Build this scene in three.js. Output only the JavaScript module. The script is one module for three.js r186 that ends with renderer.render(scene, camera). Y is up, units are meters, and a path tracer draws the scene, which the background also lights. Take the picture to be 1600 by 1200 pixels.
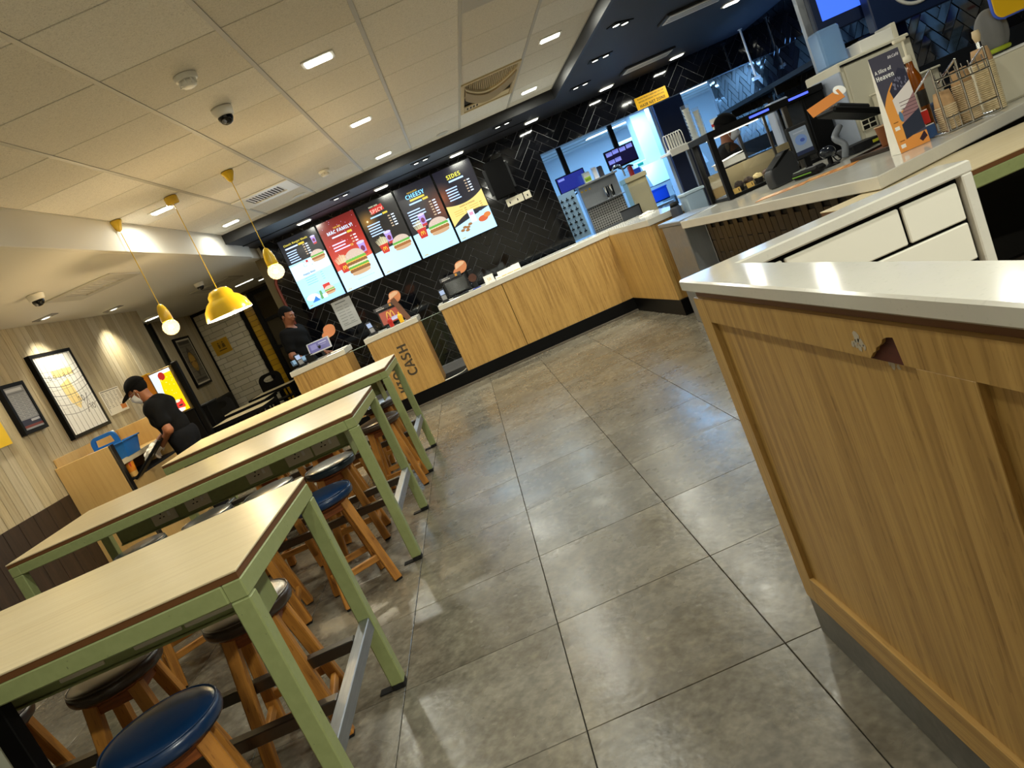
import * as THREE from 'three';
import { FontLoader } from 'three/addons/loaders/FontLoader.js';
import { TextGeometry } from 'three/addons/geometries/TextGeometry.js';
import { mergeGeometries } from 'three/addons/utils/BufferGeometryUtils.js';
import { RectAreaLightUniformsLib } from 'three/addons/lights/RectAreaLightUniformsLib.js';

// ---------------------------------------------------------------- camera, exposure, large lights
const scene = new THREE.Scene();
scene.background = new THREE.Color(0x000000);
const camera = new THREE.PerspectiveCamera(2 * Math.atan(600 / 1109) * 180 / Math.PI, 4 / 3, 0.05, 60);
camera.position.set(0, 1.3, 0);
camera.rotation.order = 'YXZ';
camera.rotation.set(-10.36 * Math.PI / 180, 0, -23.95 * Math.PI / 180);
scene.add(camera);
const renderer = new THREE.WebGLRenderer({ antialias: true });
renderer.toneMapping = THREE.LinearToneMapping;
renderer.toneMappingExposure = 1.0;
renderer.shadowMap.enabled = true;
RectAreaLightUniformsLib.init();
const WARM = new THREE.Color().setRGB(1, 0.91, 0.68), SOFT = new THREE.Color().setRGB(1, 1.0, 0.86), COOL = new THREE.Color().setRGB(0.2, 0.52, 1.0);
const P_CEIL = 235, P_SOFFIT = 150, P_SPOT = 8, P_WASH = 5.5, P_GLOBE = 1.8, P_KITCHEN = 50, P_SCREEN = 3.2;
function areaLight(x, y, z, w, d, color, power, look) {           // power = radiance of the panel, shining down unless look is given
  const l = new THREE.RectAreaLight(color, power, w, d);
  l.position.set(x, y, z);
  if (look) l.lookAt(...look); else l.rotation.x = -Math.PI / 2;
  scene.add(l); return l;
}
function spot(x, y, z, tx, ty, tz, color, power, angle, pen = 0.6, rad = 2) {
  const l = new THREE.SpotLight(color, power, 0, angle, pen, 2);
  l.position.set(x, y, z); l.target.position.set(tx, ty, tz); l.castShadow = true; l.shadow.radius = rad;
  scene.add(l); scene.add(l.target); return l;
}
function point(x, y, z, color, power, rad = 2) {
  const l = new THREE.PointLight(color, power, 0, 2); l.position.set(x, y, z); l.castShadow = true; l.shadow.radius = rad; scene.add(l); return l;
}

// ---------------------------------------------------------------- helpers
let seed = 12345;
const rnd = (a = 1, b) => { seed = (seed * 1664525 + 1013904223) >>> 0; const r = seed / 4294967296; return b === undefined ? r * a : a + r * (b - a); };
const hash = (x, y, s = 0) => { let h = (x * 374761393 + y * 668265263 + s * 1442695041) | 0; h = Math.imul(h ^ (h >>> 13), 1274126177); return ((h ^ (h >>> 16)) >>> 0) / 4294967296; };
function vnoise(x, y, px, py, s = 0) {                            // value noise that repeats after px, py cells
  const xi = Math.floor(x), yi = Math.floor(y), fx = x - xi, fy = y - yi, u = fx * fx * (3 - 2 * fx), v = fy * fy * (3 - 2 * fy);
  const m = (a, n) => ((a % n) + n) % n, h = (i, j) => hash(m(i, px), m(j, py), s);
  return (h(xi, yi) * (1 - u) + h(xi + 1, yi) * u) * (1 - v) + (h(xi, yi + 1) * (1 - u) + h(xi + 1, yi + 1) * u) * v;
}
function dataTex(w, h, size, fn, srgb = true) {                   // size = metres covered by one repeat [u, v]
  const d = new Uint8Array(w * h * 4);
  for (let y = 0; y < h; y++) for (let x = 0; x < w; x++) {
    const c = fn(x / w, y / h), o = (y * w + x) * 4;
    for (let k = 0; k < 3; k++) d[o + k] = Math.max(0, Math.min(255, c[k] * 255)); d[o + 3] = 255;
  }
  const t = new THREE.DataTexture(d, w, h, THREE.RGBAFormat);
  t.wrapS = t.wrapT = THREE.RepeatWrapping; t.magFilter = THREE.LinearFilter; t.minFilter = THREE.LinearMipmapLinearFilter; t.generateMipmaps = true;
  if (srgb) t.colorSpace = THREE.SRGBColorSpace;
  t.repeat.set(1 / size[0], 1 / size[1]); t.needsUpdate = true; return t;
}
function canvasTex(w, h, draw) {
  const c = document.createElement('canvas'); c.width = w; c.height = h;
  const g = c.getContext('2d'); draw(g, w, h);
  const t = new THREE.CanvasTexture(c); t.colorSpace = THREE.SRGBColorSpace; t.needsUpdate = true; return t;
}
const mixc = (a, b, t) => a.map((v, i) => v + (b[i] - v) * t);
const hex = s => [1, 3, 5].map(i => parseInt(s.slice(i, i + 2), 16) / 255);
const mat = (color, roughness = 0.6, o = {}) => new THREE.MeshStandardMaterial({ color, roughness, metalness: 0, ...o });
const phys = (color, roughness, o = {}) => new THREE.MeshPhysicalMaterial({ color, roughness, metalness: 0, ...o });
const glow = (color, k, o = {}) => new THREE.MeshStandardMaterial({ color: 0x222222, roughness: 0.5, emissive: color, emissiveIntensity: k, ...o });

// ---- geometry
function uvBox(g, grain = 'y', ox = 0, oy = 0) {                  // uv in metres by dominant normal; texture v runs along the grain axis
  const p = g.attributes.position, n = g.attributes.normal, uv = new Float32Array(p.count * 2);
  const G = { x: 0, y: 1, z: 2 }[grain];
  for (let i = 0; i < p.count; i++) {
    const N = [Math.abs(n.getX(i)), Math.abs(n.getY(i)), Math.abs(n.getZ(i))], P = [p.getX(i), p.getY(i), p.getZ(i)];
    const a = N[0] >= N[1] && N[0] >= N[2] ? 0 : N[1] >= N[2] ? 1 : 2;
    const rest = [0, 1, 2].filter(k => k !== a);
    let v = rest.includes(G) ? G : rest[1], u = rest.find(k => k !== v);
    uv[i * 2] = P[u] + ox; uv[i * 2 + 1] = P[v] + oy;
  }
  g.setAttribute('uv', new THREE.BufferAttribute(uv, 2)); return g;
}
function tris(list) {                                             // list of flat polygons (arrays of points) -> non indexed geometry with flat normals
  const pos = [], nor = [];
  const A = new THREE.Vector3(), B = new THREE.Vector3(), C = new THREE.Vector3();
  for (const q of list) for (let i = 1; i < q.length - 1; i++) {
    A.set(...q[0]); B.set(...q[i]); C.set(...q[i + 1]);
    const n = B.clone().sub(A).cross(C.clone().sub(A)).normalize();
    for (const v of [A, B, C]) { pos.push(v.x, v.y, v.z); nor.push(n.x, n.y, n.z); }
  }
  const g = new THREE.BufferGeometry();
  g.setAttribute('position', new THREE.Float32BufferAttribute(pos, 3)); g.setAttribute('normal', new THREE.Float32BufferAttribute(nor, 3));
  g.setAttribute('uv', new THREE.Float32BufferAttribute(new Array(pos.length / 3 * 2).fill(0), 2));
  return g;
}
function bx(x0, x1, y0, y1, z0, z1, c = 0.002, grain = 'y', ox = 0, oy = 0) {   // box with chamfered edges (44 triangles)
  if (x0 > x1) [x0, x1] = [x1, x0]; if (y0 > y1) [y0, y1] = [y1, y0]; if (z0 > z1) [z0, z1] = [z1, z0];
  c = Math.min(c, (x1 - x0) * 0.45, (y1 - y0) * 0.45, (z1 - z0) * 0.45);
  const h = [(x1 - x0) / 2, (y1 - y0) / 2, (z1 - z0) / 2], m = [(x0 + x1) / 2, (y0 + y1) / 2, (z0 + z1) / 2];
  const F = [];
  const pt = (s, full) => s.map((v, k) => m[k] + v * (h[k] - (k === full ? 0 : c)));
  for (let a = 0; a < 3; a++) for (const s of [-1, 1]) {          // faces
    const b = (a + 1) % 3, d = (a + 2) % 3, q = [];
    for (const [u, v] of [[-1, -1], [1, -1], [1, 1], [-1, 1]]) { const e = [0, 0, 0]; e[a] = s; e[b] = u; e[d] = v; q.push(pt(e, a)); }
    F.push(s > 0 ? q : q.reverse());
  }
  if (c > 0) {
    for (let a = 0; a < 3; a++) { const b = (a + 1) % 3, d = (a + 2) % 3;
      for (const s of [-1, 1]) for (const t of [-1, 1]) {
        const e = w => { const r = [0, 0, 0]; r[a] = w; r[b] = s; r[d] = t; return r; };
        const q = [pt(e(-1), b), pt(e(1), b), pt(e(1), d), pt(e(-1), d)];
        F.push(s * t > 0 ? q.reverse() : q);
      } }
    for (const sx of [-1, 1]) for (const sy of [-1, 1]) for (const sz of [-1, 1]) {
      const e = [sx, sy, sz], q = [pt(e, 0), pt(e, 1), pt(e, 2)]; F.push(sx * sy * sz > 0 ? q : q.reverse());
    }
  }
  return uvBox(tris(F), grain, ox, oy);
}
const cb = (w, h, d, c, grain) => bx(-w / 2, w / 2, 0, h, -d / 2, d / 2, c, grain);     // standing on y = 0
function prep(g) { if (g.index) g = g.toNonIndexed(); for (const k of Object.keys(g.attributes)) if (!['position', 'normal', 'uv'].includes(k)) g.deleteAttribute(k); return g; }
const merge = list => list.length === 1 ? prep(list[0]) : mergeGeometries(list.map(prep));
const cyl = (r0, r1, y0, y1, x = 0, z = 0, n = 20) => new THREE.CylinderGeometry(r1, r0, y1 - y0, n).translate(x, (y0 + y1) / 2, z);
const lathe = (pts, n = 24) => new THREE.LatheGeometry(pts.map(p => new THREE.Vector2(p[0], p[1])), n);
const tube = (pts, r, n = 24, k = 8) => new THREE.TubeGeometry(new THREE.CatmullRomCurve3(pts.map(p => new THREE.Vector3(...p))), n, r, k);
function rod(a, b, r, k = 10) { const A = new THREE.Vector3(...a), B = new THREE.Vector3(...b), d = B.clone().sub(A);
  return new THREE.CylinderGeometry(r, r, d.length(), k).applyQuaternion(new THREE.Quaternion().setFromUnitVectors(new THREE.Vector3(0, 1, 0), d.clone().normalize())).translate(...A.clone().add(B).multiplyScalar(0.5).toArray()); }
function bar(a, b, w, d, c = 0.002, twist = 0) {                  // square bar between two points
  const A = new THREE.Vector3(...a), B = new THREE.Vector3(...b), v = B.clone().sub(A), L = v.length();
  const g = bx(-w / 2, w / 2, -L / 2, L / 2, -d / 2, d / 2, c); if (twist) g.rotateY(twist);
  return g.applyQuaternion(new THREE.Quaternion().setFromUnitVectors(new THREE.Vector3(0, 1, 0), v.normalize())).translate(...A.add(B).multiplyScalar(0.5).toArray());
}
function prism(poly, y0, y1, b = 0.003) {                         // plan polygon [x, z] pushed up from y0 to y1
  const s = new THREE.Shape(poly.map(p => new THREE.Vector2(p[0], -p[1])));
  const g = new THREE.ExtrudeGeometry(s, { depth: y1 - y0 - 2 * b, bevelEnabled: b > 0, bevelThickness: b, bevelSize: b, bevelOffset: -b, bevelSegments: 1 });
  return uvBox(prep(g.rotateX(-Math.PI / 2).translate(0, y0 + b, 0)));
}
function plate(poly, t, b = 0) {                                  // outline in x, y; thickness t towards +z
  const s = poly instanceof THREE.Shape ? poly : new THREE.Shape(poly.map(p => new THREE.Vector2(p[0], p[1])));
  return prep(new THREE.ExtrudeGeometry(s, { depth: t - 2 * b, bevelEnabled: b > 0, bevelThickness: b, bevelSize: b, bevelOffset: -b, bevelSegments: 2, curveSegments: 10 }).translate(0, 0, b));
}
function rrect(w, h, r) { const s = new THREE.Shape(), x = -w / 2, y = -h / 2; s.moveTo(x + r, y); s.lineTo(x + w - r, y); s.absarc(x + w - r, y + r, r, -Math.PI / 2, 0); s.lineTo(x + w, y + h - r); s.absarc(x + w - r, y + h - r, r, 0, Math.PI / 2); s.lineTo(x + r, y + h); s.absarc(x + r, y + h - r, r, Math.PI / 2, Math.PI); s.lineTo(x, y + r); s.absarc(x + r, y + r, r, Math.PI, Math.PI * 1.5); return s; }
const pane = (w, h) => prep(new THREE.PlaneGeometry(w, h));       // flat print, uv 0..1, facing +z

// ---- objects
const names = {};
const numbered = n => { const k = names[n] = (names[n] ?? -1) + 1; return k ? n + '_' + String(k).padStart(3, '0') : n; };
function shade(o) { o.castShadow = true; o.receiveShadow = true; return o; }
function thing(name, label, category, [x, y, z] = [0, 0, 0], turn = 0, group) {
  const o = new THREE.Group(); o.name = numbered(name); o.position.set(x, y, z); o.rotation.y = turn; scene.add(o);
  o.userData = { label, category }; if (group) o.userData.group = group; return o;
}
function part(o, name, g, m, label) {                             // g in the coordinates of the thing
  const me = shade(new THREE.Mesh(Array.isArray(g) ? merge(g) : g, m)); me.name = name; if (label) me.userData.label = label; o.add(me); return me;
}
function pw(o, name, g, m, label) { g = Array.isArray(g) ? merge(g) : g; const r = o.isMesh ? o.parent : o; return part(o, name, g.clone().translate(-r.position.x, -r.position.y, -r.position.z), m, label); }   // g in world coordinates
function struct(name, g, m, label, category) {
  const me = shade(new THREE.Mesh(Array.isArray(g) ? merge(g) : g, m)); me.name = name; me.userData = { kind: 'structure' };
  if (label) me.userData.label = label; if (category) me.userData.category = category; scene.add(me); return me;
}
function piece(parent, name, g, m, x = 0, y = 0, z = 0) { const me = shade(new THREE.Mesh(g, m)); me.name = name; me.position.set(x, y, z); parent.add(me); return me; }
function dup(root, [x, y, z], turn, label) { const r = root.clone(); r.name = numbered(root.name.replace(/_\d+$/, '')); r.userData = { ...root.userData, label }; r.position.set(x, y, z); r.rotation.y = turn; scene.add(r); return r; }
const font = await new FontLoader().loadAsync('fonts/droid/droid_sans_bold.typeface.json');
const text = (s, size, depth = 0.001) => { const g = new TextGeometry(s, { font, size, depth, curveSegments: 4, bevelEnabled: false }); g.computeBoundingBox(); const b = g.boundingBox; return prep(g.translate(-(b.min.x + b.max.x) / 2, -(b.min.y + b.max.y) / 2, 0)); };

// ---------------------------------------------------------------- materials
const fbm = (u, v, f, s, o = 4) => { let a = 0, k = 0.5, t = 0; for (let i = 0; i < o; i++) { a += k * vnoise(u * f, v * f, f, f, s + i); t += k; f *= 2; k *= 0.55; } return a / t; };
function woodTex(base, dark, light, size, lines, s, amt = 1) {
  return dataTex(768, 768, size, (u, v) => {
    const w = fbm(u, v, 3, s + 9, 3);
    const a = vnoise(u * lines + w * 3, v * 5, lines, 5, s), b = vnoise(u * lines * 3, v * 9, lines * 3, 9, s + 1), c = vnoise(u * lines * 0.25 + w, v * 2, Math.max(1, lines * 0.25 | 0), 2, s + 2);
    const pore = vnoise(u * lines * 4, v * 26, lines * 4, 26, s + 3) > 0.83 ? 0.25 : 0;
    return mixc(mixc(base, light, c * 0.7), dark, amt * (0.45 * a * a + 0.28 * b * b + pore));
  });
}
const oakTex = woodTex([0.75, 0.60, 0.335], [0.50, 0.36, 0.16], [0.80, 0.65, 0.39], [0.7, 1.4], 60, 3);
const tableTex = woodTex([0.86, 0.79, 0.63], [0.70, 0.60, 0.43], [0.89, 0.83, 0.69], [0.9, 2.2], 60, 23, 0.45);
const slatTex = woodTex([0.74, 0.70, 0.60], [0.55, 0.50, 0.41], [0.79, 0.76, 0.67], [0.8, 2.0], 40, 41, 0.7);
const wengeTex = woodTex([0.20, 0.145, 0.105], [0.09, 0.06, 0.045], [0.26, 0.19, 0.14], [0.6, 1.2], 40, 57, 1);
const stoolTex = woodTex([0.74, 0.49, 0.19], [0.42, 0.24, 0.07], [0.81, 0.57, 0.25], [0.35, 0.8], 30, 71, 1.0);
const floorTex = dataTex(1024, 1024, [2.4, 2.4], (u, v) => {
  const big = fbm(u, v, 4, 5, 4), mid = fbm(u, v, 18, 15, 4), fine = fbm(u, v, 120, 25, 3), st = fbm(u * 0.999, v, 40, 55, 2);
  const k = 0.46 + (big - 0.5) * 0.5 + (mid - 0.5) * 0.5 + (fine - 0.5) * 0.75 + (st > 0.64 ? 0.1 : 0);
  return mixc([0.34, 0.322, 0.285], [0.585, 0.562, 0.505], k);
});
const floorRough = dataTex(512, 512, [2.4, 2.4], (u, v) => { const k = 0.17 + 0.22 * fbm(u, v, 10, 88, 4) + 0.06 * (fbm(u, v, 90, 91, 2) - 0.5); return [k, k, k]; }, false);
const floorBump = dataTex(512, 512, [1.2, 1.2], (u, v) => { const k = fbm(u, v, 60, 95, 3); return [k, k, k]; }, false);
const ceilTex = dataTex(512, 512, [0.6, 0.6], (u, v) => { const a = vnoise(u * 200, v * 200, 200, 200, 7), b = vnoise(u * 90, v * 90, 90, 90, 8), c = 0.915 - 0.09 * (a > 0.78 ? 1 : 0) - 0.05 * b; return [c, c * 0.985, c * 0.95]; });
const ceilBump = dataTex(256, 256, [0.3, 0.3], (u, v) => { const k = fbm(u, v, 70, 77, 2); return [k, k, k]; }, false);
const quartzTex = dataTex(512, 512, [1, 1], (u, v) => { const a = fbm(u, v, 8, 33, 4), s = vnoise(u * 230, v * 230, 230, 230, 34); const k = 0.83 + 0.05 * (a - 0.5) - (s > 0.9 ? 0.03 : 0); return [k, k * 0.985, k * 0.935]; });
const kickTex = dataTex(512, 512, [1.2, 1.2], (u, v) => { const k = 0.36 + 0.16 * (fbm(u, v, 10, 61, 5) - 0.5) + 0.08 * (fbm(u, v, 90, 62, 2) - 0.5); return [k, k * 0.97, k * 0.9]; });
const paintTex = dataTex(256, 256, [0.5, 0.5], (u, v) => { const a = fbm(u, v, 30, 19, 3), n = vnoise(u * 70, v * 70, 70, 70, 20) > 0.975 ? 0.35 : 0; return mixc([0.555, 0.595, 0.39], [0.60, 0.635, 0.43], a).map(c => c * (1 - n)); });
const brush = dataTex(256, 256, [0.3, 0.3], (u, v) => { const k = 0.3 + 0.22 * vnoise(u * 120, v * 4, 120, 4, 44) + 0.1 * vnoise(u * 10, v * 10, 10, 10, 45); return [k, k, k]; }, false);
const quartzM = phys(0xffffff, 0.12, { map: quartzTex });
const M = {
  oak: mat(0xffffff, 0.45, { map: oakTex, bumpMap: oakTex, bumpScale: 0.0003 }), oak2: mat(0xf1e7d6, 0.45, { map: oakTex }),
  table: mat(0xffffff, 0.3, { map: tableTex }), edge: mat(0x6b4320, 0.55), slat: [0xffffff, 0xf2eee6, 0xe9e4da, 0xfbf6ea].map(c => mat(c, 0.6, { map: slatTex })),
  wenge: mat(0xffffff, 0.5, { map: wengeTex }), stool: mat(0xffffff, 0.5, { map: stoolTex }), stoolDark: mat(0xc29a6c, 0.55, { map: stoolTex }),
  floor: [0xffffff, 0xf4f2ee, 0xeceae6, 0xf8f4ec].map(c => mat(c, 1, { map: floorTex, roughnessMap: floorRough, bumpMap: floorBump, bumpScale: 0.0006 })),
  grout: mat(0x1c1a17, 0.9), ceil: [0xffffff, 0xf6f4f0].map(c => mat(c, 0.95, { map: ceilTex, bumpMap: ceilBump, bumpScale: 0.001 })), grid: mat(0xb9b6ae, 0.5), gap: mat(0x2a2620, 0.9),
  plaster: mat(0xd6d3cb, 0.75), navy: mat(0x25262f, 0.6), fascia: mat(0x121317, 0.5), quartz: quartzM, kick: mat(0xffffff, 0.4, { map: kickTex }),
  green: mat(0xffffff, 0.42, { map: paintTex }), steel: mat(0x9fa3a8, 1, { metalness: 1, roughnessMap: brush }), steelDark: mat(0x6b6762, 0.35, { metalness: 1 }), chrome: mat(0xdedede, 0.12, { metalness: 1 }),
  black: phys(0x060607, 0.5, { specularIntensity: 0.35 }), blackMatt: phys(0x09090a, 0.85, { specularIntensity: 0.25 }), charcoal: phys(0x1c1d20, 0.5, { specularIntensity: 0.5 }), grey: mat(0x77777a, 0.5), white: mat(0xe9e7e0, 0.4), whiteGloss: phys(0xe8e5d8, 0.14), cream: mat(0xd8d2bd, 0.45),
  brassYellow: phys(0xd9b41c, 0.22, { clearcoat: 0.5 }), yellow: mat(0xe8b81a, 0.45), orange: mat(0xd98a10, 0.5), red: mat(0xb5221c, 0.4), blue: mat(0x1266b8, 0.35), blueBright: mat(0x1d55d8, 0.4), rubber: mat(0x080807, 0.8),
  seatBlue: phys(0x0a2c52, 0.28, { clearcoat: 0.25, clearcoatRoughness: 0.3 }), seatBrown: phys(0x3a2c24, 0.28, { clearcoat: 0.25, clearcoatRoughness: 0.3 }), seatSlate: phys(0x2c3d4c, 0.28, { clearcoat: 0.2 }),
  glass: phys(0xffffff, 0.02, { transmission: 1, thickness: 0, ior: 1.45 }), clear: phys(0xf2f6f8, 0.08, { transmission: 0.95, thickness: 0 }), smoke: phys(0x1b1c1e, 0.1, { transmission: 0.6, thickness: 0 }),
  card: mat(0xb8946a, 0.8), paper: mat(0xe6e3da, 0.8), skin: mat(0x8a5434, 0.55), skin2: mat(0x7c4a2f, 0.55), cloth: phys(0x0b0b0c, 0.9, { specularIntensity: 0.25 }), cloth2: phys(0x121317, 0.9, { specularIntensity: 0.25 }), mask: mat(0xdfe3ea, 0.8), glove: phys(0xe8dfd6, 0.35, { transmission: 0.45, thickness: 0 }),
};
const blackTile = [0x08090d, 0x0a0b10, 0x06070a, 0x0c0d11].map(c => mat(c, 0.06));

// ---------------------------------------------------------------- the setting
// floor: base slab with single tiles 0.6 x 0.6 laid on it
const floor = struct('floor', bx(-5.05, 6.2, -0.15, -0.012, -14.9, 3.1, 0), M.grout, 'grey concrete-look floor tiles with thin dark joints');
{
  const gs = []; for (let i = 0; i < 12; i++) gs.push(bx(-0.2985, 0.2985, -0.013, 0, -0.2985, 0.2985, 0.0012, 'y', rnd(2.4), rnd(2.4)));
  let n = 0; const rest = [];
  for (let j = -14; j <= 10; j++) for (let i = -8; i <= 7; i++) {
    const x = -0.5 + 0.6 * i, z = -2.06 + 0.6 * j;                // joints at x = -0.8, -0.2, 0.4 ... and z = -1.76, -2.36 ...
    if (x < -4.2 || z < -9.2 || z > 3 || x > 4.6) continue;
    const shown = x > -3.9 && x < 2.2 && z < -0.8 && z > -8.5 && n < 300;
    if (shown) { piece(floor, 'floor_tile', gs[(hash(i, j) * 12) | 0], M.floor[(hash(i, j, 3) * 4) | 0], x, 0, z); n++; }
    else rest.push(gs[(hash(i, j) * 12) | 0].clone().translate(x, 0, z));
  }
  rest.push(bx(-5.0, 6.1, -0.013, 0, -14.8, -9.28, 0.001));
  const r = part(floor, 'outer_tiles', rest, M.floor[0]); r.userData.kind = 'stuff';
}
// suspended ceiling of 0.6 m mineral tiles
const ceiling = struct('ceiling', bx(-2.4, 1.85, 2.74, 2.86, -8.6, 3.1, 0), M.gap, 'suspended ceiling of speckled square mineral tiles in a metal grid');
const XL = [-2.365, -1.765, -1.165, -0.565, 0.035, 0.635, 1.235, 1.79], ZL = []; for (let z = -8.55, k = 0; k < 20; k++) { ZL.push(z); z = k === 0 ? -8.33 : z + 0.6; }
const skipCell = (i, j) => { const x = (XL[i] + XL[i + 1]) / 2, z = (ZL[j] + ZL[j + 1]) / 2; return (x > 0.7 && x < 1.2 && z > -7.73 && z < -6.53) || (x > -1.7 && x < -1.2 && z > -7.73 && z < -7.13) || (x > 0.7 && x < 1.2 && z > -4.73 && z < -4.13); };
{
  const cache = {};
  for (let i = 0; i < 7; i++) for (let j = 0; j < 19; j++) {
    if (skipCell(i, j)) continue;
    const w = XL[i + 1] - XL[i], d = ZL[j + 1] - ZL[j], k = w.toFixed(3) + d.toFixed(3);
    const g = cache[k] ??= bx(-w / 2 + 0.012, w / 2 - 0.012, 0, 0.018, -d / 2 + 0.0035, d / 2 - 0.0035, 0.002);
    piece(ceiling, 'ceiling_tile', g, M.ceil[(hash(i, j) * 2) | 0], (XL[i] + XL[i + 1]) / 2, 2.7 + 0.0015 * hash(i, j, 9), (ZL[j] + ZL[j + 1]) / 2);
  }
  const gz = bx(-0.0125, 0.0125, 0, 0.03, -5.8, 5.8, 0.001);
  for (let i = 0; i < 8; i++) piece(ceiling, 'grid_bar', gz, M.grid, XL[i], 2.696, -2.72);
  const gx = bx(-2.07, 2.07, 0, 0.02, -0.012, 0.012, 0.001);
  for (let j = 0; j < 20; j++) piece(ceiling, 'cross_bar', gx, M.grid, -0.287, 2.709, ZL[j]);
}
// dark lowered soffit over the counter, and its fascia
struct('ceiling_001', [bx(-2.6, 4.9, 2.59, 2.86, -9.95, -8.58, 0.004), bx(1.80, 4.9, 2.59, 2.86, -8.6, 3.1, 0.004)], M.navy, 'dark navy lowered ceiling band above the counter');
struct('trim_1', [bx(-2.4, 1.82, 2.588, 2.74, -8.58, -8.545, 0.002), bx(1.785, 1.815, 2.588, 2.74, -8.56, 3.1, 0.002)], M.fascia, 'dark fascia edge of the lowered ceiling');
struct('trim_2', bx(-2.4, 1.5, 2.583, 2.592, -9.24, -9.19, 0.001), M.black, 'black groove strip in the dark ceiling');
// white bulkhead and lower plaster ceiling on the left
struct('trim_3', bx(-2.40, -2.362, 2.45, 2.86, -9.45, 3.1, 0.003), M.plaster, 'white plaster bulkhead face');
struct('ceiling_002', [bx(-5.05, -2.40, 2.45, 2.6, -14.9, 3.1, 0.002)], M.plaster, 'low white plaster ceiling over the left seating area');
struct('ceiling_003', bx(-2.42, 1.5, 2.45, 2.6, -14.9, -9.94, 0), M.plaster, 'plaster ceiling beyond the tiled wall');
// left wall: vertical boards above dark wainscot
const wl = struct('wall_left', bx(-4.25, -4.096, 0, 2.47, -9.5, 3.1, 0), M.blackMatt, 'pale grooved wood board wall with dark wainscot');
{
  const gs = []; for (let i = 0; i < 8; i++) gs.push(bx(-0.008, 0.008, 0.845, 2.45, -0.0475, 0.0475, 0.002, 'y', rnd(2), rnd(2)));
  for (let k = 0; k < 125; k++) { const z = -9.44 + 0.1 * k; if (z > 3) break; piece(wl, 'board', gs[(hash(k, 1) * 8) | 0], M.slat[(hash(k, 2) * 4) | 0], -4.09, 0, z); }
  const ws = []; for (let i = 0; i < 5; i++) ws.push(bx(-0.011, 0.011, 0, 0.845, -0.0975, 0.0975, 0.002, 'y', rnd(2), rnd(2)));
  for (let k = 0; k < 62; k++) { const z = -9.4 + 0.2 * k; if (z > 2.95) break; piece(wl, 'wainscot_board', ws[(hash(k, 5) * 5) | 0], M.wenge, -4.088, 0, z); }
}
struct('wall_left_return', bx(-5.05, -4.09, 0, 2.47, -9.62, -9.5, 0.002), M.slat[1], 'end return of the pale board wall');
// recess behind: side wall, far wall
const ws2 = struct('wall_side', bx(-5.1, -4.915, 0, 2.47, -14.0, -9.5, 0), M.blackMatt, 'pale board side wall of the rear recess');
{ const g = bx(-0.0075, 0.0075, 0.86, 2.45, -0.0485, 0.0485, 0.002), g2 = bx(-0.01, 0.01, 0, 0.86, -0.0975, 0.0975, 0.002);
  for (let k = 0; k < 39; k++) { const z = -13.4 + 0.1 * k; if (z > -12.0 + 0.3 && z < -11.05) continue; piece(ws2, 'board', g, M.slat[(hash(k, 7) * 4) | 0], -4.908, 0, z); }
  for (let k = 0; k < 20; k++) piece(ws2, 'wainscot_board', g2, M.wenge, -4.906, 0, -13.35 + 0.2 * k); }
const dr2 = struct('door_2', bx(-4.935, -4.9, 0, 2.43, -11.72, -11.1, 0.004), mat(0x0b120f, 0.35), 'dark narrow door panel reaching the ceiling');
part(dr2, 'door_frame', [bx(-4.93, -4.885, 0, 2.44, -11.75, -11.70, 0.003), bx(-4.93, -4.885, 0, 2.44, -11.12, -11.07, 0.003)], M.black);
const wf = struct('wall_far', bx(-5.05, -2.6, 0, 2.47, -13.75, -13.53, 0), mat(0x4a4334, 0.8), 'far wall with white brick tiles and yellow tile strip');
{
  const gs = {}; const tile = (w, y) => gs[w.toFixed(3)] ??= bx(-w / 2 + 0.0025, w / 2 - 0.0025, -0.0475, 0.0475, 0, 0.014, 0.003);
  const wt = [phys(0xd9d3bd, 0.15), phys(0xd3ccb4, 0.15), phys(0xdfd9c6, 0.15)], yt = [phys(0xb98f1a, 0.2), phys(0xc39a22, 0.2)];
  for (let r = 0; r < 24; r++) {
    const y = 0.05 + r * 0.1, off = r % 2 ? 0.1 : 0.2; let x = -4.89;
    for (const w of [off, 0.3, 0.3, 0.82 - 0.6 - off].filter(v => v > 0.02)) { piece(wf, 'tile', tile(w), wt[(hash(r, x * 100 | 0) * 3) | 0], x + w / 2, y, -13.53); x += w; }
    piece(wf, 'yellow_tile', tile(0.19), yt[r % 2], -3.90, y, -13.53);
  }
  part(wf, 'panel_frame', [bx(-4.93, -4.89, 0, 2.43, -13.53, -13.49, 0.003), bx(-4.07, -4.0, 0, 2.43, -13.53, -13.47, 0.003), bx(-4.93, -4.0, 2.39, 2.44, -13.53, -13.48, 0.003)], M.black);
}
const d1 = struct('door_1', [bx(-3.80, -3.70, 0, 2.40, -13.52, -13.44, 0.004), bx(-2.92, -2.84, 0, 2.40, -13.52, -13.44, 0.004), bx(-3.70, -2.92, 2.32, 2.40, -13.52, -13.44, 0.004), bx(-3.70, -2.92, 0, 0.12, -13.52, -13.44, 0.004)], M.black, 'black framed glazed door with square panes');
for (const y of [0.75, 1.28, 1.82]) part(d1, 'glazing_bar', bx(-3.70, -2.92, y - 0.03, y + 0.03, -13.50, -13.45, 0.003), M.black);
part(d1, 'glazing_bar', bx(-3.34, -3.28, 0.12, 2.32, -13.495, -13.455, 0.003), M.black);
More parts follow.
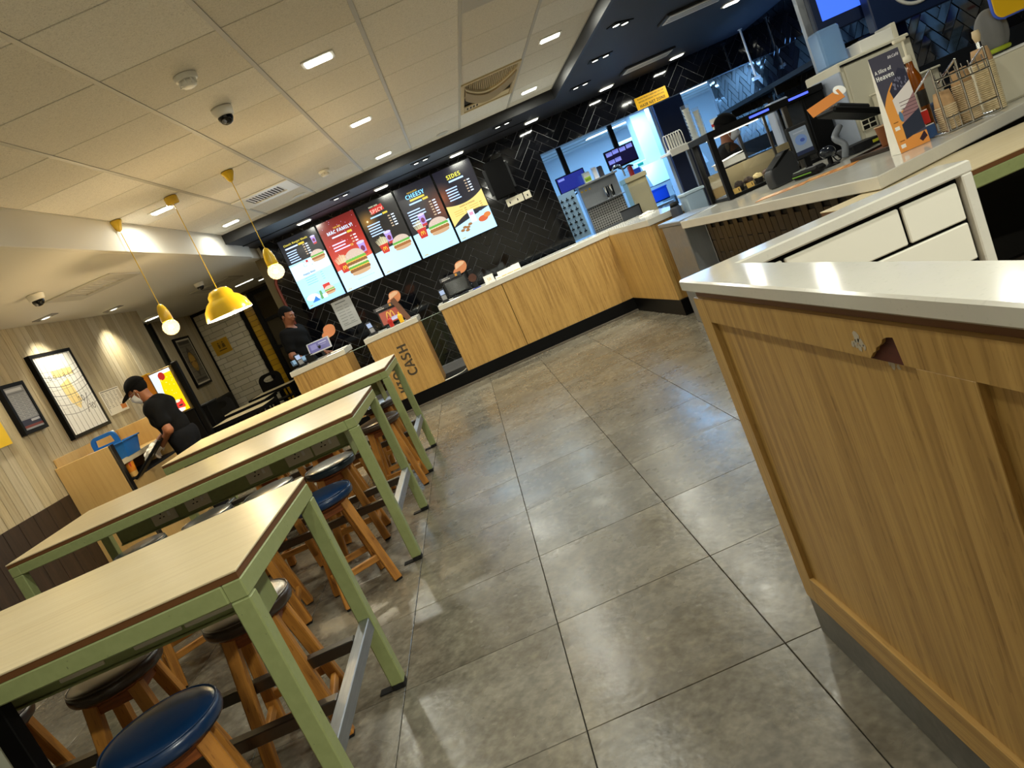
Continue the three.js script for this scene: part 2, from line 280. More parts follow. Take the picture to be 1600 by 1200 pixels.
{ const yy = [0.12, 0.72, 1.25, 1.79, 2.32], gm = phys(0x2b2314, 0.06, { transmission: 0.25, thickness: 0 });
  for (let i = 0; i < 4; i++) for (const [a, b] of [[-3.70, -3.34], [-3.28, -2.92]]) part(d1, 'pane', bx(a, b, yy[i], yy[i + 1] - (i < 3 ? 0 : 0), -13.482, -13.476, 0), gm); }
struct('wall_side_001', bx(-2.5, -2.33, 0, 2.47, -13.6, -9.95, 0.002), mat(0x6d6348, 0.8), 'short return wall beside the glazed door');
// back wall with herringbone tiles (kitchen opening on the right)
const wb = struct('wall_back', [bx(-2.33, 1.585, 0, 2.62, -9.95, -9.812, 0), bx(1.585, 4.85, 2.2, 2.62, -9.95, -9.812, 0)], mat(0x8c8d90, 0.8), 'wall of glossy black herringbone tiles');
function clipPoly(poly, x0, x1, y0, y1) {
  const cut = (p, f, t) => { const o = []; for (let i = 0; i < p.length; i++) { const a = p[i], b = p[(i + 1) % p.length], fa = f(a), fb = f(b); if (fa >= 0) o.push(a); if (fa * fb < 0) { const k = fa / (fa - fb); o.push([a[0] + (b[0] - a[0]) * k, a[1] + (b[1] - a[1]) * k]); } } return o; };
  for (const f of [p => p[0] - x0, p => x1 - p[0], p => p[1] - y0, p => y1 - p[1]]) { poly = cut(poly, f); if (poly.length < 3) return []; }
  return poly;
}
const area = p => { let a = 0; for (let i = 0; i < p.length; i++) { const q = p[(i + 1) % p.length]; a += p[i][0] * q[1] - q[0] * p[i][1]; } return Math.abs(a / 2); };
const tileFull = bx(-0.1474, 0.1474, -0.0474, 0.0474, 0, 0.012, 0.0022);
function herringbone(parent, regions, hidden, place, tilt = 0.012, max = 300) {   // 30 x 10 cm tiles at 45 degrees; place(mesh, u, v) puts it on the wall
  const L = 0.3, W = 0.1, extra = []; let n = 0;
  for (const [u0, u1, v0, v1] of regions) {
    const cu = (u0 + u1) / 2, cv = (v0 + v1) / 2, R = Math.hypot(u1 - u0, v1 - v0) / 2 + 0.4;
    for (let i = -60; i <= 60; i++) for (let j = -60; j <= 60; j++) for (const o of [0, 1]) {
      // herringbone with 3:1 bricks on a lattice: horizontal brick at (i*W + 2jL.., ...)
      const bx0 = i * W + j * L, by0 = i * W - j * L;
      const cx = o ? bx0 - W / 2 : bx0 + L / 2, cy = o ? by0 + W + L / 2 - W : by0 + W / 2;
      if (Math.abs(cx) > R || Math.abs(cy) > R) continue;
      const s = Math.SQRT1_2, u = cu + (cx - cy) * s, v = cv + (cx + cy) * s, ang = Math.PI / 4 + (o ? Math.PI / 2 : 0);
      const ca = Math.cos(ang), sa = Math.sin(ang), c4 = [[-0.1474, -0.0474], [0.1474, -0.0474], [0.1474, 0.0474], [-0.1474, 0.0474]].map(([a, b]) => [u + a * ca - b * sa, v + a * sa + b * ca]);
      const p = clipPoly(c4, u0, u1, v0, v1); if (p.length < 3 || area(p) < 0.0008) continue;
      if (hidden(p)) continue;
      const full = area(p) > 0.0279, m = blackTile[(hash(i, j, o) * 4) | 0];
      let g, me; if (full) g = tileFull; else { g = plate(p.map(q => [q[0] - u, q[1] - v]), 0.012); uvBox(g); }
      me = new THREE.Mesh(g, m); me.name = 'tile'; shade(me);
      me.rotation.set((hash(i, j, 5) - 0.5) * tilt, (hash(i, j, 6) - 0.5) * tilt, full ? ang : 0, 'ZXY');
      place(me, u, v);
      if (n < max) { parent.add(me); n++; } else { me.updateMatrix(); extra.push(g.clone().applyMatrix4(me.matrix)); }
    }
  }
  if (extra.length) { const r = part(parent, 'further_tiles', extra, blackTile[0]); r.userData.kind = 'stuff'; }
}
const inR = (p, a, b, c, d) => p.every(q => q[0] > a && q[0] < b && q[1] > c && q[1] < d);
herringbone(wb, [[-2.33, 1.585, 0.12, 2.6], [1.585, 4.72, 2.2, 2.6]], p => inR(p, -2.02, 0.62, 1.62, 2.48) || inR(p, -0.3, 1.6, 0, 0.9) || inR(p, -2.7, -1.75, 0, 0.9) || inR(p, -1.25, -0.8, 0, 0.9), (m, u, v) => m.position.set(u, v, -9.812));
const wr = struct('wall_right', bx(4.714, 4.85, 0, 2.62, -11.5, 3.1, 0), mat(0x77797d, 0.8), 'right wall of glossy black herringbone tiles');
{ const sub = { add(m) { wr.add(m); } };
  herringbone(wr, [[4.6, 11.4, 1.25, 2.59]], p => false, (m, u, v) => { const r = new THREE.Euler(0, -Math.PI / 2, 0), q = new THREE.Quaternion().setFromEuler(r).multiply(m.quaternion); m.quaternion.copy(q); m.position.set(4.714, v, u - 16); }, 0.05); }
struct('trim_5', [bx(4.7, 4.716, 0, 1.248, -11.4, 3.1, 0.002), bx(4.7, 4.716, 1.248, 2.59, -4.598, 3.1, 0.002)], M.blackMatt, 'matt black panelling on the right wall');
struct('wall_front', bx(-4.3, 4.9, 0, 2.9, 3.1, 3.25, 0), mat(0xcfc8b8, 0.8), 'plain wall closing the room behind');
struct('trim_4', tube([[-2.31, 2.12, -9.80], [-2.345, 2.06, -9.80], [-2.352, 1.9, -9.80], [-2.352, 1.3, -9.80]], 0.022, 12, 8), mat(0x63200f, 0.5), 'red rounded edge strip at the end of the tiled wall');
// kitchen shell
const kw = mat(0xdfe4e8, 0.6);
struct('wall_kitchen_left', bx(1.42, 1.585, 0, 2.6, -14.6, -9.95, 0), kw, 'plain kitchen side wall');
struct('wall_kitchen_back', bx(1.5, 6.1, 0, 2.6, -14.9, -14.6, 0), kw, 'plain pale kitchen back wall');
struct('wall_kitchen_right', bx(6.0, 6.15, 0, 2.6, -14.9, -11.4, 0), kw, 'plain pale kitchen right wall');
struct('wall_kitchen_front', bx(4.72, 6.15, 0, 2.6, -11.5, -11.38, 0), kw, 'plain pale kitchen partition');
const kc = struct('ceiling_004', bx(1.42, 6.15, 2.44, 2.6, -14.9, -9.95, 0), mat(0xd9d6d4, 0.8), 'kitchen ceiling of pale panels');
for (let k = 0; k < 7; k++) part(kc, 'grid_bar', bx(1.6, 6.0, 2.428, 2.445, -10.3 - 0.6 * k - 0.012, -10.3 - 0.6 * k + 0.012, 0.001), M.grid);

// ---------------------------------------------------------------- light fittings
const panelGlow = glow(SOFT, 8), spotGlow = glow(SOFT, 6), coolGlow = glow(new THREE.Color().setRGB(0.75, 0.9, 1), 5);
const ord = ['first', 'second', 'third', 'fourth', 'fifth', 'sixth', 'seventh', 'eighth'];
function panelLight(x, y, z, power, label, group, color = SOFT) {
  const t = thing('recessed_light', label, 'ceiling light', [x, y, z], 0, group);
  const fr = rrect(0.2, 0.13, 0.012), h = new THREE.Path(rrect(0.165, 0.098, 0.014).getPoints(6)); fr.holes.push(h);
  part(t, 'frame', plate(fr, 0.008, 0.001).rotateX(Math.PI / 2), M.white);
  part(t, 'diffuser', plate(rrect(0.163, 0.096, 0.014), 0.016, 0.002).rotateX(Math.PI / 2).translate(0, 0.002, 0), panelGlow);
  areaLight(x, y - 0.018, z, 0.16, 0.1, color, power);
}
const rowName = { '-2.065': 'nearest the white bulkhead', '-0.265': 'in the middle of the tiled ceiling', '1.45': 'beside the dark soffit edge' };
for (const [x, zs] of [[-2.065, [-8.03, -6.23]], [-0.265, [-8.03, -6.23, -4.43]], [1.45, [-8.03, -6.23]]]) zs.forEach((z, i) => panelLight(x, 2.7, z, P_CEIL, `small rectangular ceiling light ${rowName[x]}, ${ord[i]} from the counter`, 'ceiling tile lights'));
for (const [x, z, k] of [[-2.065, -2.63, 0.95], [-2.065, -0.83, 0.3], [-0.265, -2.63, 1.3], [-0.265, -0.83, 0.65], [-0.265, 0.97, 0.15], [1.45, -4.43, 0.9], [1.45, -2.63, 0.8], [1.45, -0.83, 1.2], [1.45, 0.97, 9]]) panelLight(x, 2.7, z, P_CEIL * k, `rectangular ceiling light out of view, ${x < -1 ? 'left' : x < 1 ? 'middle' : 'right'} row, ${z < -4 ? 'above the till counter' : z < -2 ? 'ahead of the viewer' : z < 0 ? 'over the viewer' : 'behind the viewer'}`, 'ceiling tile lights out of view');
[-1.58, -0.51, 0.54, 1.58, 2.62, 3.6].forEach((x, i) => panelLight(x, 2.588, -9.4, P_SOFFIT, `small rectangular light in the dark soffit by the black tile wall, ${ord[i]} from the left`, 'soffit lights along the tiled wall'));
panelLight(3.58, 2.588, -7.5, P_SOFFIT, 'lone rectangular light in the dark soffit right of the air vents', 'soffit lights');
panelLight(3.4, 2.588, -4.6, P_SOFFIT, 'rectangular soffit light above the till counter, out of view', 'soffit lights out of view');
panelLight(3.2, 2.588, -1.4, P_SOFFIT, 'rectangular soffit light behind the low island, out of view', 'soffit lights out of view');
function twinSpot(x, z, label, turn = 0, aim = [x, 0, z + 0.25], power = P_SPOT, cone = 0.6) {
  const t = thing('twin_spotlight', label, 'spotlight', [x, 2.588, z], turn, 'twin spots in the soffit');
  part(t, 'frame', bx(-0.125, 0.125, -0.006, 0.002, -0.055, 0.055, 0.002), M.black);
  for (const s of [-1, 1]) { const l = part(t, 'lamp', lathe([[0, -0.005], [0.034, -0.006], [0.036, -0.012], [0.042, -0.014], [0.044, -0.004]], 18).translate(s * 0.058, 0, 0), M.charcoal); part(l, 'lens', cyl(0.031, 0.031, -0.0095, -0.0065, s * 0.058, 0, 18), spotGlow); }
  spot(x, 2.56, z, ...aim, SOFT, power, cone, 0.8, 3);
}
[-0.95, 0.08, 1.13, 2.08].forEach((x, i) => twinSpot(x, -8.72 + (i === 3 ? 0.3 : 0), `twin round spotlight in the dark soffit before the menu wall, ${ord[i]} from the left`));
twinSpot(2.1, -7.35, 'twin spotlight in the dark soffit just right of the ceiling corner', 0, [0.6, 0.3, -8.1], 7, 0.75); twinSpot(2.06, -6.3, 'twin spotlight in the dark soffit nearest the viewer', 0.6, [0.5, 0.3, -8.0], 9, 0.6);
function washer(x, z, label, pow = P_WASH) {
  const t = thing('wall_washer', label, 'spotlight', [x, 2.45, z], 0.1, 'wall washer spots');
  part(t, 'frame', bx(-0.1, 0.1, -0.006, 0.002, -0.07, 0.07, 0.002), M.grey);
  const l = part(t, 'lamp', lathe([[0, -0.004], [0.04, -0.006], [0.044, -0.013], [0.05, -0.012], [0.052, -0.002]], 18), M.white); part(l, 'lens', cyl(0.037, 0.037, -0.0095, -0.0065, 0, 0, 18), spotGlow);
  spot(x, 2.43, z, x - 0.12, 0, z, WARM, pow, 0.95, 0.55, 2);
}
washer(-3.87, -7.2, 'square recessed spotlight above the framed print on the board wall'); washer(-3.87, -8.57, 'square recessed spotlight above the yellow light box');
washer(-3.87, -5.8, 'recessed spotlight above the board wall, out of view'); washer(-3.87, -4.4, 'recessed spotlight above the board wall near the front, out of view'); washer(-4.5, -10.2, 'small round downlight in the rear recess', P_WASH * 0.6);
{ const t = thing('round_light', 'oval white surface light on the recess ceiling', 'ceiling light', [-4.52, 2.45, -11.0]); part(t, 'rim', lathe([[0.13, 0.001], [0.135, -0.03], [0.12, -0.035], [0.12, -0.02], [0.119, 0.001]], 24), M.white); part(t, 'diffuser', lathe([[0, -0.034], [0.08, -0.033], [0.12, -0.022], [0.12, -0.005], [0, -0.005]], 24), panelGlow); areaLight(-4.52, 2.4, -11.0, 0.2, 0.2, WARM, 22); }
for (const [x, z] of [[-3.3, -11.9], [-3.1, -12.6], [-3.4, -2.0], [-3.4, 0.5]]) { const t = thing('strip_light', z > -5 ? `low ceiling light in the left seating area, out of view, ${z > 0 ? 'behind' : 'beside'} the viewer` : `thin white ceiling light near the glazed door, ${z < -12.2 ? 'rear' : 'front'} one`, 'ceiling light', [x, 2.45, z], 0, 'low ceiling strip lights'); part(t, 'frame', bx(-0.16, 0.16, -0.012, 0.001, -0.04, 0.04, 0.002), M.white); part(t, 'diffuser', bx(-0.15, 0.15, -0.015, -0.01, -0.03, 0.03, 0.001), panelGlow); areaLight(x, 2.43, z, 0.3, 0.06, WARM, z > -5 ? 12 : 70); }
// pendants
function pendant(x, z, yb, kind, label) {
  const t = thing('pendant_lamp', label, 'pendant lamp', [x, 2.695, z]);
  const dy = yb - 2.695;
  part(t, 'ceiling_rose', kind === 1 ? lathe([[0, 0.001], [0.05, 0], [0.052, -0.006], [0.052, -0.05], [0.048, -0.056], [0, -0.058]]) : lathe([[0, 0.001], [0.05, 0], [0.05, -0.012], [0.02, -0.075], [0.006, -0.085], [0, -0.085]]), M.brassYellow);
  if (kind === 0) {
    part(t, 'cord', cyl(0.0035, 0.0035, dy + 0.2, -0.05, 0, 0, 8), M.brassYellow);
    part(t, 'holder', lathe([[0, dy + 0.205], [0.008, dy + 0.2], [0.022, dy + 0.19], [0.036, dy + 0.16], [0.045, dy + 0.11], [0.047, dy + 0.055], [0.040, dy + 0.052], [0, dy + 0.052]]), M.brassYellow);
    const pts = []; for (let k = 0; k <= 16; k++) { const a = Math.PI * (0.19 + 0.81 * k / 16); pts.push([0.066 * Math.sin(a), dy + 0.066 * Math.cos(a)]); }
    part(t, 'bulb', lathe(pts, 28), phys(0xffe9c8, 0.03, { transmission: 0.97, thickness: 0 }));
    part(t, 'filament', new THREE.SphereGeometry(0.02, 16, 12).translate(0, dy, 0), glow(new THREE.Color().setRGB(1, 0.8, 0.5), 9));
    point(x, yb - 0.0, z, WARM, P_GLOBE, 0.8);
  } else {
    part(t, 'cord', cyl(0.0035, 0.0035, dy + 0.215, -0.05, 0, 0, 8), M.brassYellow);
    part(t, 'shade', lathe([[0.0, dy + 0.215], [0.035, dy + 0.213], [0.075, dy + 0.2], [0.1, dy + 0.165], [0.104, dy + 0.135], [0.135, dy + 0.115], [0.172, dy + 0.065], [0.19, dy + 0.005], [0.192, dy - 0.012]], 40), M.brassYellow); part(t, 'shade_lining', lathe([[0.19, dy - 0.012], [0.186, dy + 0.0], [0.168, dy + 0.06], [0.13, dy + 0.108], [0.095, dy + 0.13], [0.07, dy + 0.19], [0, dy + 0.205]], 40), M.white, 'white inside of the shade');
    part(t, 'bulb', new THREE.SphereGeometry(0.05, 18, 14).translate(0, dy + 0.045, 0), glow(new THREE.Color().setRGB(1, 0.86, 0.6), 14));
    point(x, yb + 0.03, z, WARM, P_GLOBE * 1.3, 2);
  }
}
pendant(-2.34, -5.94, 1.785, 0, 'yellow pendant with bare globe bulb, leftmost of the three');
pendant(-1.865, -5.94, 1.70, 1, 'yellow bell shaped metal pendant shade over the tables');
pendant(-1.375, -5.94, 1.85, 0, 'yellow pendant with bare globe bulb, next to the menu screens');
// kitchen lights
for (const [x, z, w, d] of [[3.1, -11.0, 1.3, 0.3], [3.3, -11.9, 1.2, 0.28], [3.6, -13.2, 1.2, 0.28], [5.0, -12.4, 1.0, 0.3]]) {
  const t = thing('kitchen_light', `cold white ceiling panel in the kitchen, ${z > -11.5 ? 'nearest the counter' : z > -12 ? 'second row' : z > -13 ? 'far right' : 'rear row'}`, 'ceiling light', [x, 2.44, z], 0, 'kitchen ceiling panels');
  part(t, 'frame', bx(-w / 2, w / 2, -0.016, 0.002, -d / 2, d / 2, 0.002), M.white); part(t, 'diffuser', bx(-w / 2 + 0.02, w / 2 - 0.02, -0.019, -0.012, -d / 2 + 0.02, d / 2 - 0.02, 0.001), coolGlow);
  areaLight(x, 2.41, z, w - 0.05, d - 0.05, COOL, P_KITCHEN);
}
{ const t = thing('wall_shelf', 'long dark shelf with blue light along the black tiled right wall', 'shelf', [4.5, 1.72, -8.9]); part(t, 'board', bx(-0.17, 0.17, 0, 0.03, -1.7, 1.7, 0.003), M.charcoal); part(t, 'lip', bx(-0.18, -0.165, -0.005, 0.05, -1.7, 1.7, 0.002), M.black); part(t, 'led', bx(-0.15, -0.135, 0.03, 0.045, -1.65, 1.65, 0.002), glow(new THREE.Color().setRGB(0.12, 0.42, 1), 7), 'blue light strip'); for (const z of [-1.4, 0, 1.4]) part(t, 'bracket', bx(-0.1, 0.2, -0.1, 0, z - 0.012, z + 0.012, 0.002), M.steelDark);
  areaLight(4.37, 1.775, -8.9, 3.2, 0.03, new THREE.Color().setRGB(0.15, 0.42, 1), 40, [4.7, 2.0, -8.9]); }

// ---------------------------------------------------------------- ceiling fittings
{ const t = thing('ceiling_cassette', 'beige ceiling air outlet with curved wave deflector', 'air vent', [0.935, 2.7, -7.13]);
  const bm = mat(0xc9b890, 0.55), bd = mat(0x9c8a66, 0.6);
  part(t, 'frame', [bx(-0.29, 0.29, -0.012, 0.01, 0.56, 0.598, 0.002), bx(-0.29, 0.29, -0.012, 0.01, -0.598, -0.56, 0.002), bx(-0.29, -0.255, -0.012, 0.01, -0.56, 0.56, 0.002), bx(0.255, 0.29, -0.012, 0.01, -0.56, 0.56, 0.002)], bm);
  part(t, 'backing', bx(-0.26, 0.26, 0.02, 0.026, -0.57, 0.57, 0), M.gap);
  for (let k = 0; k < 26; k++) part(t, 'louvre', bx(-0.245 + k * 0.0196, -0.238 + k * 0.0196, -0.006, 0.015, 0.05 + 0.42 * Math.pow(Math.abs(k - 12.5) / 13, 2), 0.555, 0.0005), bm);
  const wave = []; for (let i = 0; i <= 16; i++) { const x = -0.25 + i * 0.5 / 16, c = Math.pow((i - 8) / 8, 2); wave.push([x, 0.07 + 0.42 * c]); }
  const band = (a, b) => plate([...wave.map(([x, z]) => [x, z + a]), ...wave.slice().reverse().map(([x, z]) => [x, z + b])], 0.02, 0.002).rotateX(Math.PI / 2);
  part(t, 'wave_bar', band(0.0, -0.075), bm);
  part(t, 'deflector', band(-0.09, -0.42).translate(0, -0.012, 0), bd);
  part(t, 'lower_panel', bx(-0.25, 0.25, -0.004, 0.008, -0.555, -0.36, 0.002), bm); for (let k = 0; k < 4; k++) part(t, 'slot', bx(-0.22 + k * 0.035, -0.205 + k * 0.035, -0.007, -0.003, -0.5, -0.42, 0), M.black); }
function grille(x, y, z, w, d, label, n = 9, m = M.white) {
  const t = thing('air_grille', label, 'air vent', [x, y, z]);
  const s = rrect(w, d, 0.005), iw = w * 0.62, id = d * 0.62; s.holes.push(new THREE.Path(rrect(iw, id, 0.003).getPoints(3)));
  part(t, 'frame', plate(s, 0.012, 0.002).rotateX(Math.PI / 2).translate(0, 0.002, 0), m); part(t, 'backing', bx(-iw / 2, iw / 2, 0.008, 0.012, -id / 2, id / 2, 0), M.gap);
  for (let k = 0; k < n; k++) part(t, 'blade', bx(-0.006, 0.006, -0.002, 0.0, -id / 2, id / 2, 0.0005).rotateZ(0.7).translate(-iw / 2 + (k + 0.5) * iw / n, 0, 0), m);
}
grille(-1.465, 2.7, -7.43, 0.58, 0.58, 'white slotted ceiling grille with blue tint before the dark soffit', 11);
grille(0.935, 2.7, -4.43, 0.58, 0.58, 'square ceiling grille at the top edge of the picture', 11, M.grid);
grille(-3.1, 2.446, -6.75, 0.62, 0.62, 'pale air grille in the low ceiling above the worker', 7, M.grid); grille(-3.3, 2.446, -10.6, 0.6, 0.7, 'pale air grille in the low ceiling behind the bell pendant', 7, M.grid); grille(-2.95, 2.446, -12.2, 0.5, 0.5, 'flat access panel in the low ceiling near the glazed door', 3, M.grid);
for (const [x, z, l] of [[2.95, -6.9, 'long white air diffuser in the dark soffit, nearer one'], [3.0, -8.75, 'long white air diffuser in the dark soffit, by the tile wall']]) { const t = thing('linear_diffuser', l, 'air vent', [x, 2.588, z]); part(t, 'frame', bx(-0.32, 0.32, -0.02, 0.001, -0.16, 0.16, 0.004), mat(0x2b2c30, 0.5)); part(t, 'face', bx(-0.29, 0.29, -0.026, -0.018, -0.13, 0.13, 0.004), M.white); for (const k of [-0.06, 0, 0.06]) part(t, 'slot', bx(-0.27, 0.27, -0.0275, -0.0255, k - 0.008, k + 0.008, 0), M.grey); }
function detector(x, z, label) { const t = thing('smoke_detector', label, 'smoke detector', [x, 2.7, z]); part(t, 'base', lathe([[0, 0.001], [0.058, 0], [0.06, -0.004], [0.058, -0.022], [0.05, -0.026], [0, -0.026]]), M.white); part(t, 'head', lathe([[0, -0.02], [0.036, -0.024], [0.04, -0.045], [0.034, -0.055], [0.026, -0.06], [0, -0.061]]), M.white); for (let k = 0; k < 8; k++) part(t, 'fin', bx(-0.003, 0.003, -0.052, -0.022, 0.036, 0.046, 0.001).rotateY(k * Math.PI / 4), M.white); }
detector(-0.87, -3.86, 'white smoke detector on the ceiling beside the dome camera'); detector(-0.86, -7.5, 'small smoke detector on the ceiling near the dark soffit');
function dome(x, y, z, label) { const t = thing('dome_camera', label, 'security camera', [x, y, z]); part(t, 'housing', lathe([[0, 0.001], [0.062, 0], [0.064, -0.012], [0.058, -0.045], [0.05, -0.055], [0, -0.055]]), M.white); part(t, 'dome', lathe([[0.046, -0.05], [0.044, -0.07], [0.032, -0.09], [0.015, -0.1], [0, -0.102]]), phys(0x0a0a0c, 0.05)); part(t, 'lens', new THREE.SphereGeometry(0.014, 10, 8).translate(-0.01, -0.086, 0.03), M.grey); }
dome(-0.91, 2.7, -4.52, 'white dome camera with black bubble on the tiled ceiling'); dome(-3.2, 2.45, -5.98, 'dome camera on the low ceiling at the left edge'); dome(-3.18, 2.45, -9.55, 'dome camera on the low ceiling beside the bell pendant');
for (const [x, z, l] of [[0.42, -8.3, 'round flat ceiling speaker beside the soffit'], [-1.3, -8.2, 'small flat ceiling plate beside the soffit']]) { const t = thing('ceiling_speaker', l, 'speaker', [x, 2.7, z]); part(t, 'rim', lathe([[0.07, 0.001], [0.075, -0.006], [0.065, -0.008], [0.064, 0]]), M.plaster); part(t, 'grille', lathe([[0, -0.006], [0.066, -0.005], [0.066, 0], [0, 0]]), M.grid); }

// ---------------------------------------------------------------- bar tables
function socketPlate(parent, x, y, z, w, face) {                  // faceplate on the power box, facing +z (face 1) or -z (-1)
  const pl = part(parent, 'socket_plate', bx(x - w / 2, x + w / 2, y - 0.043, y + 0.043, z, z + face * 0.009, 0.003), M.cream);
  const n = w > 0.2 ? 2 : 1;
  for (let k = 0; k < n; k++) { const cx = x - w / 2 + (k + 0.5) * w / n - 0.012; for (const [a, b, hw, hh] of [[0, 0.014, 0.003, 0.006], [-0.011, -0.008, 0.005, 0.0028], [0.011, -0.008, 0.005, 0.0028]]) part(pl, 'socket_hole', bx(cx + a - hw, cx + a + hw, y + b - hh, y + b + hh, z + face * 0.0085, z + face * 0.0098, 0), M.black);
    part(pl, 'switch', bx(cx + 0.036, cx + 0.05, y - 0.014, y + 0.014, z + face * 0.008, z + face * 0.0125, 0.001), M.white); }
}
function barTable(x0, x1, z0, z1, label, full = true) {           // z0 far, z1 near
  const H = 0.855, t = thing('bar_table', label, 'table', [(x0 + x1) / 2, 0, (z0 + z1) / 2], 0, 'green framed bar tables'), L = (x1 - x0) / 2, D = (z1 - z0) / 2, s = 0.052;
  const top = part(t, 'table_top', bx(-L, L, H - 0.006, H, -D, D, 0.0015, 'x', x0, z0), M.table);
  part(top, 'top_edge', bx(-L + 0.002, L - 0.002, H - 0.024, H - 0.006, -D + 0.002, D - 0.002, 0.001, 'x'), M.edge, 'brown plywood edge');
  const a = H - 0.024;
  part(t, 'apron', bx(-L + s, L - s, a - s, a, D - s, D, 0.004), M.green); part(t, 'apron', bx(-L + s, L - s, a - s, a, -D, -D + s, 0.004), M.green);
  part(t, 'apron', bx(L - s, L, a - s, a, -D, D, 0.004), M.green); part(t, 'apron', bx(-L, -L + s, a - s, a, -D, D, 0.004), M.green);
  for (const sx of [-1, 1]) for (const sz of [-1, 1]) {
    const l = part(t, 'leg', bx(sx > 0 ? L - s : -L, sx > 0 ? L : -L + s, 0.022, a - s, sz > 0 ? D - s : -D, sz > 0 ? D : -D + s, 0.004), M.green);
    const cx = sx * (L - s / 2), cz = sz * (D - s / 2);
    part(l, 'foot', [bx(cx - 0.024, cx + 0.024, 0.0, 0.024, cz - 0.024, cz + 0.024, 0.004), bx(cx - sx * 0.06 - 0.02, cx - sx * 0.02, 0.0, 0.006, cz - 0.02, cz + 0.02, 0.002)], M.rubber, 'black floor bracket');
  }
  for (const sx of [-1, 1]) part(t, 'foot_rail', bx(sx * (L - s / 2) - 0.02, sx * (L - s / 2) + 0.02, 0.255, 0.305, -D + s, D - s, 0.003, 'z'), M.steel, 'worn steel cross rail');
  for (const sz of [-0.235, 0.1]) part(t, 'foot_rail', bx(-L + s, L - s, 0.262, 0.302, sz - 0.02, sz + 0.02, 0.003, 'x'), M.steelDark, 'dark steel long rail');
  // power box hung under the top
  if (!full) return t;
  const b = part(t, 'power_box', [bx(-L + 0.36, L - 0.16, 0.655, a - 0.03, -0.07, 0.07, 0.004), bx(-L + 0.36, L - 0.16, 0.65, 0.658, -0.08, 0.08, 0.002)], M.green);
  const cover = new THREE.Shape(rrect(0.2, 0.2, 0.006).getPoints(3)); const ho = new THREE.Path(); ho.absellipse(0, 0.06, 0.014, 0.03, 0, Math.PI * 2); cover.holes.push(ho);
  part(b, 'cover_plate', plate(cover, 0.006, 0.001).rotateY(Math.PI / 2).translate(L - 0.157, 0.69, 0), M.green, 'green end plate with oval hole');
  if (full) for (const f of [1, -1]) { for (const [px, w] of [[L - 0.28, 0.15], [L - 0.44, 0.15], [L - 0.68, 0.14], [L - 1.05, 0.14], [L - 1.25, 0.14]]) socketPlate(b, px, 0.715, f * 0.071, w, f); }
  return t;
}
barTable(-2.66, -0.795, -2.435, -1.665, 'nearest long table with light wood top and green steel frame');
barTable(-2.69, -0.795, -4.35, -3.53, 'middle long table of the three with green steel frame');
barTable(-2.56, -0.795, -5.935, -5.13, 'farthest long table of the three, before the counter');
barTable(1.62, 4.0, -3.25, -2.63, 'wood and green table behind the white tiled island wall', false);
// support under the nearest table at the lower left
{ const t = thing('support_cabinet', 'pale panel with black edge post standing under the nearest table', 'cabinet', [-1.62, 0, -1.78]); pw(t, 'post', bx(-1.60, -1.545, 0.0, 0.775, -1.80, -1.755, 0.003), M.black); pw(t, 'panel', bx(-1.88, -1.60, 0.0, 0.775, -1.795, -1.775, 0.003), mat(0xc9ccb8, 0.5)); }

// ---------------------------------------------------------------- stools
const stoolKinds = {};
function makeStool(kind) {
  const t = thing('bar_stool', '', 'stool', [0, 0, 0], 0, 'round padded wooden stools');
  const m = { blue: M.seatBlue, brown: M.seatBrown, slate: M.seatSlate }[kind];
  const cu = part(t, 'cushion', lathe([[0, 0.556], [0.06, 0.5555], [0.11, 0.553], [0.14, 0.547], [0.1545, 0.538], [0.158, 0.526], [0.157, 0.512], [0.152, 0.502], [0.13, 0.500], [0, 0.500]], 44), m);
  part(cu, 'piping', new THREE.TorusGeometry(0.1525, 0.0028, 8, 44).rotateX(Math.PI / 2).translate(0, 0.542, 0), m);
  part(t, 'seat_board', lathe([[0, 0.5005], [0.13, 0.5005], [0.132, 0.492], [0.128, 0.486], [0, 0.486]], 32), M.stoolDark);
  const w = 0.043;
  const foot = (sx, sz) => [[sx * 0.075, 0.488, sz * 0.075], [sx * 0.135, 0.006, sz * 0.135]];
  const at = (sx, sz, y) => { const [a, b] = foot(sx, sz), k = (0.488 - y) / 0.482; return [a[0] + (b[0] - a[0]) * k, y, a[2] + (b[2] - a[2]) * k]; };
  part(t, 'seat_rail', [bx(-0.088, 0.088, 0.44, 0.485, 0.066, 0.086, 0.003, 'x'), bx(-0.088, 0.088, 0.44, 0.485, -0.086, -0.066, 0.003, 'x'), bx(0.066, 0.086, 0.44, 0.485, -0.08, 0.08, 0.003, 'z'), bx(-0.086, -0.066, 0.44, 0.485, -0.08, 0.08, 0.003, 'z')], M.stoolDark);
  for (const sx of [-1, 1]) for (const sz of [-1, 1]) { const [a, b] = foot(sx, sz), l = part(t, 'leg', bar(a, b, w, w, 0.004), M.stool); part(l, 'leg_cap', bx(b[0] - 0.019, b[0] + 0.019, 0, 0.014, b[2] - 0.019, b[2] + 0.019, 0.003), M.rubber); }
  for (const [p, q, y] of [[[-1, 1], [1, 1], 0.15], [[-1, -1], [1, -1], 0.15], [[1, -1], [1, 1], 0.11], [[-1, -1], [-1, 1], 0.11]]) part(t, 'stretcher', bar(at(...p, y), at(...q, y), 0.034, 0.02, 0.003, Math.PI / 2 * (p[0] !== q[0] ? 0 : 1)), M.stool);
  return t;
}
function stool(kind, x, z, turn, label) {
  if (!stoolKinds[kind]) { const t = stoolKinds[kind] = makeStool(kind); t.position.set(x, 0, z); t.rotation.y = turn; t.userData.label = label; return; }
  dup(stoolKinds[kind], [x, 0, z], turn, label);
}
stool('blue', -1.19, -1.72, 0.5, 'dark blue round stool in the lower left foreground');
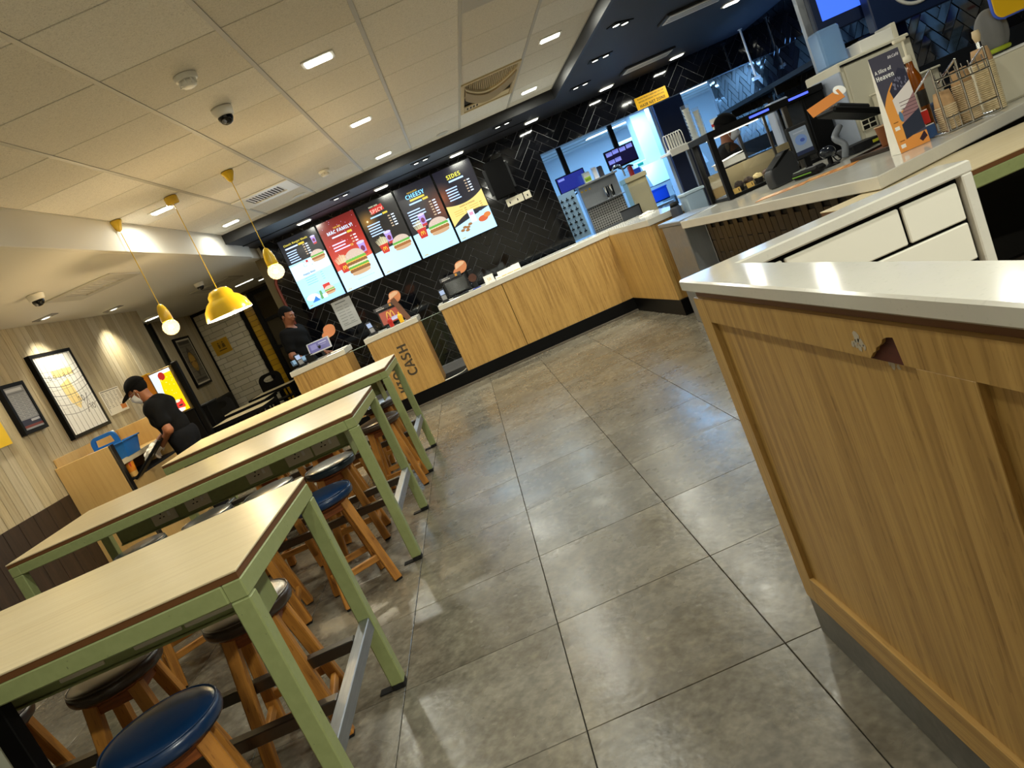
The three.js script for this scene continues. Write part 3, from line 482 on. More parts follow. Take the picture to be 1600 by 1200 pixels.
stool('brown', -1.70, -1.50, 0.2, 'brown round stool cut off by the lower left corner');
stool('brown', -1.63, -2.31, 0.12, 'brown round stool under the nearest table, left of the green leg');
stool('brown', -1.15, -2.35, 0.15, 'brown round stool right behind the front leg of the nearest table');
stool('brown', -2.10, -2.28, 0.1, 'brown round stool at the left edge beneath the nearest table');
stool('blue', -1.10, -3.47, 0.42, 'bright blue round stool at the end of the middle table');
stool('brown', -1.56, -3.45, 0.2, 'stool hidden behind the nearest table top, beside the bright blue one');
stool('blue', -2.0, -3.42, 0.6, 'stool behind the nearest table showing only orange wooden legs');
stool('slate', -1.2, -4.2, 0.1, 'dark blue stool with glossy seat directly behind the bright blue one');
stool('slate', -1.61, -4.24, 0.0, 'slate blue seat peeking over the corner of the nearest table');
stool('slate', -2.02, -4.24, 0.15, 'slate blue seat edge in the middle of the gap between the tables');
stool('slate', -2.46, -4.23, -0.1, 'slate grey seat edge nearest the left end of the gap');
stool('brown', -0.98, -5.0, 0.05, 'brown stool with sky blue reflection at the end of the farthest table');
stool('slate', -1.42, -5.02, 0.1, 'stool under the near side of the farthest table, second from its end'); stool('brown', -1.85, -5.0, 0.2, 'stool under the near side of the farthest table, third from its end');
stool('brown', -1.07, -5.82, 0.0, 'dark stool on the counter side of the farthest table'); stool('slate', -1.5, -5.82, 0.1, 'stool on the counter side of the farthest table, second from its end'); stool('brown', -1.95, -5.81, 0.0, 'stool on the counter side of the farthest table, third from its end');
stool('brown', 2.5, -2.45, 0.3, 'stool in the dark under the right hand table');

// ---------------------------------------------------------------- the low island in the foreground
{
  const t = thing('island_partition', 'oak fronted low partition with white stone top and chipped veneer', 'partition', [0.55, 0, -0.8]);
  const z0 = -1.745, z1 = 0.35, X = 0.5;
  pw(t, 'core', [bx(X + 0.02, 0.585, 0.0, 1.0, z0 + 0.004, z1, 0.002)], M.oak2);
  pw(t, 'recessed_panel', bx(X + 0.012, X + 0.022, 0.19, 0.945, z0 + 0.06, z1 - 0.02, 0, 'y'), M.oak);
  const zs = [[-1.745, -1.674], [-0.895, -0.782], [0.0, 0.1], [0.28, 0.35]];
  zs.forEach(([a, b], i) => pw(t, 'stile', bx(X, X + 0.02, i ? 0.205 : 0.12, i ? 0.934 : 0.994, a, b, 0.001, 'y', 0.3 * i), M.oak));
  // top rail with the broken-out piece (outline drawn along z, y)
  const zy = [[-1.674, 0.934], [-1.0, 0.934], [-0.994, 0.939], [-0.988, 0.944], [-0.979, 0.948], [-0.975, 0.954], [-0.966, 0.958], [-0.957, 0.963], [-0.953, 0.969], [-0.944, 0.973], [-0.936, 0.9745], [-0.925, 0.9755], [-0.919, 0.934], [0.35, 0.934], [0.35, 0.994], [-1.674, 0.994]];
  const rail = plate(zy.map(([z, y]) => [-z, y]), 0.02, 0).rotateY(Math.PI / 2).translate(X, 0, 0); uvBox(rail, 'y');
  pw(t, 'top_rail', rail, M.oak);
  pw(t, 'bare_core', bx(X + 0.006, X + 0.02, 0.930, 0.985, -1.02, -0.91, 0, 'z'), mat(0x6e3a1c, 0.7, { map: stoolTex }), 'exposed red brown chipboard under the broken veneer');
  { // whitish glue scuffs beside the break, thin flakes of filler
    const fl = [[-1.02, 0.965, 0.012], [-1.012, 0.958, 0.009], [-1.028, 0.955, 0.008], [-1.02, 0.949, 0.007], [-1.036, 0.952, 0.006], [-1.006, 0.951, 0.006], [-0.968, 0.922, 0.008], [-0.956, 0.921, 0.006], [-0.976, 0.925, 0.005]];
    const g = fl.map(([z, y, r], k) => { const p = []; for (let i = 0; i < 9; i++) { const a = i / 9 * Math.PI * 2, q = r * (0.55 + 0.6 * hash(i, k, 4)); p.push([-z + q * Math.cos(a) * 0.8, y + q * Math.sin(a)]); } return plate(p, 0.0008).rotateY(Math.PI / 2).translate(y > 0.934 ? X - 0.0005 : X + 0.0117, 0, 0); });
    pw(t, 'glue_marks', g, mat(0xb5aa96, 0.9), 'dried whitish glue smears');
  }
  pw(t, 'bottom_rail', bx(X, X + 0.02, 0.12, 0.205, -1.674, z1, 0.001, 'z'), M.oak);
  pw(t, 'skirting', bx(X + 0.003, 0.58, 0.0, 0.12, z0 + 0.003, z1, 0.002), M.kick, 'grey tile skirting');
  // tiled end wall running to the right
  pw(t, 'end_wall', bx(0.585, 1.17, 0.0, 1.0, -1.745, -1.685, 0.002), M.oak2);
  const bk = pw(t, 'tile_bed', bx(0.585, 1.172, 0.0, 1.012, -1.688, -1.679, 0), M.blackMatt, 'dark joints');
  { let gi = 0; const gc = {};
    for (let r = 0; r < 9; r++) { const y1 = 1.004 - r * 0.1, y0 = Math.max(0.12, y1 - 0.092), jo = r % 2 ? 0.865 : 1.015; const xs = [0.588]; for (let k = -2; k < 2; k++) { const x = jo + 0.303 * k; if (x > 0.6 && x < 1.16) xs.push(x); } xs.push(1.168);
      for (let i = 0; i + 1 < xs.length; i++) piece(bk, 'tile', bx(xs[i] + 0.004, xs[i + 1] - 0.004, y0, y1, -1.679, -1.667, 0.003).translate(-t.position.x, 0, -t.position.z), M.whiteGloss); } }
  pw(t, 'sub_top', [bx(X + 0.01, 0.575, 0.994, 1.016, z0, z1, 0.001, 'z'), bx(0.575, 1.175, 0.998, 1.016, z0, -1.68, 0.001, 'x')], M.edge, 'brown board under the stone');
  pw(t, 'stone_top', [prism([[0.487, 0.35], [0.487, -1.765], [1.2, -1.765], [1.2, -1.655], [0.6, -1.655], [0.6, 0.35]], 1.016, 1.046, 0.004), bx(1.172, 1.2, 0.0, 1.0165, -1.765, -1.655, 0.003)], M.quartz, 'polished white stone capping');
}
// ---------------------------------------------------------------- front counter
const plinthM = phys(0x060607, 0.4, { specularIntensity: 0.3 });
{ const t = thing('counter_plinth', 'continuous black plinth under the counters and ordering stands', 'plinth', [-0.4, 0, -8.4]); pw(t, 'body', [bx(-2.35, 1.70, 0, 0.16, -8.72, -8.145, 0.003), prism([[1.69, -8.15], [1.79, -6.66], [2.25, -6.66], [2.25, -8.72], [1.69, -8.72]], 0, 0.16, 0.003)], plinthM); pw(t, 'floor_strip', [bx(-2.35, 1.70, 0, 0.022, -8.148, -8.125, 0.002)], mat(0x5a5247, 0.5), 'narrow brown strip at the floor'); }
{ const t = thing('front_counter', 'long oak front counter with white top, turning the corner', 'counter', [0.7, 0.16, -8.4]);
  pw(t, 'front_panel', bx(-0.40, 0.35, 0.16, 0.92, -8.19, -8.15, 0.002, 'y'), M.oak); pw(t, 'front_panel', bx(0.356, 1.69, 0.16, 0.92, -8.19, -8.15, 0.002, 'y', 0.4), M.oak);
  pw(t, 'side_panel', bx(-0.40, -0.37, 0.16, 0.92, -8.7, -8.19, 0.002), M.oak2); pw(t, 'carcass', bx(-0.37, 1.69, 0.16, 0.9, -8.7, -8.19, 0), M.charcoal);
  pw(t, 'corner_panel', prism([[1.69, -8.15], [1.79, -6.70], [1.83, -6.70], [1.73, -8.15]], 0.16, 0.92, 0.001), M.oak); pw(t, 'end_panel', prism([[1.832, -6.705], [2.25, -6.705], [2.25, -6.735], [1.832, -6.735]], 0.16, 0.92, 0.001), M.oak2); pw(t, 'carcass', prism([[1.73, -8.15], [1.82, -6.74], [2.24, -6.74], [2.24, -8.7], [1.69, -8.7]], 0.16, 0.9, 0), M.charcoal);
  pw(t, 'counter_top', prism([[-0.415, -8.135], [1.70, -8.135], [1.775, -6.685], [2.27, -6.685], [2.27, -8.72], [-0.415, -8.72]], 0.92, 0.98, 0.003), M.quartz, 'white stone top');
  pw(t, 'hinge', bx(-0.412, -0.40, 0.74, 0.80, -8.19, -8.16, 0.002), M.steel); }
function kiosk(x0, x1, name, label) {
  const t = thing(name, label, 'counter', [(x0 + x1) / 2, 0.16, -8.4]);
  pw(t, 'front_panel', bx(x0, x1, 0.16, 0.91, -8.18, -8.15, 0.002, 'y', x0), M.oak); pw(t, 'side_panel', bx(x0, x0 + 0.02, 0.16, 0.91, -8.66, -8.18, 0.002), M.oak2); pw(t, 'side_panel', bx(x1 - 0.02, x1, 0.16, 0.91, -8.66, -8.18, 0.002), M.oak2); pw(t, 'back_panel', bx(x0 + 0.02, x1 - 0.02, 0.16, 0.91, -8.66, -8.64, 0.002), M.oak2);
  pw(t, 'counter_top', bx(x0 - 0.012, x1 + 0.012, 0.91, 0.972, -8.67, -8.135, 0.004), M.quartz, 'white stone top'); pw(t, 'hinge', bx(x0 - 0.01, x0, 0.72, 0.77, -8.19, -8.17, 0.002), M.steel); return t;
}
const k1 = kiosk(-1.33, -0.695, 'order_stand', 'oak ordering stand lettered KIOSK CASH with white top');
for (const [s, x, y] of [['KIOSK', -1.16, 0.46], ['CASH', -0.985, 0.56]]) pw(k1, 'lettering', text(s, 0.112, 0.002).rotateZ(Math.PI / 2).translate(x, y, -8.151), mat(0x3c3222, 0.6), 'dark letters ' + s);
kiosk(-2.25, -1.60, 'order_stand', 'plain oak ordering stand with tilted tablet, far left of the counter');
for (const [a, b, l] of [[-1.60, -1.33, 'low glass screen between the two ordering stands'], [-0.695, -0.40, 'low glass screen between the lettered stand and the front counter']]) { const t = thing('glass_screen', l, 'glass panel', [(a + b) / 2, 0.16, -8.3]); pw(t, 'pane', bx(a + 0.01, b - 0.01, 0.162, 0.90, -8.304, -8.298, 0), M.glass); pw(t, 'top_edge', bx(a + 0.01, b - 0.01, 0.90, 0.906, -8.306, -8.296, 0.001), mat(0x9fb0a6, 0.2)); }
{ const t = thing('skirting_board', 'grey skirting along the foot of the black tile wall', 'skirting', [-0.6, 0, -9.78]); pw(t, 'board', bx(-2.55, -0.3, 0, 0.14, -9.81, -9.77, 0.003), M.grey); }
{ const t = thing('cable', 'white cable lying on the black plinth beside the lettered stand', 'cable', [-0.55, 0.16, -8.2]); pw(t, 'wire', tube([[-0.69, 0.165, -8.165], [-0.62, 0.165, -8.17], [-0.52, 0.165, -8.21], [-0.45, 0.168, -8.25], [-0.415, 0.18, -8.27]], 0.006, 20, 6), M.white); }

// ---------------------------------------------------------------- till counter on the right
{ const t = thing('till_counter', 'white topped till counter with dark tiled front', 'counter', [2.3, 0, -4.6]);
  pw(t, 'counter_top', prism([[1.70, -5.52], [1.83, -3.09], [3.5, -3.63], [3.5, -4.4], [2.85, -4.35], [2.85, -5.98], [2.12, -5.9]], 0.86, 0.92, 0.004), M.quartz, 'white stone top');
  const base = pw(t, 'base', prism([[1.86, -5.42], [1.97, -3.28], [3.45, -3.76], [3.45, -4.35], [2.8, -4.3], [2.8, -5.9], [2.15, -5.85]], 0.0, 0.862, 0), mat(0x14110e, 0.7));
  pw(t, 'end_cladding', prism([[1.845, -5.42], [1.845, -5.44], [2.135, -5.87], [2.15, -5.855]], 0.0, 0.858, 0.001), M.steel, 'stainless end panel');
  const tm = [mat(0x221912, 0.3), mat(0x1c150f, 0.3), mat(0x261d15, 0.35)], g = bx(-0.036, 0.036, -0.098, 0.098, 0, 0.01, 0.002), ang = Math.atan2(0.11, 2.14);
  for (let i = 0; i < 28; i++) for (let r = 0; r < 4; r++) { const k = (i + 0.5) * 0.076, y = 0.80 - r * 0.2 - (i % 2 ? 0.1 : 0); if (y < 0.1) continue; const m = piece(base, 'tile', g, tm[(hash(i, r, 2) * 3) | 0], 1.859 + 0.11 * k / 2.14 - 2.3, y - 0, -5.42 + k + 4.6); m.rotation.y = -Math.PI / 2 + ang; } }
{ const t = thing('steel_unit', 'brushed stainless steel cabinet beside the glass display case', 'cabinet', [1.92, 0, -5.78]); pw(t, 'body', bx(1.74, 2.02, 0.0, 0.89, -6.2, -5.62, 0.006), M.steel); pw(t, 'work_top', bx(1.72, 2.05, 0.89, 0.925, -6.22, -5.60, 0.006), M.steel); }

// ---------------------------------------------------------------- printed graphics
const T = (g, s, x, y, size, color, o = {}) => { g.fillStyle = color; g.font = `${o.w ?? 'bold'} ${size}px ${o.f ?? 'sans-serif'}`; g.textAlign = o.a ?? 'center'; g.fillText(s, x, y); };
const R = (g, x, y, w, h, c) => { g.fillStyle = c; g.fillRect(x, y, w, h); };
const El = (g, x, y, a, b, c, s = 0, e = Math.PI * 2) => { g.fillStyle = c; g.beginPath(); g.ellipse(x, y, a, b, 0, s, e); g.fill(); };
const Po = (g, p, c) => { g.fillStyle = c; g.beginPath(); p.forEach(([x, y], i) => i ? g.lineTo(x, y) : g.moveTo(x, y)); g.closePath(); g.fill(); };
function arches(g, x, y, s, c, lw = 0.16) { g.strokeStyle = c; g.lineWidth = s * lw; g.beginPath(); g.moveTo(x - s / 2, y + s / 2); g.bezierCurveTo(x - s * 0.45, y - s * 0.75, x - s * 0.08, y - s * 0.75, x, y + s * 0.38); g.bezierCurveTo(x + s * 0.08, y - s * 0.75, x + s * 0.45, y - s * 0.75, x + s / 2, y + s / 2); g.stroke(); }
function fries(g, x, y, s) { for (let k = 0; k < 11; k++) { const a = (k - 5) / 5; Po(g, [[x + a * s * 0.28 - 3, y], [x + a * s * 0.5 - 3, y - s * (0.8 - 0.2 * Math.abs(a) + 0.12 * hash(k, 3))], [x + a * s * 0.5 + 4, y - s * (0.78 - 0.2 * Math.abs(a))], [x + a * s * 0.28 + 4, y]], k % 2 ? '#f6e3b4' : '#efd79a'); } Po(g, [[x - s * 0.36, y - s * 0.2], [x + s * 0.36, y - s * 0.2], [x + s * 0.27, y + s * 0.5], [x - s * 0.27, y + s * 0.5]], '#c9281f'); arches(g, x, y + s * 0.16, s * 0.3, '#f5bf30'); }
function cup(g, x, y, s) { Po(g, [[x - s * 0.3, y - s * 0.5], [x + s * 0.3, y - s * 0.5], [x + s * 0.22, y + s * 0.5], [x - s * 0.22, y + s * 0.5]], '#b58fc9'); El(g, x, y - s * 0.5, s * 0.33, s * 0.12, '#d9c4e8'); El(g, x, y, s * 0.17, s * 0.22, '#7a2246'); Po(g, [[x - s * 0.2, y + s * 0.3], [x + s * 0.24, y + s * 0.3], [x + s * 0.22, y + s * 0.52], [x - s * 0.22, y + s * 0.52]], '#c22a2a'); }
function burger(g, x, y, s, tall = 1) { El(g, x, y, s * 0.5, s * 0.34 * tall, '#d9b69a', Math.PI, 0); for (let k = 0; k < 20; k++) El(g, x - s * 0.4 + hash(k, 1) * s * 0.8, y - s * 0.03 - hash(k, 2) * s * 0.22, 2, 1.5, '#f4e4cf'); let yy = y; for (const [c, h] of tall > 1 ? [['#6cae3e', 0.1], ['#f2b53a', 0.06], ['#8a5228', 0.12], ['#e9c9a0', 0.08], ['#57a335', 0.09], ['#f2b53a', 0.06], ['#8a5228', 0.12]] : [['#5fa83a', 0.1], ['#e8dba0', 0.06], ['#a8642f', 0.13]]) { for (let k = 0; k < 7; k++) El(g, x - s * 0.42 + k * s * 0.14, yy + s * h / 2, s * 0.11, s * h * 0.75, c); yy += s * h; } R(g, x - s * 0.47, yy, s * 0.94, s * 0.1, '#d8a878'); El(g, x, yy + s * 0.1, s * 0.47, s * 0.09, '#cf9c6c'); }
function rows(g, x, y, n, w, dy, c = '#cfe3ff', pc = '#ffffff') { for (let k = 0; k < n; k++) { R(g, x, y + k * dy, w * (0.62 + 0.35 * hash(k, n)), dy * 0.42, c); R(g, x + w * 1.16, y + k * dy - dy * 0.7, w * 0.12, dy * 0.4, '#d8b48c'); R(g, x + w * 1.34, y + k * dy - dy * 0.7, w * 0.16, dy * 0.42, pc); } }
const menuArt = [
  (g, w, h) => { R(g, 0, 0, w, h, '#15161c'); T(g, 'Classic Burger Meals', w * 0.42, 66, 25, '#f7d64a'); R(g, 40, 84, 130, 14, '#e8f0ff'); R(g, 176, 80, 60, 20, '#e8c33a'); rows(g, 36, 122, 5, 150, 23); cup(g, 330, 110, 74);
    R(g, 0, 240, w, h, '#bfeef6'); Po(g, [[0, 260], [w, 236], [w, 380], [0, 400]], '#e6f8fb'); burger(g, 300, 240, 130); R(g, 170, 250, 22, 22, '#c9281f'); for (let k = 0; k < 12; k++) El(g, 130 + hash(k, 5) * 90, 250 + hash(k, 6) * 60, 4, 3, '#9ec2a0');
    T(g, 'Happy Meal', w * 0.4, 376, 22, '#12507a'); for (let k = 0; k < 4; k++) { R(g, 90, 402 + k * 22, 110, 5, '#7fb9c6'); R(g, 250, 402 + k * 22, 24, 5, '#7fb9c6'); }
    R(g, 0, 560, w, h, '#a9dcf0'); El(g, 80, 590, 60, 30, '#ffffff'); El(g, 110, 604, 44, 22, '#f4fbff'); Po(g, [[60, 640], [110, 590], [140, 640]], '#2f7cc4'); Po(g, [[212, 600], [215, 520], [286, 520], [290, 600]], '#d22a24'); burger(g, 262, 580, 100); Po(g, [[150, 640], [160, 560], [180, 560], [188, 640]], '#5aa05a'); R(g, 176, 600, 44, 40, '#eef4ff'); R(g, 20, h - 24, 30, 8, '#caa84a'); },
  (g, w, h) => { const gr = g.createLinearGradient(0, 0, 0, h); gr.addColorStop(0, '#6e1a16'); gr.addColorStop(0.35, '#b3261c'); gr.addColorStop(0.62, '#dd4a36'); g.fillStyle = gr; g.fillRect(0, 0, w, h); for (let k = 0; k < 26; k++) El(g, hash(k, 11) * w, hash(k, 12) * 240, 2.5, 2.5, '#f1c9ff'); T(g, 'THE BIG', w * 0.46, 92, 20, '#f0c23c'); T(g, 'MAC FAMILY!', w * 0.5, 134, 42, '#e6f6ff'); R(g, 90, 160, 150, 13, '#f4f6ff'); R(g, 246, 156, 50, 20, '#e8c33a'); rows(g, 60, 226, 3, 170, 28, '#f3d7f0'); El(g, 340, 300, 13, 13, '#ffd98a');
    Po(g, [[0, 470], [w, 440], [w, h], [0, h]], '#cfeffa'); fries(g, 84, 440, 130); cup(g, 320, 360, 120); burger(g, 216, 410, 200, 1.2); T(g, '10', 236, 300, 30, '#f2c34a'); R(g, 20, h - 24, 40, 8, '#caa84a'); for (let k = 0; k < 8; k++) R(g, 150 + k * 22, 610, 18, 4, '#9cc9e0'); },
  (g, w, h) => { R(g, 0, 0, w, h, '#1a1717'); const gr = g.createRadialGradient(60, 160, 5, 60, 160, 120); gr.addColorStop(0, '#a5702f'); gr.addColorStop(1, '#1a1717'); g.fillStyle = gr; g.fillRect(0, 0, 220, 320); El(g, 60, 160, 10, 10, '#ffe0a0'); T(g, 'FIERY AND', w * 0.44, 56, 18, '#f4e1b0'); Po(g, [[120, 66], [250, 50], [262, 110], [130, 120]], '#c9281f'); T(g, 'SPICY', w * 0.48, 112, 48, '#ffb79a'); R(g, 100, 138, 120, 13, '#bfe0ff'); R(g, 226, 134, 50, 18, '#e8c33a'); rows(g, 40, 196, 5, 190, 25);
    Po(g, [[0, 460], [w, 440], [w, h], [0, h]], '#cdeffa'); fries(g, 110, 430, 120); cup(g, 190, 370, 110); burger(g, 280, 440, 170); R(g, 24, h - 24, 40, 8, '#caa84a'); },
  (g, w, h) => { const gr = g.createRadialGradient(w, 300, 20, w, 300, 230); gr.addColorStop(0, '#7b3a20'); gr.addColorStop(1, '#16141d'); R(g, 0, 0, w, h, '#16141d'); g.fillStyle = gr; g.fillRect(0, 0, w, 440); T(g, 'INDULGENT', w * 0.42, 78, 18, '#e9b93c'); T(g, 'CHEESY', w * 0.46, 124, 54, '#8fe0ff'); R(g, 110, 134, 150, 18, '#e8c33a'); R(g, 90, 168, 130, 14, '#bfe6ff'); R(g, 228, 162, 56, 20, '#e8c33a'); rows(g, 40, 232, 6, 200, 26);
    Po(g, [[0, 450], [w, 430], [w, h], [0, h]], '#c8effb'); fries(g, 100, 440, 130); cup(g, 150, 350, 110); burger(g, 268, 440, 190); R(g, 24, h - 24, 40, 8, '#caa84a'); },
  (g, w, h) => { R(g, 0, 0, w, h, '#181520'); const gr = g.createRadialGradient(0, 240, 10, 0, 240, 150); gr.addColorStop(0, '#8a4424'); gr.addColorStop(1, '#181520'); g.fillStyle = gr; g.fillRect(0, 60, 200, 330); T(g, 'SIDES', w * 0.48, 108, 54, '#ffe84a'); R(g, 120, 122, 150, 16, '#cfeaff'); rows(g, 60, 186, 5, 170, 26);
    g.fillStyle = '#f6d273'; g.beginPath(); g.moveTo(0, 330); g.quadraticCurveTo(w * 0.55, 400, w, 300); g.lineTo(w, 470); g.quadraticCurveTo(w * 0.5, 400, 0, 530); g.fill(); T(g, 'SHAKES & SUNDAES', w * 0.52, 384, 17, '#a06a1e'); for (let k = 0; k < 3; k++) for (const x of [50, 210]) { R(g, x, 404 + k * 20, 90, 5, '#d6a845'); R(g, x + 106, 402 + k * 20, 22, 6, '#b9852c'); }
    Po(g, [[0, 540], [w, 470], [w, h], [0, h]], '#cbf0fb'); R(g, 170, 440, 60, 120, '#e8f8ff'); R(g, 180, 460, 40, 30, '#e89aa8'); for (const [x, y] of [[60, 590], [90, 570], [120, 580], [150, 560], [106, 604]]) El(g, x, y, 22, 13, '#a46a36'); El(g, 290, 560, 50, 28, '#d65a2a'); El(g, 340, 540, 36, 24, '#e07a30'); g.strokeStyle = '#b8c8d0'; g.lineWidth = 5; g.beginPath(); g.arc(290, 520, 34, Math.PI, 0); g.stroke(); R(g, 20, h - 24, 40, 8, '#caa84a'); },
];
const menuName = ['menu screen with classic burger meals, leftmost of the row', 'red menu screen with a tall stacked burger', 'dark menu screen with a red SPICY heading', 'dark menu screen with a pale blue CHEESY heading', 'menu screen with yellow SIDES heading, rightmost of the row'];
for (let i = 0; i < 5; i++) {
  const w = 0.552, x = -2.09 + 0.279 + i * 0.557, y = 2.05, t = thing('menu_screen', menuName[i], 'screen', [x, 1.565, -9.74], 0, 'menu screens on the back wall');
  pw(t, 'housing', bx(x - w / 2, x + w / 2, 1.563, 2.537, -9.79, -9.735, 0.004), M.black); pw(t, 'bracket', bx(x - 0.12, x + 0.12, 1.85, 2.2, -9.797, -9.785, 0.002), M.steelDark);
  const tex = canvasTex(384, 680, menuArt[i]);
  pw(t, 'display', pane(w - 0.024, 0.952).translate(x, y, -9.7335), new THREE.MeshStandardMaterial({ color: 0x050505, roughness: 0.25, emissive: new THREE.Color().setRGB(0.82, 0.95, 1.12), emissiveMap: tex, emissiveIntensity: 1.45 }));
  areaLight(x, 1.85, -9.72, w - 0.05, 0.5, new THREE.Color().setRGB(0.55, 0.8, 1), P_SCREEN, [x, 1.2, -6]);
}
// framed prints on the left wall: local x runs towards -z
function onLeft(name, label, cat, X, z0, z1, y0, y1, depth, frame, tex, fm = M.black, inset = 0.004, group) {
  const w = Math.abs(z1 - z0), h = y1 - y0, t = thing(name, label, cat, [X, y0, (z0 + z1) / 2], Math.PI / 2, group);
  if (frame > 0) { const s = new THREE.Shape([[-w / 2, 0], [w / 2, 0], [w / 2, h], [-w / 2, h]].map(p => new THREE.Vector2(...p))); s.holes.push(new THREE.Path([[-w / 2 + frame, frame], [-w / 2 + frame, h - frame], [w / 2 - frame, h - frame], [w / 2 - frame, frame]].map(p => new THREE.Vector2(...p)))); part(t, 'frame', plate(s, depth, 0.003), fm); part(t, 'backing', bx(-w / 2 + frame * 0.5, w / 2 - frame * 0.5, frame * 0.5, h - frame * 0.5, 0, depth * 0.5, 0), M.white); }
  else part(t, 'board', bx(-w / 2, w / 2, 0, h, 0, depth, 0.001), M.white);
  part(t, 'print', pane(w - 2 * frame, h - 2 * frame).translate(0, h / 2, frame > 0 ? depth - inset * 1.6 : depth + 0.0006), mat(0xffffff, 0.5, { map: tex })); return t;
}
const doubleArt = canvasTex(512, 768, (g, w, h) => { R(g, 0, 0, w, h, '#e9e9e8'); R(g, 130, 150, 280, 70, '#f3d792'); Po(g, [[150, 300], [300, 250], [330, 480], [260, 560], [180, 480]], '#f3dc9a'); g.lineWidth = 4; for (let k = 0; k < 8; k++) { g.strokeStyle = '#16161a'; const x = 30 + k * 64; g.beginPath(); g.moveTo(x, 0); g.lineTo(x, h); g.stroke(); } for (let k = 0; k < 5; k++) { g.strokeStyle = k > 2 ? '#a3a3a6' : '#57575b'; g.lineWidth = k > 2 ? 7 : 5; const y = 190 + k * 92; g.beginPath(); g.moveTo(0, y); g.quadraticCurveTo(w * 0.5, y + 70, w, y - 20); g.stroke(); g.lineWidth = 2; g.beginPath(); g.moveTo(0, y - 46); g.quadraticCurveTo(w * 0.5, y - 20, w, y - 70); g.stroke(); } [...'DOUBLE'].forEach((c, i) => T(g, c, 80 + i * 66, 232, 58, '#121214', { w: 'normal' })); T(g, '10', 330, 500, 84, '#121214', { w: 'normal' }); T(g, '10', 420, 600, 84, '#121214', { w: 'normal' }); g.strokeStyle = '#121214'; g.lineWidth = 7; g.beginPath(); g.moveTo(430, 430); g.lineTo(330, 620); g.stroke(); });
onLeft('framed_print', 'tall white framed print reading DOUBLE 10/10', 'picture', -4.081, -6.905, -7.62, 1.27, 2.15, 0.05, 0.035, doubleArt);
onLeft('notice_board', 'small black framed grey information board', 'sign', -4.081, -6.30, -6.645, 1.475, 1.945, 0.05, 0.035, canvasTex(320, 440, (g, w, h) => { R(g, 0, 0, w, h, '#8f9298'); R(g, 20, 16, w - 60, 30, '#c9cbd0'); R(g, 20, 60, w - 40, 5, '#4a4c52'); for (let r = 0; r < 7; r++) for (let c = 0; c < 3; c++) { R(g, 20 + c * 98, 84 + r * 36, 82, 24, '#a7aab0'); R(g, 26 + c * 98, 90 + r * 36, 50, 4, '#5d6068'); R(g, 26 + c * 98, 98 + r * 36, 64, 3, '#6d7078'); } R(g, 0, 340, w, 60, '#23233c'); R(g, w * 0.5, 346, w * 0.46, 24, '#b9bcc4'); R(g, 0, 398, w, 24, '#7c3326'); }));
onLeft('yellow_sign', 'yellow wall sign cut off by the left edge', 'sign', -4.081, -5.75, -6.13, 1.455, 1.66, 0.02, 0, canvasTex(128, 64, (g, w, h) => { R(g, 0, 0, w, h, '#e4bd13'); R(g, 60, 20, 30, 4, '#5a4a08'); }));
onLeft('wall_notice', 'white printed notice with orange corner beside the worker', 'poster', -4.081, -7.775, -8.19, 1.338, 1.62, 0.006, 0, canvasTex(320, 220, (g, w, h) => { R(g, 0, 0, w, h, '#d9d4c8'); R(g, 10, 8, w - 20, 6, '#4d4a46'); for (let c = 0; c < 4; c++) for (let r = 0; r < 11; r++) R(g, 18 + c * 62, 26 + r * 13, 20 + 26 * hash(c, r, 9), 4, '#6b665f'); R(g, 12, 20, 5, 180, '#4d4a46'); R(g, w - 110, h - 62, 92, 42, '#c47a3c'); R(g, w - 60, 24, 40, 90, '#b9b2a4'); }));
onLeft('framed_print', 'tall dark framed art print with burger motif in the recess', 'picture', -4.9, -12.18, -12.85, 1.2, 2.1, 0.04, 0.04, canvasTex(320, 448, (g, w, h) => { R(g, 0, 0, w, h, '#cfc8b4'); R(g, 14, 14, w - 28, h - 28, '#6d675a'); for (let k = 0; k < 9; k++) { R(g, 20 + k * 34, 14, 3, h - 28, '#2a2722'); R(g, 14, 20 + k * 50, w - 28, 3, '#2a2722'); } Po(g, [[w / 2, 70], [w - 60, 220], [w / 2, 390], [60, 220]], '#3a342a'); El(g, w / 2, 230, 74, 96, '#8a6c26'); El(g, w / 2, 200, 60, 40, '#b08a34'); R(g, w / 2 - 60, 224, 120, 14, '#4a2e18'); El(g, w / 2, 260, 60, 34, '#a88030'); R(g, 40, 24, w - 80, 26, '#2a2722'); R(g, 40, h - 52, w - 80, 20, '#2a2722'); }));
{ const t = thing('restroom_sign', 'yellow restroom sign on the white brick tiles', 'sign', [-4.65, 1.57, -13.515]); pw(t, 'plate', bx(-4.81, -4.50, 1.57, 1.85, -13.515, -13.508, 0.001), M.yellow); pw(t, 'print', pane(0.3, 0.27).translate(-4.655, 1.71, -13.5072), mat(0xffffff, 0.5, { map: canvasTex(160, 140, (g, w, h) => { R(g, 0, 0, w, h, '#c79c18'); for (const x of [58, 102]) { El(g, x, 32, 8, 8, '#6d5408'); Po(g, [[x - 12, 44], [x + 12, 44], [x + (x > 80 ? 16 : 8), 84], [x - (x > 80 ? 16 : 8), 84]], '#6d5408'); } R(g, 78, 24, 3, 62, '#6d5408'); R(g, 40, 100, 80, 8, '#3a2c06'); }) })); }
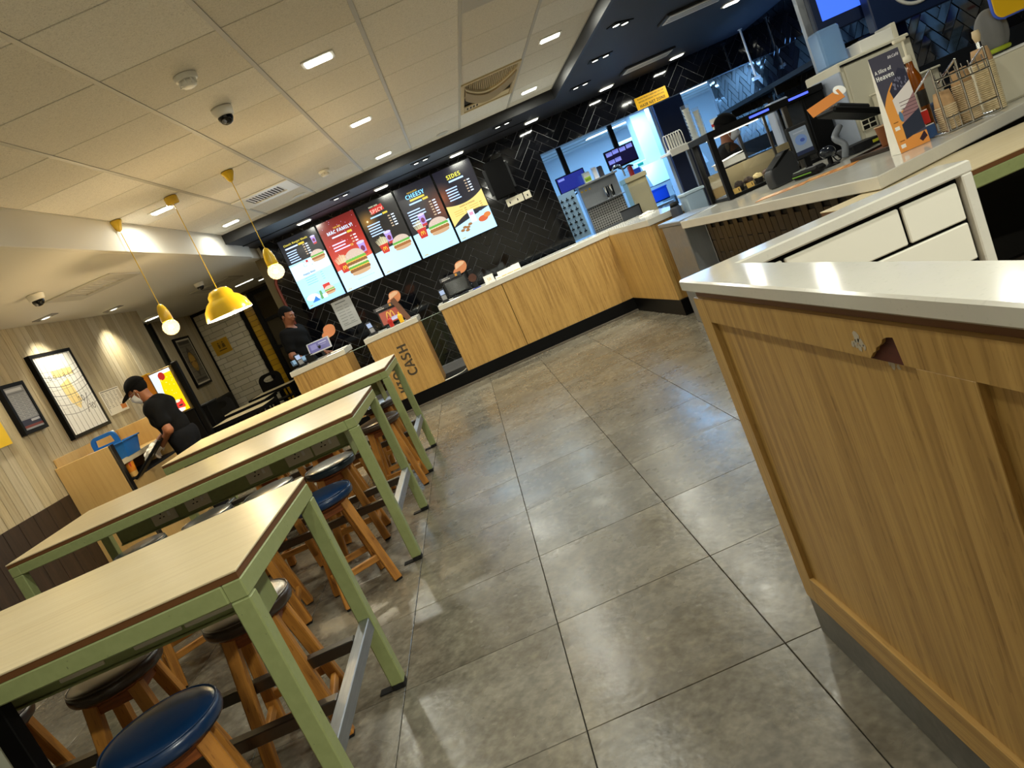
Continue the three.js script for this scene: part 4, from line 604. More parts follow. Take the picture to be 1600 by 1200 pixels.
{ const t = thing('hair_net_sign', 'yellow HAIR NET ZONE sign above the kitchen opening', 'sign', [3.24, 2.21, -9.79]); pw(t, 'plate', bx(3.02, 3.47, 2.2, 2.36, -9.80, -9.79, 0.001), M.yellow); pw(t, 'print', pane(0.445, 0.156).translate(3.245, 2.28, -9.789), mat(0xffffff, 0.5, { map: canvasTex(448, 156, (g, w, h) => { R(g, 0, 0, w, h, '#e3ad12'); T(g, 'PLEASE WEAR A HAIR NET OR CAP', w / 2, 36, 24, '#3a2c06'); T(g, 'BEFORE ENTERING THE KITCHEN', w / 2, 76, 24, '#3a2c06'); T(g, 'HAIR NET ZONE', w / 2, 138, 50, '#1a1403'); }) })); }
{ const t = thing('paper_notice', 'white paper notice taped on the black tiles under the menu screens', 'poster', [-1.68, 1.12, -9.79]); const m = mat(0xffffff, 0.8, { map: canvasTex(160, 220, (g, w, h) => { R(g, 0, 0, w, h, '#bfc2c4'); R(g, 26, 16, 90, 7, '#6a6d70'); for (let k = 0; k < 7; k++) { R(g, 22, 46 + k * 22, 40 + 20 * hash(k, 1), 4, '#84878a'); R(g, 88, 46 + k * 22, 36, 4, '#84878a'); } R(g, 22, 190, 116, 4, '#84878a'); }) }); pw(t, 'sheet', bx(-1.80, -1.53, 1.13, 1.53, -9.797, -9.793, 0), M.paper); pw(t, 'print', pane(0.268, 0.396).translate(-1.665, 1.33, -9.7925), m); }
{ const t = thing('wall_box', 'matt black wall mounted box right of the menu screens', 'box', [0.95, 1.9, -9.76]); pw(t, 'case', bx(0.82, 1.1, 1.88, 2.38, -9.80, -9.74, 0.008), M.blackMatt); for (const [a, b] of [[0.78, 0.82], [1.1, 1.13]]) pw(t, 'bracket', bx(a, b, 1.95, 2.3, -9.80, -9.75, 0.003), M.charcoal); }
{ const t = thing('wall_socket', 'row of white wall sockets on the black tiles', 'socket', [1.08, 1.77, -9.79]); for (const [a, b] of [[0.92, 1.16], [1.175, 1.27]]) { const p = pw(t, 'plate', bx(a, b, 1.74, 1.84, -9.80, -9.786, 0.003), M.cream); for (let k = 0; k < (b - a > 0.2 ? 2 : 1); k++) pw(p, 'socket_hole', bx(a + 0.04 + k * 0.11, a + 0.055 + k * 0.11, 1.77, 1.80, -9.787, -9.7855, 0), M.black); } }
// yellow light box at the end of the board wall
{ const t = thing('light_box', 'glowing yellow poster light box beside the worker', 'light box', [-3.64, 1.05, -8.3]);
  const tex = canvasTex(256, 512, (g, w, h) => { R(g, 0, 0, w, h, '#ffd400'); g.fillStyle = '#dfe9f7'; g.beginPath(); g.moveTo(0, 0); g.lineTo(90, 0); g.bezierCurveTo(110, 160, 30, 220, 90, 340); g.bezierCurveTo(120, 420, 40, 460, 60, 512); g.lineTo(0, 512); g.fill(); R(g, 0, 0, w, 40, '#f3f6ff'); El(g, 130, 60, 40, 46, '#b3281e'); for (let k = 0; k < 14; k++) El(g, 90 + hash(k, 3) * 150, 80 + hash(k, 4) * 260, 4, 4, '#fff3a0'); Po(g, [[96, 380], [220, 372], [226, 470], [104, 474]], '#e23a30'); El(g, 160, 384, 34, 16, '#fff2c8'); El(g, 176, 440, 26, 10, '#3a2a20'); El(g, 140, 490, 70, 24, '#f4e4e0'); });
  pw(t, 'cabinet', bx(-3.77, -3.495, 1.045, 1.60, -8.38, -8.295, 0.006), mat(0x8a7340, 0.4, { metalness: 0.6 })); pw(t, 'poster', pane(0.245, 0.52).translate(-3.6325, 1.322, -8.2935), new THREE.MeshStandardMaterial({ color: 0x111111, emissive: 0xffffff, emissiveMap: tex, emissiveIntensity: 1.25 }));
  pw(t, 'side_panel', bx(-3.93, -3.765, 1.06, 1.60, -8.37, -8.31, 0.004), M.orange, 'orange side panel'); pw(t, 'top_edge', bx(-3.93, -3.765, 1.60, 1.615, -8.37, -8.305, 0.002), M.yellow); pw(t, 'post', bx(-3.49, -3.43, 0.0, 1.62, -8.40, -8.34, 0.004), M.black); pw(t, 'pedestal', bx(-3.80, -3.49, 0.0, 1.04, -8.42, -8.32, 0.004), M.black);
  areaLight(-3.6325, 1.322, -8.28, 0.22, 0.48, new THREE.Color().setRGB(1, 0.8, 0.25), 2.0, [-3.6325, 1.2, -7]); }
{ const t = thing('black_cabinet', 'black cabinet standing below the yellow light box', 'cabinet', [-3.75, 0, -8.95]); pw(t, 'body', bx(-3.98, -3.55, 0, 1.0, -9.2, -8.85, 0.006), M.black); pw(t, 'top', bx(-3.99, -3.54, 1.0, 1.02, -9.21, -8.84, 0.003), M.charcoal); }

// ---------------------------------------------------------------- bin station with caddy, cup and tray (left)
{ const t = thing('bin_station', 'light oak waste station against the board wall', 'cabinet', [-3.82, 0, -7.1]); const b = mat(0xe6cfa6, 0.45, { map: tableTex });
  pw(t, 'end_panel', bx(-4.075, -3.555, 0, 1.10, -6.50, -6.455, 0.003, 'y'), b); pw(t, 'front_edge', bx(-3.555, -3.535, 0, 1.10, -6.52, -6.455, 0.002), M.steelDark); pw(t, 'end_panel', bx(-4.075, -3.555, 0, 1.18, -7.72, -7.68, 0.003, 'y'), b);
  pw(t, 'top_shelf', bx(-4.075, -3.56, 0.91, 0.93, -7.68, -6.5, 0.002), b); pw(t, 'shelf_edge', bx(-3.565, -3.545, 0.885, 0.935, -7.68, -6.5, 0.002), mat(0xbfb49a, 0.4)); pw(t, 'front_panel', bx(-3.585, -3.565, 0.0, 0.715, -7.68, -6.5, 0.002, 'y'), b); pw(t, 'back_panel', bx(-4.075, -4.06, 0, 1.18, -7.68, -6.5, 0.002), b); pw(t, 'chute', bx(-4.05, -3.57, 0.715, 0.735, -7.68, -6.5, 0.002), M.charcoal); pw(t, 'opening_label', bx(-4.058, -4.056, 0.80, 0.9, -7.0, -6.86, 0), mat(0xb9a018, 0.5), 'yellow sticker'); }
{ const t = thing('cleaning_caddy', 'blue plastic cleaning caddy with handle on the waste station', 'caddy', [-3.73, 0.931, -6.78], -Math.PI / 2); const L = 0.24, W = 0.13;
  const wall = []; for (const [a, b, c, d] of [[-L, L, -W, -W], [-L, L, W, W], [-L, -L, -W, W], [L, L, -W, W]]) { }
  const sh = (w0, d0, w1, d1, y0, y1) => tris([[[-w0, y0, d0], [w0, y0, d0], [w1, y1, d1], [-w1, y1, d1]], [[w0, y0, -d0], [-w0, y0, -d0], [-w1, y1, -d1], [w1, y1, -d1]], [[w0, y0, d0], [w0, y0, -d0], [w1, y1, -d1], [w1, y1, d1]], [[-w0, y0, -d0], [-w0, y0, d0], [-w1, y1, d1], [-w1, y1, -d1]]]);
  const body = part(t, 'tub', [sh(0.13, 0.19, 0.155, 0.225, 0.0, 0.15), bx(-0.13, 0.13, 0, 0.008, -0.19, 0.19, 0.002)], M.blue); part(body, 'rim', [bx(-0.165, 0.165, 0.145, 0.157, 0.22, 0.24, 0.003), bx(-0.165, 0.165, 0.145, 0.157, -0.24, -0.22, 0.003), bx(0.148, 0.168, 0.145, 0.157, -0.24, 0.24, 0.003), bx(-0.168, -0.148, 0.145, 0.157, -0.24, 0.30, 0.003)], M.blue);
  const hs = new THREE.Shape(); hs.moveTo(-0.13, 0.1); hs.lineTo(-0.13, 0.2); hs.quadraticCurveTo(-0.13, 0.275, -0.07, 0.28); hs.lineTo(0.07, 0.28); hs.quadraticCurveTo(0.13, 0.275, 0.13, 0.2); hs.lineTo(0.13, 0.1); hs.closePath(); const hh = new THREE.Path(); hh.moveTo(-0.09, 0.18); hh.lineTo(0.09, 0.18); hh.lineTo(0.08, 0.245); hh.lineTo(-0.08, 0.245); hh.closePath(); hs.holes.push(hh);
  part(t, 'handle', plate(hs, 0.03, 0.003).rotateY(Math.PI / 2).translate(-0.015, 0, 0), M.blue); part(t, 'name_tag', pane(0.11, 0.045).rotateY(Math.PI / 2).rotateZ(0.165).translate(0.149, 0.095, 0.12), mat(0xffffff, 0.6, { map: canvasTex(128, 52, (g, w, h) => { R(g, 0, 0, w, h, '#dfe2e6'); T(g, 'DLAB', w / 2, 40, 40, '#1c1c22'); }) }), 'white tag lettered DLAB'); }
{ const t = thing('spray_bottle', 'small clear bottle with white cap inside the blue caddy', 'bottle', [-3.66, 0.941, -6.85]); part(t, 'body', lathe([[0, 0], [0.03, 0], [0.032, 0.01], [0.032, 0.15], [0.014, 0.2], [0.012, 0.23], [0, 0.23]]), phys(0xd8c480, 0.1, { transmission: 0.6, thickness: 0 })); part(t, 'cap', lathe([[0, 0.27], [0.012, 0.268], [0.016, 0.25], [0.016, 0.225], [0, 0.225]]), M.white); }
{ const t = thing('drink_cup', 'orange and white paper cup with straw on the waste station', 'cup', [-3.6, 0.735, -6.70]); part(t, 'cup', lathe([[0, 0], [0.034, 0], [0.037, 0.004], [0.048, 0.14], [0.05, 0.145], [0.046, 0.146], [0, 0.142]]), mat(0xffffff, 0.5, { map: canvasTex(256, 128, (g, w, h) => { R(g, 0, 0, w, h, '#e0861e'); R(g, 0, 20, w, 26, '#f1e6d2'); R(g, 0, 78, w, 22, '#f0c070'); for (let k = 0; k < 4; k++) El(g, 30 + k * 64, 60, 9, 11, '#c43a1e'); }) })); part(t, 'straw', rod([0.0, 0.1, 0], [-0.012, 0.168, 0.01], 0.005, 8), M.white); }
{ const t = thing('serving_tray', 'black serving tray with crumpled wrappers tipped by the worker', 'tray', [-3.36, 0.83, -6.66], 0.25); const g = [bx(-0.2, 0.2, 0, 0.008, -0.15, 0.15, 0.003), bx(-0.2, 0.2, 0.006, 0.022, 0.14, 0.15, 0.003), bx(-0.2, 0.2, 0.006, 0.022, -0.15, -0.14, 0.003), bx(-0.2, -0.19, 0.006, 0.022, -0.14, 0.14, 0.003), bx(0.19, 0.2, 0.006, 0.022, -0.14, 0.14, 0.003)].map(q => q.rotateZ(0.62)); part(t, 'tray', g, M.black);
  const wr = new THREE.IcosahedronGeometry(0.07, 2), p = wr.attributes.position; for (let i = 0; i < p.count; i++) { const k = 0.7 + 0.5 * hash(Math.round(p.getX(i) * 900), Math.round(p.getY(i) * 900), Math.round(p.getZ(i) * 900)); p.setXYZ(i, p.getX(i) * k * 1.3, p.getY(i) * k * 0.55, p.getZ(i) * k); } wr.computeVertexNormals(); part(t, 'wrapper', wr.rotateZ(0.62).translate(0.02, 0.06, 0.02), M.paper); }
// seating at the far left: wooden topped tables and black chairs
for (const [x, z, l] of [[-3.15, -8.75, 'small black framed table with wood top behind the worker'], [-3.45, -9.85, 'small black framed table with wood top in the recess, middle one'], [-3.35, -10.95, 'small black framed table with wood top in the recess, rear one']]) { const t = thing('cafe_table', l, 'table', [x, 0, z], 0, 'small tables in the recess'); part(t, 'table_top', bx(-0.34, 0.34, 0.70, 0.73, -0.3, 0.3, 0.003, 'x'), M.table); part(t, 'edge_band', [bx(-0.345, 0.345, 0.69, 0.735, 0.3, 0.308, 0.001), bx(-0.35, -0.34, 0.69, 0.735, -0.3, 0.3, 0.001), bx(0.34, 0.35, 0.69, 0.735, -0.3, 0.3, 0.001)], M.black); for (const sx of [-1, 1]) for (const sz of [-1, 1]) part(t, 'leg', bx(sx * 0.31 - 0.018, sx * 0.31 + 0.018, 0, 0.70, sz * 0.27 - 0.018, sz * 0.27 + 0.018, 0.003), M.black); }
for (const [x, z, a, l] of [[-3.5, -10.45, 0.2, 'black chair with oval cut-out backrest in the recess'], [-3.2, -12.3, 0, 'black chair beside the white brick wall']]) { const t = thing('cafe_chair', l, 'chair', [x - 0.5, 0, z], a, 'black chairs in the recess'); part(t, 'seat', bx(-0.21, 0.21, 0.44, 0.465, -0.2, 0.2, 0.01), M.black); const s = rrect(0.4, 0.36, 0.12); const ho = new THREE.Path(); ho.absellipse(0, 0.08, 0.11, 0.05, 0, Math.PI * 2); s.holes.push(ho); part(t, 'backrest', plate(s, 0.02, 0.004).rotateX(-0.12).translate(0, 0.78, 0.2), M.black); for (const sx of [-1, 1]) { part(t, 'leg', bar([sx * 0.17, 0.44, -0.16], [sx * 0.2, 0, -0.19], 0.024, 0.024), M.black); part(t, 'leg', bar([sx * 0.17, 0.64, 0.2], [sx * 0.2, 0, 0.2], 0.024, 0.024), M.black); } }
{ const t = thing('banquette', 'dark upholstered bench along the recess wall', 'bench', [-4.66, 0, -11.4]); pw(t, 'base', bx(-4.88, -4.46, 0, 0.42, -13.3, -9.7, 0.01), M.wenge); pw(t, 'cushion', bx(-4.88, -4.42, 0.42, 0.5, -13.3, -9.7, 0.03), M.black); pw(t, 'backrest', bx(-4.885, -4.8, 0.5, 0.9, -13.3, -9.7, 0.03), M.black); }

// ---------------------------------------------------------------- things on the front counter and ordering stands
const burgerTopper = () => { const s = new THREE.Shape(); s.moveTo(-0.06, 0); s.quadraticCurveTo(-0.09, 0.06, -0.03, 0.085); s.quadraticCurveTo(-0.03, 0.15, 0.05, 0.15); s.quadraticCurveTo(0.12, 0.14, 0.11, 0.08); s.quadraticCurveTo(0.1, 0.02, 0.04, 0.01); s.closePath(); return plate(s, 0.004, 0); };
const bunM = mat(0xd98e62, 0.7), bunL = mat(0xf2c9a8, 0.7);
const headTex = canvasTex(260, 44, (g, w, h) => { R(g, 0, 0, w, h, '#3b3c42'); T(g, 'DOUBLE THE', 66, 16, 13, '#e9e9ee'); T(g, 'BURGER FUN', 74, 36, 16, '#ffffff'); R(g, 190, 8, 26, 28, '#d99a3a'); });
function till(x, y, z, screen, label, o = {}) {
  const t = thing('point_of_sale', label, 'till', [x, y, z], o.turn ?? 0);
  part(t, 'base', [bx(-0.1, 0.1, 0, 0.015, -0.09, 0.07, 0.004), bx(-0.03, 0.03, 0.01, 0.07, -0.05, -0.02, 0.004)], M.black);
  const s = part(t, 'monitor', bx(-0.145, 0.145, 0.03, 0.21, -0.02, 0.012, 0.006).rotateX(-0.12), M.charcoal);
  part(s, 'display', pane(0.25, 0.15).translate(0, 0.118, 0.0128).rotateX(-0.12), screen);
  const h = part(t, 'header_card', bx(-0.17, 0.1, 0.215, 0.262, -0.03, -0.024, 0.001), M.charcoal); part(h, 'print', pane(0.26, 0.042).translate(-0.035, 0.2385, -0.0232), mat(0xffffff, 0.6, { map: headTex }));
  const b = part(t, 'burger_cutout', burgerTopper().translate(0.09, 0.22, -0.03), bunM, 'cardboard burger topper'); part(b, 'bun', plate([[0.06, 0.30], [0.1, 0.31], [0.17, 0.33], [0.19, 0.35], [0.15, 0.37], [0.08, 0.36]], 0.002).translate(0, -0.01, -0.0255), bunL);
  return t;
}
const redScreen = new THREE.MeshStandardMaterial({ color: 0x0a0a0a, roughness: 0.3, emissive: 0xffffff, emissiveIntensity: 0.75, emissiveMap: canvasTex(250, 150, (g, w, h) => { R(g, 0, 0, w, h, '#b5382a'); arches(g, 120, 62, 92, '#f2b23c', 0.15); R(g, 60, 104, 170, 30, '#dfe3ff'); R(g, 120, 92, 90, 10, '#c9d0ff'); }) });
till(-0.12, 0.981, -8.36, mat(0x11130f, 0.12), 'black till with dark screen at the left end of the front counter');
till(-0.97, 0.973, -8.42, redScreen, 'till with red golden arches screen on the lettered stand');
function cardReader(x, y, z, turn, label) { const t = thing('card_reader', label, 'card reader', [x, y, z], turn, 'card readers'); part(t, 'body', bx(-0.036, 0.036, 0, 0.16, -0.018, 0.018, 0.008).rotateX(-0.35).translate(0, 0.003, 0), M.charcoal); const s = part(t, 'display', bx(-0.028, 0.028, 0.085, 0.14, 0.016, 0.02, 0.001).rotateX(-0.35).translate(0, 0.003, 0), glow(new THREE.Color().setRGB(0.55, 0.7, 1), 0.7)); part(t, 'keypad', bx(-0.027, 0.027, 0.02, 0.075, 0.016, 0.0195, 0.001).rotateX(-0.35).translate(0, 0.003, 0), M.grey); part(t, 'stand', bx(-0.04, 0.04, 0, 0.012, -0.07, 0.05, 0.003), M.black); }
cardReader(-0.31, 0.981, -8.30, 0.1, 'card reader with lit blue screen at the end of the front counter'); cardReader(-1.23, 0.973, -8.32, 0.5, 'black card reader lying on the lettered stand'); cardReader(-2.14, 0.973, -8.34, 0.6, 'black card reader on the far left stand');
{ const t = thing('coffee_badge_stand', 'round dark badge stand beside the dark till screen', 'display', [0.08, 0.981, -8.3]); part(t, 'post', bx(-0.025, 0.03, 0, 0.23, -0.03, -0.01, 0.003), M.charcoal); part(t, 'badge', cyl(0.048, 0.048, -0.004, 0.004, 0, 0, 24).rotateX(Math.PI / 2).translate(0.0, 0.13, 0.0), mat(0x4a2a1e, 0.4)); part(t, 'foot', bx(-0.05, 0.05, 0, 0.01, -0.04, 0.04, 0.002), mat(0x2b3c9a, 0.4)); }
const cardTex = canvasTex(120, 80, (g, w, h) => { R(g, 0, 0, w, h, '#e9e6df'); T(g, '58', w / 2, 66, 52, '#d99a2a', { w: 'normal' }); });
[[0.25, 0.115, 0.09], [0.36, 0.07, 0.035], [0.415, 0.105, 0.075], [0.5, 0.1, 0.075], [0.59, 0.1, 0.08]].forEach(([x, w, h], i) => { const t = thing('number_card', ['white table number card with orange numerals on the front counter', 'low white paper tent behind the numbered card', 'white card box, third in the row on the front counter', 'white card box, fourth in the row on the front counter', 'white card box, last in the row on the front counter'][i], 'card', [x, 0.981, -8.26 - 0.01 * i], 0, 'cards on the front counter'); part(t, 'card', tris([[[-w / 2, 0, 0.025], [w / 2, 0, 0.025], [w / 2, h, 0], [-w / 2, h, 0]], [[w / 2, 0, -0.025], [-w / 2, 0, -0.025], [-w / 2, h, 0], [w / 2, h, 0]], [[-w / 2, 0, -0.025], [-w / 2, 0, 0.025], [-w / 2, h, 0]], [[w / 2, 0, 0.025], [w / 2, 0, -0.025], [w / 2, h, 0]]]), M.white); if (i === 0) part(t, 'print', pane(w * 0.9, h * 0.85).rotateX(-0.27).translate(0, h / 2, 0.0135), mat(0xffffff, 0.7, { map: cardTex })); else part(t, 'gold_line', bx(-w * 0.4, w * 0.4, 0.008, 0.014, 0.0235, 0.025, 0), M.brassYellow); });
for (const [x, m, l, h] of [[-0.985, M.red, 'red squeeze bottle before the arches screen', 0.11], [-0.86, M.yellow, 'yellow squeeze bottle before the arches screen', 0.11]]) { const t = thing('sauce_bottle', l, 'bottle', [x, 0.973, -8.22], 0, 'sauce bottles on the lettered stand'); part(t, 'bottle', lathe([[0, 0], [0.022, 0], [0.026, 0.01], [0.026, 0.05], [0.03, 0.075], [0.022, h - 0.01], [0, h]]), m); part(t, 'cap', lathe([[0, h + 0.02], [0.006, h + 0.018], [0.012, h - 0.005], [0, h - 0.005]]), m); }
{ const t = thing('leaning_leaflet', 'tall printed leaflet leaning beside the arches till', 'leaflet', [-0.79, 0.973, -8.36]); part(t, 'card', bx(-0.03, 0.03, 0, 0.30, -0.003, 0.003, 0).rotateZ(0.28), mat(0x6d4a3a, 0.7)); part(t, 'prop', bx(-0.02, 0.02, 0, 0.2, -0.03, -0.026, 0).rotateZ(0.2), M.charcoal); }
{ const t = thing('order_tablet', 'tilted order tablet with lilac screen on the far left stand', 'tablet', [-1.88, 0.973, -8.36], 0); part(t, 'arm', rod([0, 0.012, -0.08], [0, 0.14, -0.03], 0.018, 12), M.charcoal); const b = part(t, 'tablet', bx(-0.14, 0.14, 0.075, 0.215, -0.012, 0.006, 0.006).rotateX(-0.3), mat(0xb9bcc4, 0.3)); part(b, 'display', pane(0.25, 0.115).translate(0, 0.145, 0.0068).rotateX(-0.3), new THREE.MeshStandardMaterial({ color: 0x111111, roughness: 0.2, emissive: 0xffffff, emissiveIntensity: 0.6, emissiveMap: canvasTex(200, 92, (g, w, h) => { R(g, 0, 0, w, h, '#7d78b5'); R(g, 20, 16, 60, 50, '#a9a5dd'); R(g, 100, 20, 80, 10, '#cfcdf2'); R(g, 100, 40, 70, 10, '#a09ad0'); }) })); part(t, 'printer', bx(-0.2, -0.1, 0, 0.1, -0.12, -0.02, 0.008), M.black); const c = part(t, 'burger_cutout', burgerTopper().translate(0.14, 0.17, -0.08), bunM, 'cardboard burger topper'); part(t, 'receipt_tray', bx(0.1, 0.3, 0, 0.012, -0.06, 0.04, 0.003), M.white); }
{ const t = thing('leaflet_holder', 'slanted blue leaflet holder on the far left stand', 'leaflet holder', [-2.2, 0.973, -8.55], 0.3); part(t, 'wedge', bx(-0.1, 0.1, 0.0, 0.012, -0.06, 0.06, 0.002).rotateX(0.5).translate(0, 0.06, 0), mat(0x3f5a78, 0.4)); part(t, 'foot', bx(-0.03, 0.03, 0, 0.06, -0.04, -0.02, 0.003), M.black); part(t, 'leaflet', bx(-0.08, 0.08, 0.013, 0.016, -0.05, 0.05, 0).rotateX(0.5).translate(0, 0.061, 0), mat(0x7fa2c8, 0.6)); }
{ const t = thing('splash_screen', 'low dark panel standing at the back of the corner counter', 'panel', [2.1, 0.981, -8.6]); pw(t, 'panel', bx(2.02, 2.26, 0.981, 1.10, -8.61, -8.595, 0.002), mat(0x2c3038, 0.6)); pw(t, 'frame', [bx(2.01, 2.265, 1.098, 1.112, -8.614, -8.591, 0.002), bx(2.255, 2.268, 0.981, 1.11, -8.614, -8.591, 0.002)], M.black); }
{ const t = thing('folded_cloth', 'crumpled pale cloth on the corner counter top', 'cloth', [2.12, 0.981, -7.9]); const g = new THREE.SphereGeometry(0.07, 14, 8, 0, Math.PI * 2, 0, Math.PI / 2), p = g.attributes.position; for (let i = 0; i < p.count; i++) { const k = 0.75 + 0.4 * hash(i % 15, i, 8); p.setXYZ(i, p.getX(i) * k * 1.3, p.getY(i) * 0.4 * k, p.getZ(i) * k); } g.computeVertexNormals(); part(t, 'cloth', g, M.paper); }

// ---------------------------------------------------------------- kitchen behind the opening
function monitor(x, y, z, w, h, art, label) { const t = thing('kitchen_monitor', label, 'screen', [x, y, z], 0, 'order screens hanging in the kitchen'); part(t, 'housing', bx(-w / 2, w / 2, -h / 2, h / 2, -0.04, 0, 0.006), M.black); part(t, 'display', pane(w - 0.03, h - 0.04).translate(0, 0.005, 0.0012), new THREE.MeshStandardMaterial({ color: 0x080808, roughness: 0.2, emissive: 0xffffff, emissiveIntensity: 0.85, emissiveMap: canvasTex(256, 150, art) })); part(t, 'pole', bx(-0.035, 0.035, h / 2, 2.44 - y, -0.09, -0.03, 0.003), M.black, 'black ceiling pole'); part(t, 'cable_tray', tube([[-0.1, -h / 2, -0.03], [-0.03, -h / 2 - 0.04, -0.02], [0.05, -h / 2 - 0.02, -0.03], [0.12, -h / 2 - 0.05, -0.03]], 0.012, 12, 6), M.charcoal); }
monitor(1.99, 1.73, -10.55, 0.44, 0.27, (g, w, h) => { R(g, 0, 0, w, h, '#22309a'); R(g, 10, 10, 60, 22, '#8fa0ff'); R(g, 0, h - 16, w, 16, '#1a2270'); }, 'kitchen monitor with plain blue screen, left of the two');
monitor(2.79, 1.79, -10.55, 0.46, 0.28, (g, w, h) => { R(g, 0, 0, w, h, '#141038'); for (const [x, y] of [[6, 8], [66, 4], [130, 8], [194, 4], [6, 78], [66, 76]]) { R(g, x, y, 54, 36, '#8f9cff'); R(g, x + 4, y + 6, 40, 4, '#5a66c8'); } }, 'kitchen monitor with order tickets, right of the two');
{ const t = thing('clip_panel', 'pale blue panel with rows of black clips by the kitchen opening', 'rack', [1.72, 0.95, -10.2]); pw(t, 'panel', bx(1.62, 1.90, 0.95, 1.62, -10.21, -10.195, 0.003), mat(0x8fb0cc, 0.5)); for (let c = 0; c < 3; c++) for (let r = 0; r < 7; r++) pw(t, 'clip', [bx(1.66 + c * 0.08, 1.70 + c * 0.08, 1.02 + r * 0.082, 1.035 + r * 0.082, -10.195, -10.17, 0.002), bx(1.675 + c * 0.08, 1.685 + c * 0.08, 1.035 + r * 0.082, 1.06 + r * 0.082, -10.195, -10.18, 0.001)], M.black); }
const perfTex = canvasTex(256, 160, (g, w, h) => { R(g, 0, 0, w, h, '#b9b7b2'); for (let i = 0; i < 16; i++) for (let j = 0; j < 10; j++) El(g, 10 + i * 16, 10 + j * 16, 4, 4, '#1c1c1e'); });
{ const t = thing('steel_dispenser', 'stainless steel stand with perforated lower panel in the kitchen', 'kitchen unit', [2.26, 0.9, -10.35]); pw(t, 'body', bx(1.98, 2.55, 0.0, 1.62, -10.45, -10.3, 0.006), M.steel); pw(t, 'perforated_panel', pane(0.55, 0.34).translate(2.265, 1.12, -10.298), mat(0xffffff, 0.4, { map: perfTex, metalness: 0.5 })); pw(t, 'shelf', bx(1.97, 2.56, 1.60, 1.625, -10.5, -10.18, 0.003), M.steel); pw(t, 'ledge', bx(1.97, 2.56, 1.29, 1.305, -10.31, -10.19, 0.002), M.steel); pw(t, 'faucet', tube([[2.5, 1.62, -10.25], [2.56, 1.68, -10.25], [2.64, 1.66, -10.25], [2.66, 1.5, -10.25]], 0.012, 16, 8), M.chrome); pw(t, 'button', [bx(2.0, 2.03, 1.53, 1.55, -10.3, -10.292, 0.002), bx(2.06, 2.09, 1.53, 1.55, -10.3, -10.292, 0.002), bx(2.12, 2.15, 1.53, 1.55, -10.3, -10.292, 0.002)], M.yellow); }
for (const [x, l] of [[2.33, 'tall steel cup on the kitchen stand, left'], [2.41, 'tall steel cup on the kitchen stand, right']]) { const t = thing('steel_cup', l, 'cup', [x, 1.306, -10.245], 0, 'steel cups in the kitchen'); part(t, 'cup', lathe([[0, 0], [0.026, 0], [0.036, 0.17], [0.037, 0.172], [0.033, 0.17], [0.024, 0.006], [0, 0.006]]), M.chrome); part(t, 'rim', new THREE.TorusGeometry(0.0355, 0.003, 6, 20).rotateX(Math.PI / 2).translate(0, 0.171, 0), M.chrome); }
[[2.17, 0.1, 0.14, 0xdfe6dd, 'white carton with green MED lettering on the kitchen shelf'], [2.30, 0.06, 0.16, 0xe9e9ee, 'thin white carton on the kitchen shelf'], [2.385, 0.06, 0.14, 0x3a3a44, 'dark carton on the kitchen shelf']].forEach(([x, w, h, c, l], i) => { const t = thing('carton', l, 'box', [x, 1.626, -10.36], 0, 'cartons on the kitchen shelf'); part(t, 'box', bx(-w / 2, w / 2, 0, h, -0.04, 0.04, 0.002), mat(c, 0.7)); part(t, 'flap', bx(-w / 2, w / 2, h, h + 0.012, -0.04, 0.0, 0.001), mat(c, 0.7)); if (i === 0) part(t, 'print', pane(w * 0.9, h * 0.6).translate(0, h * 0.4, 0.0408), mat(0xffffff, 0.7, { map: canvasTex(96, 80, (g, a, b) => { R(g, 0, 0, a, b, '#dfe6dd'); R(g, 0, 20, a, 60, '#a8cf3a'); T(g, 'MED', a / 2, 68, 40, '#16240c'); }) })); });
{ const t = thing('cream_cabinet', 'cream kitchen cabinet with pale wood top', 'cabinet', [2.86, 0.0, -10.65]); pw(t, 'body', bx(2.71, 3.01, 0, 1.40, -10.8, -10.52, 0.006), mat(0xcfc39a, 0.5)); pw(t, 'door', bx(2.73, 2.99, 0.6, 1.33, -10.522, -10.512, 0.004), mat(0xc6bc9a, 0.5)); pw(t, 'top', bx(2.69, 3.03, 1.40, 1.47, -10.82, -10.49, 0.004), mat(0xd8c9a0, 0.5)); }
{ const t = thing('red_canister', 'red cylinder standing on the cream kitchen cabinet', 'canister', [2.86, 1.471, -10.62]); part(t, 'body', lathe([[0, 0], [0.034, 0], [0.036, 0.006], [0.036, 0.13], [0.026, 0.15], [0, 0.15]]), M.red); part(t, 'lid', lathe([[0, 0.172], [0.02, 0.17], [0.024, 0.148], [0, 0.148]]), M.red); }
for (const [x, y, z, l] of [[3.48, 0.92, -11.9, 'blue crate low in the kitchen, left'], [2.96, 1.471, -10.7, 'small blue box on the cream cabinet']]) { const t = thing('blue_crate', l, 'crate', [x, y, z], 0, 'blue kitchen boxes'); const k = y > 1.2 ? 0.35 : 1; part(t, 'shell', [bx(-0.15 * k, 0.15 * k, 0, 0.02 * k, -0.1 * k, 0.1 * k, 0.002), bx(-0.15 * k, 0.15 * k, 0, 0.22 * k, 0.09 * k, 0.1 * k, 0.002), bx(-0.15 * k, 0.15 * k, 0, 0.22 * k, -0.1 * k, -0.09 * k, 0.002), bx(-0.15 * k, -0.14 * k, 0, 0.22 * k, -0.1 * k, 0.1 * k, 0.002), bx(0.14 * k, 0.15 * k, 0, 0.22 * k, -0.1 * k, 0.1 * k, 0.002)], M.blueBright); part(t, 'rim', [bx(-0.158 * k, 0.158 * k, 0.2 * k, 0.22 * k, 0.1 * k, 0.108 * k, 0.001)], M.blueBright); }
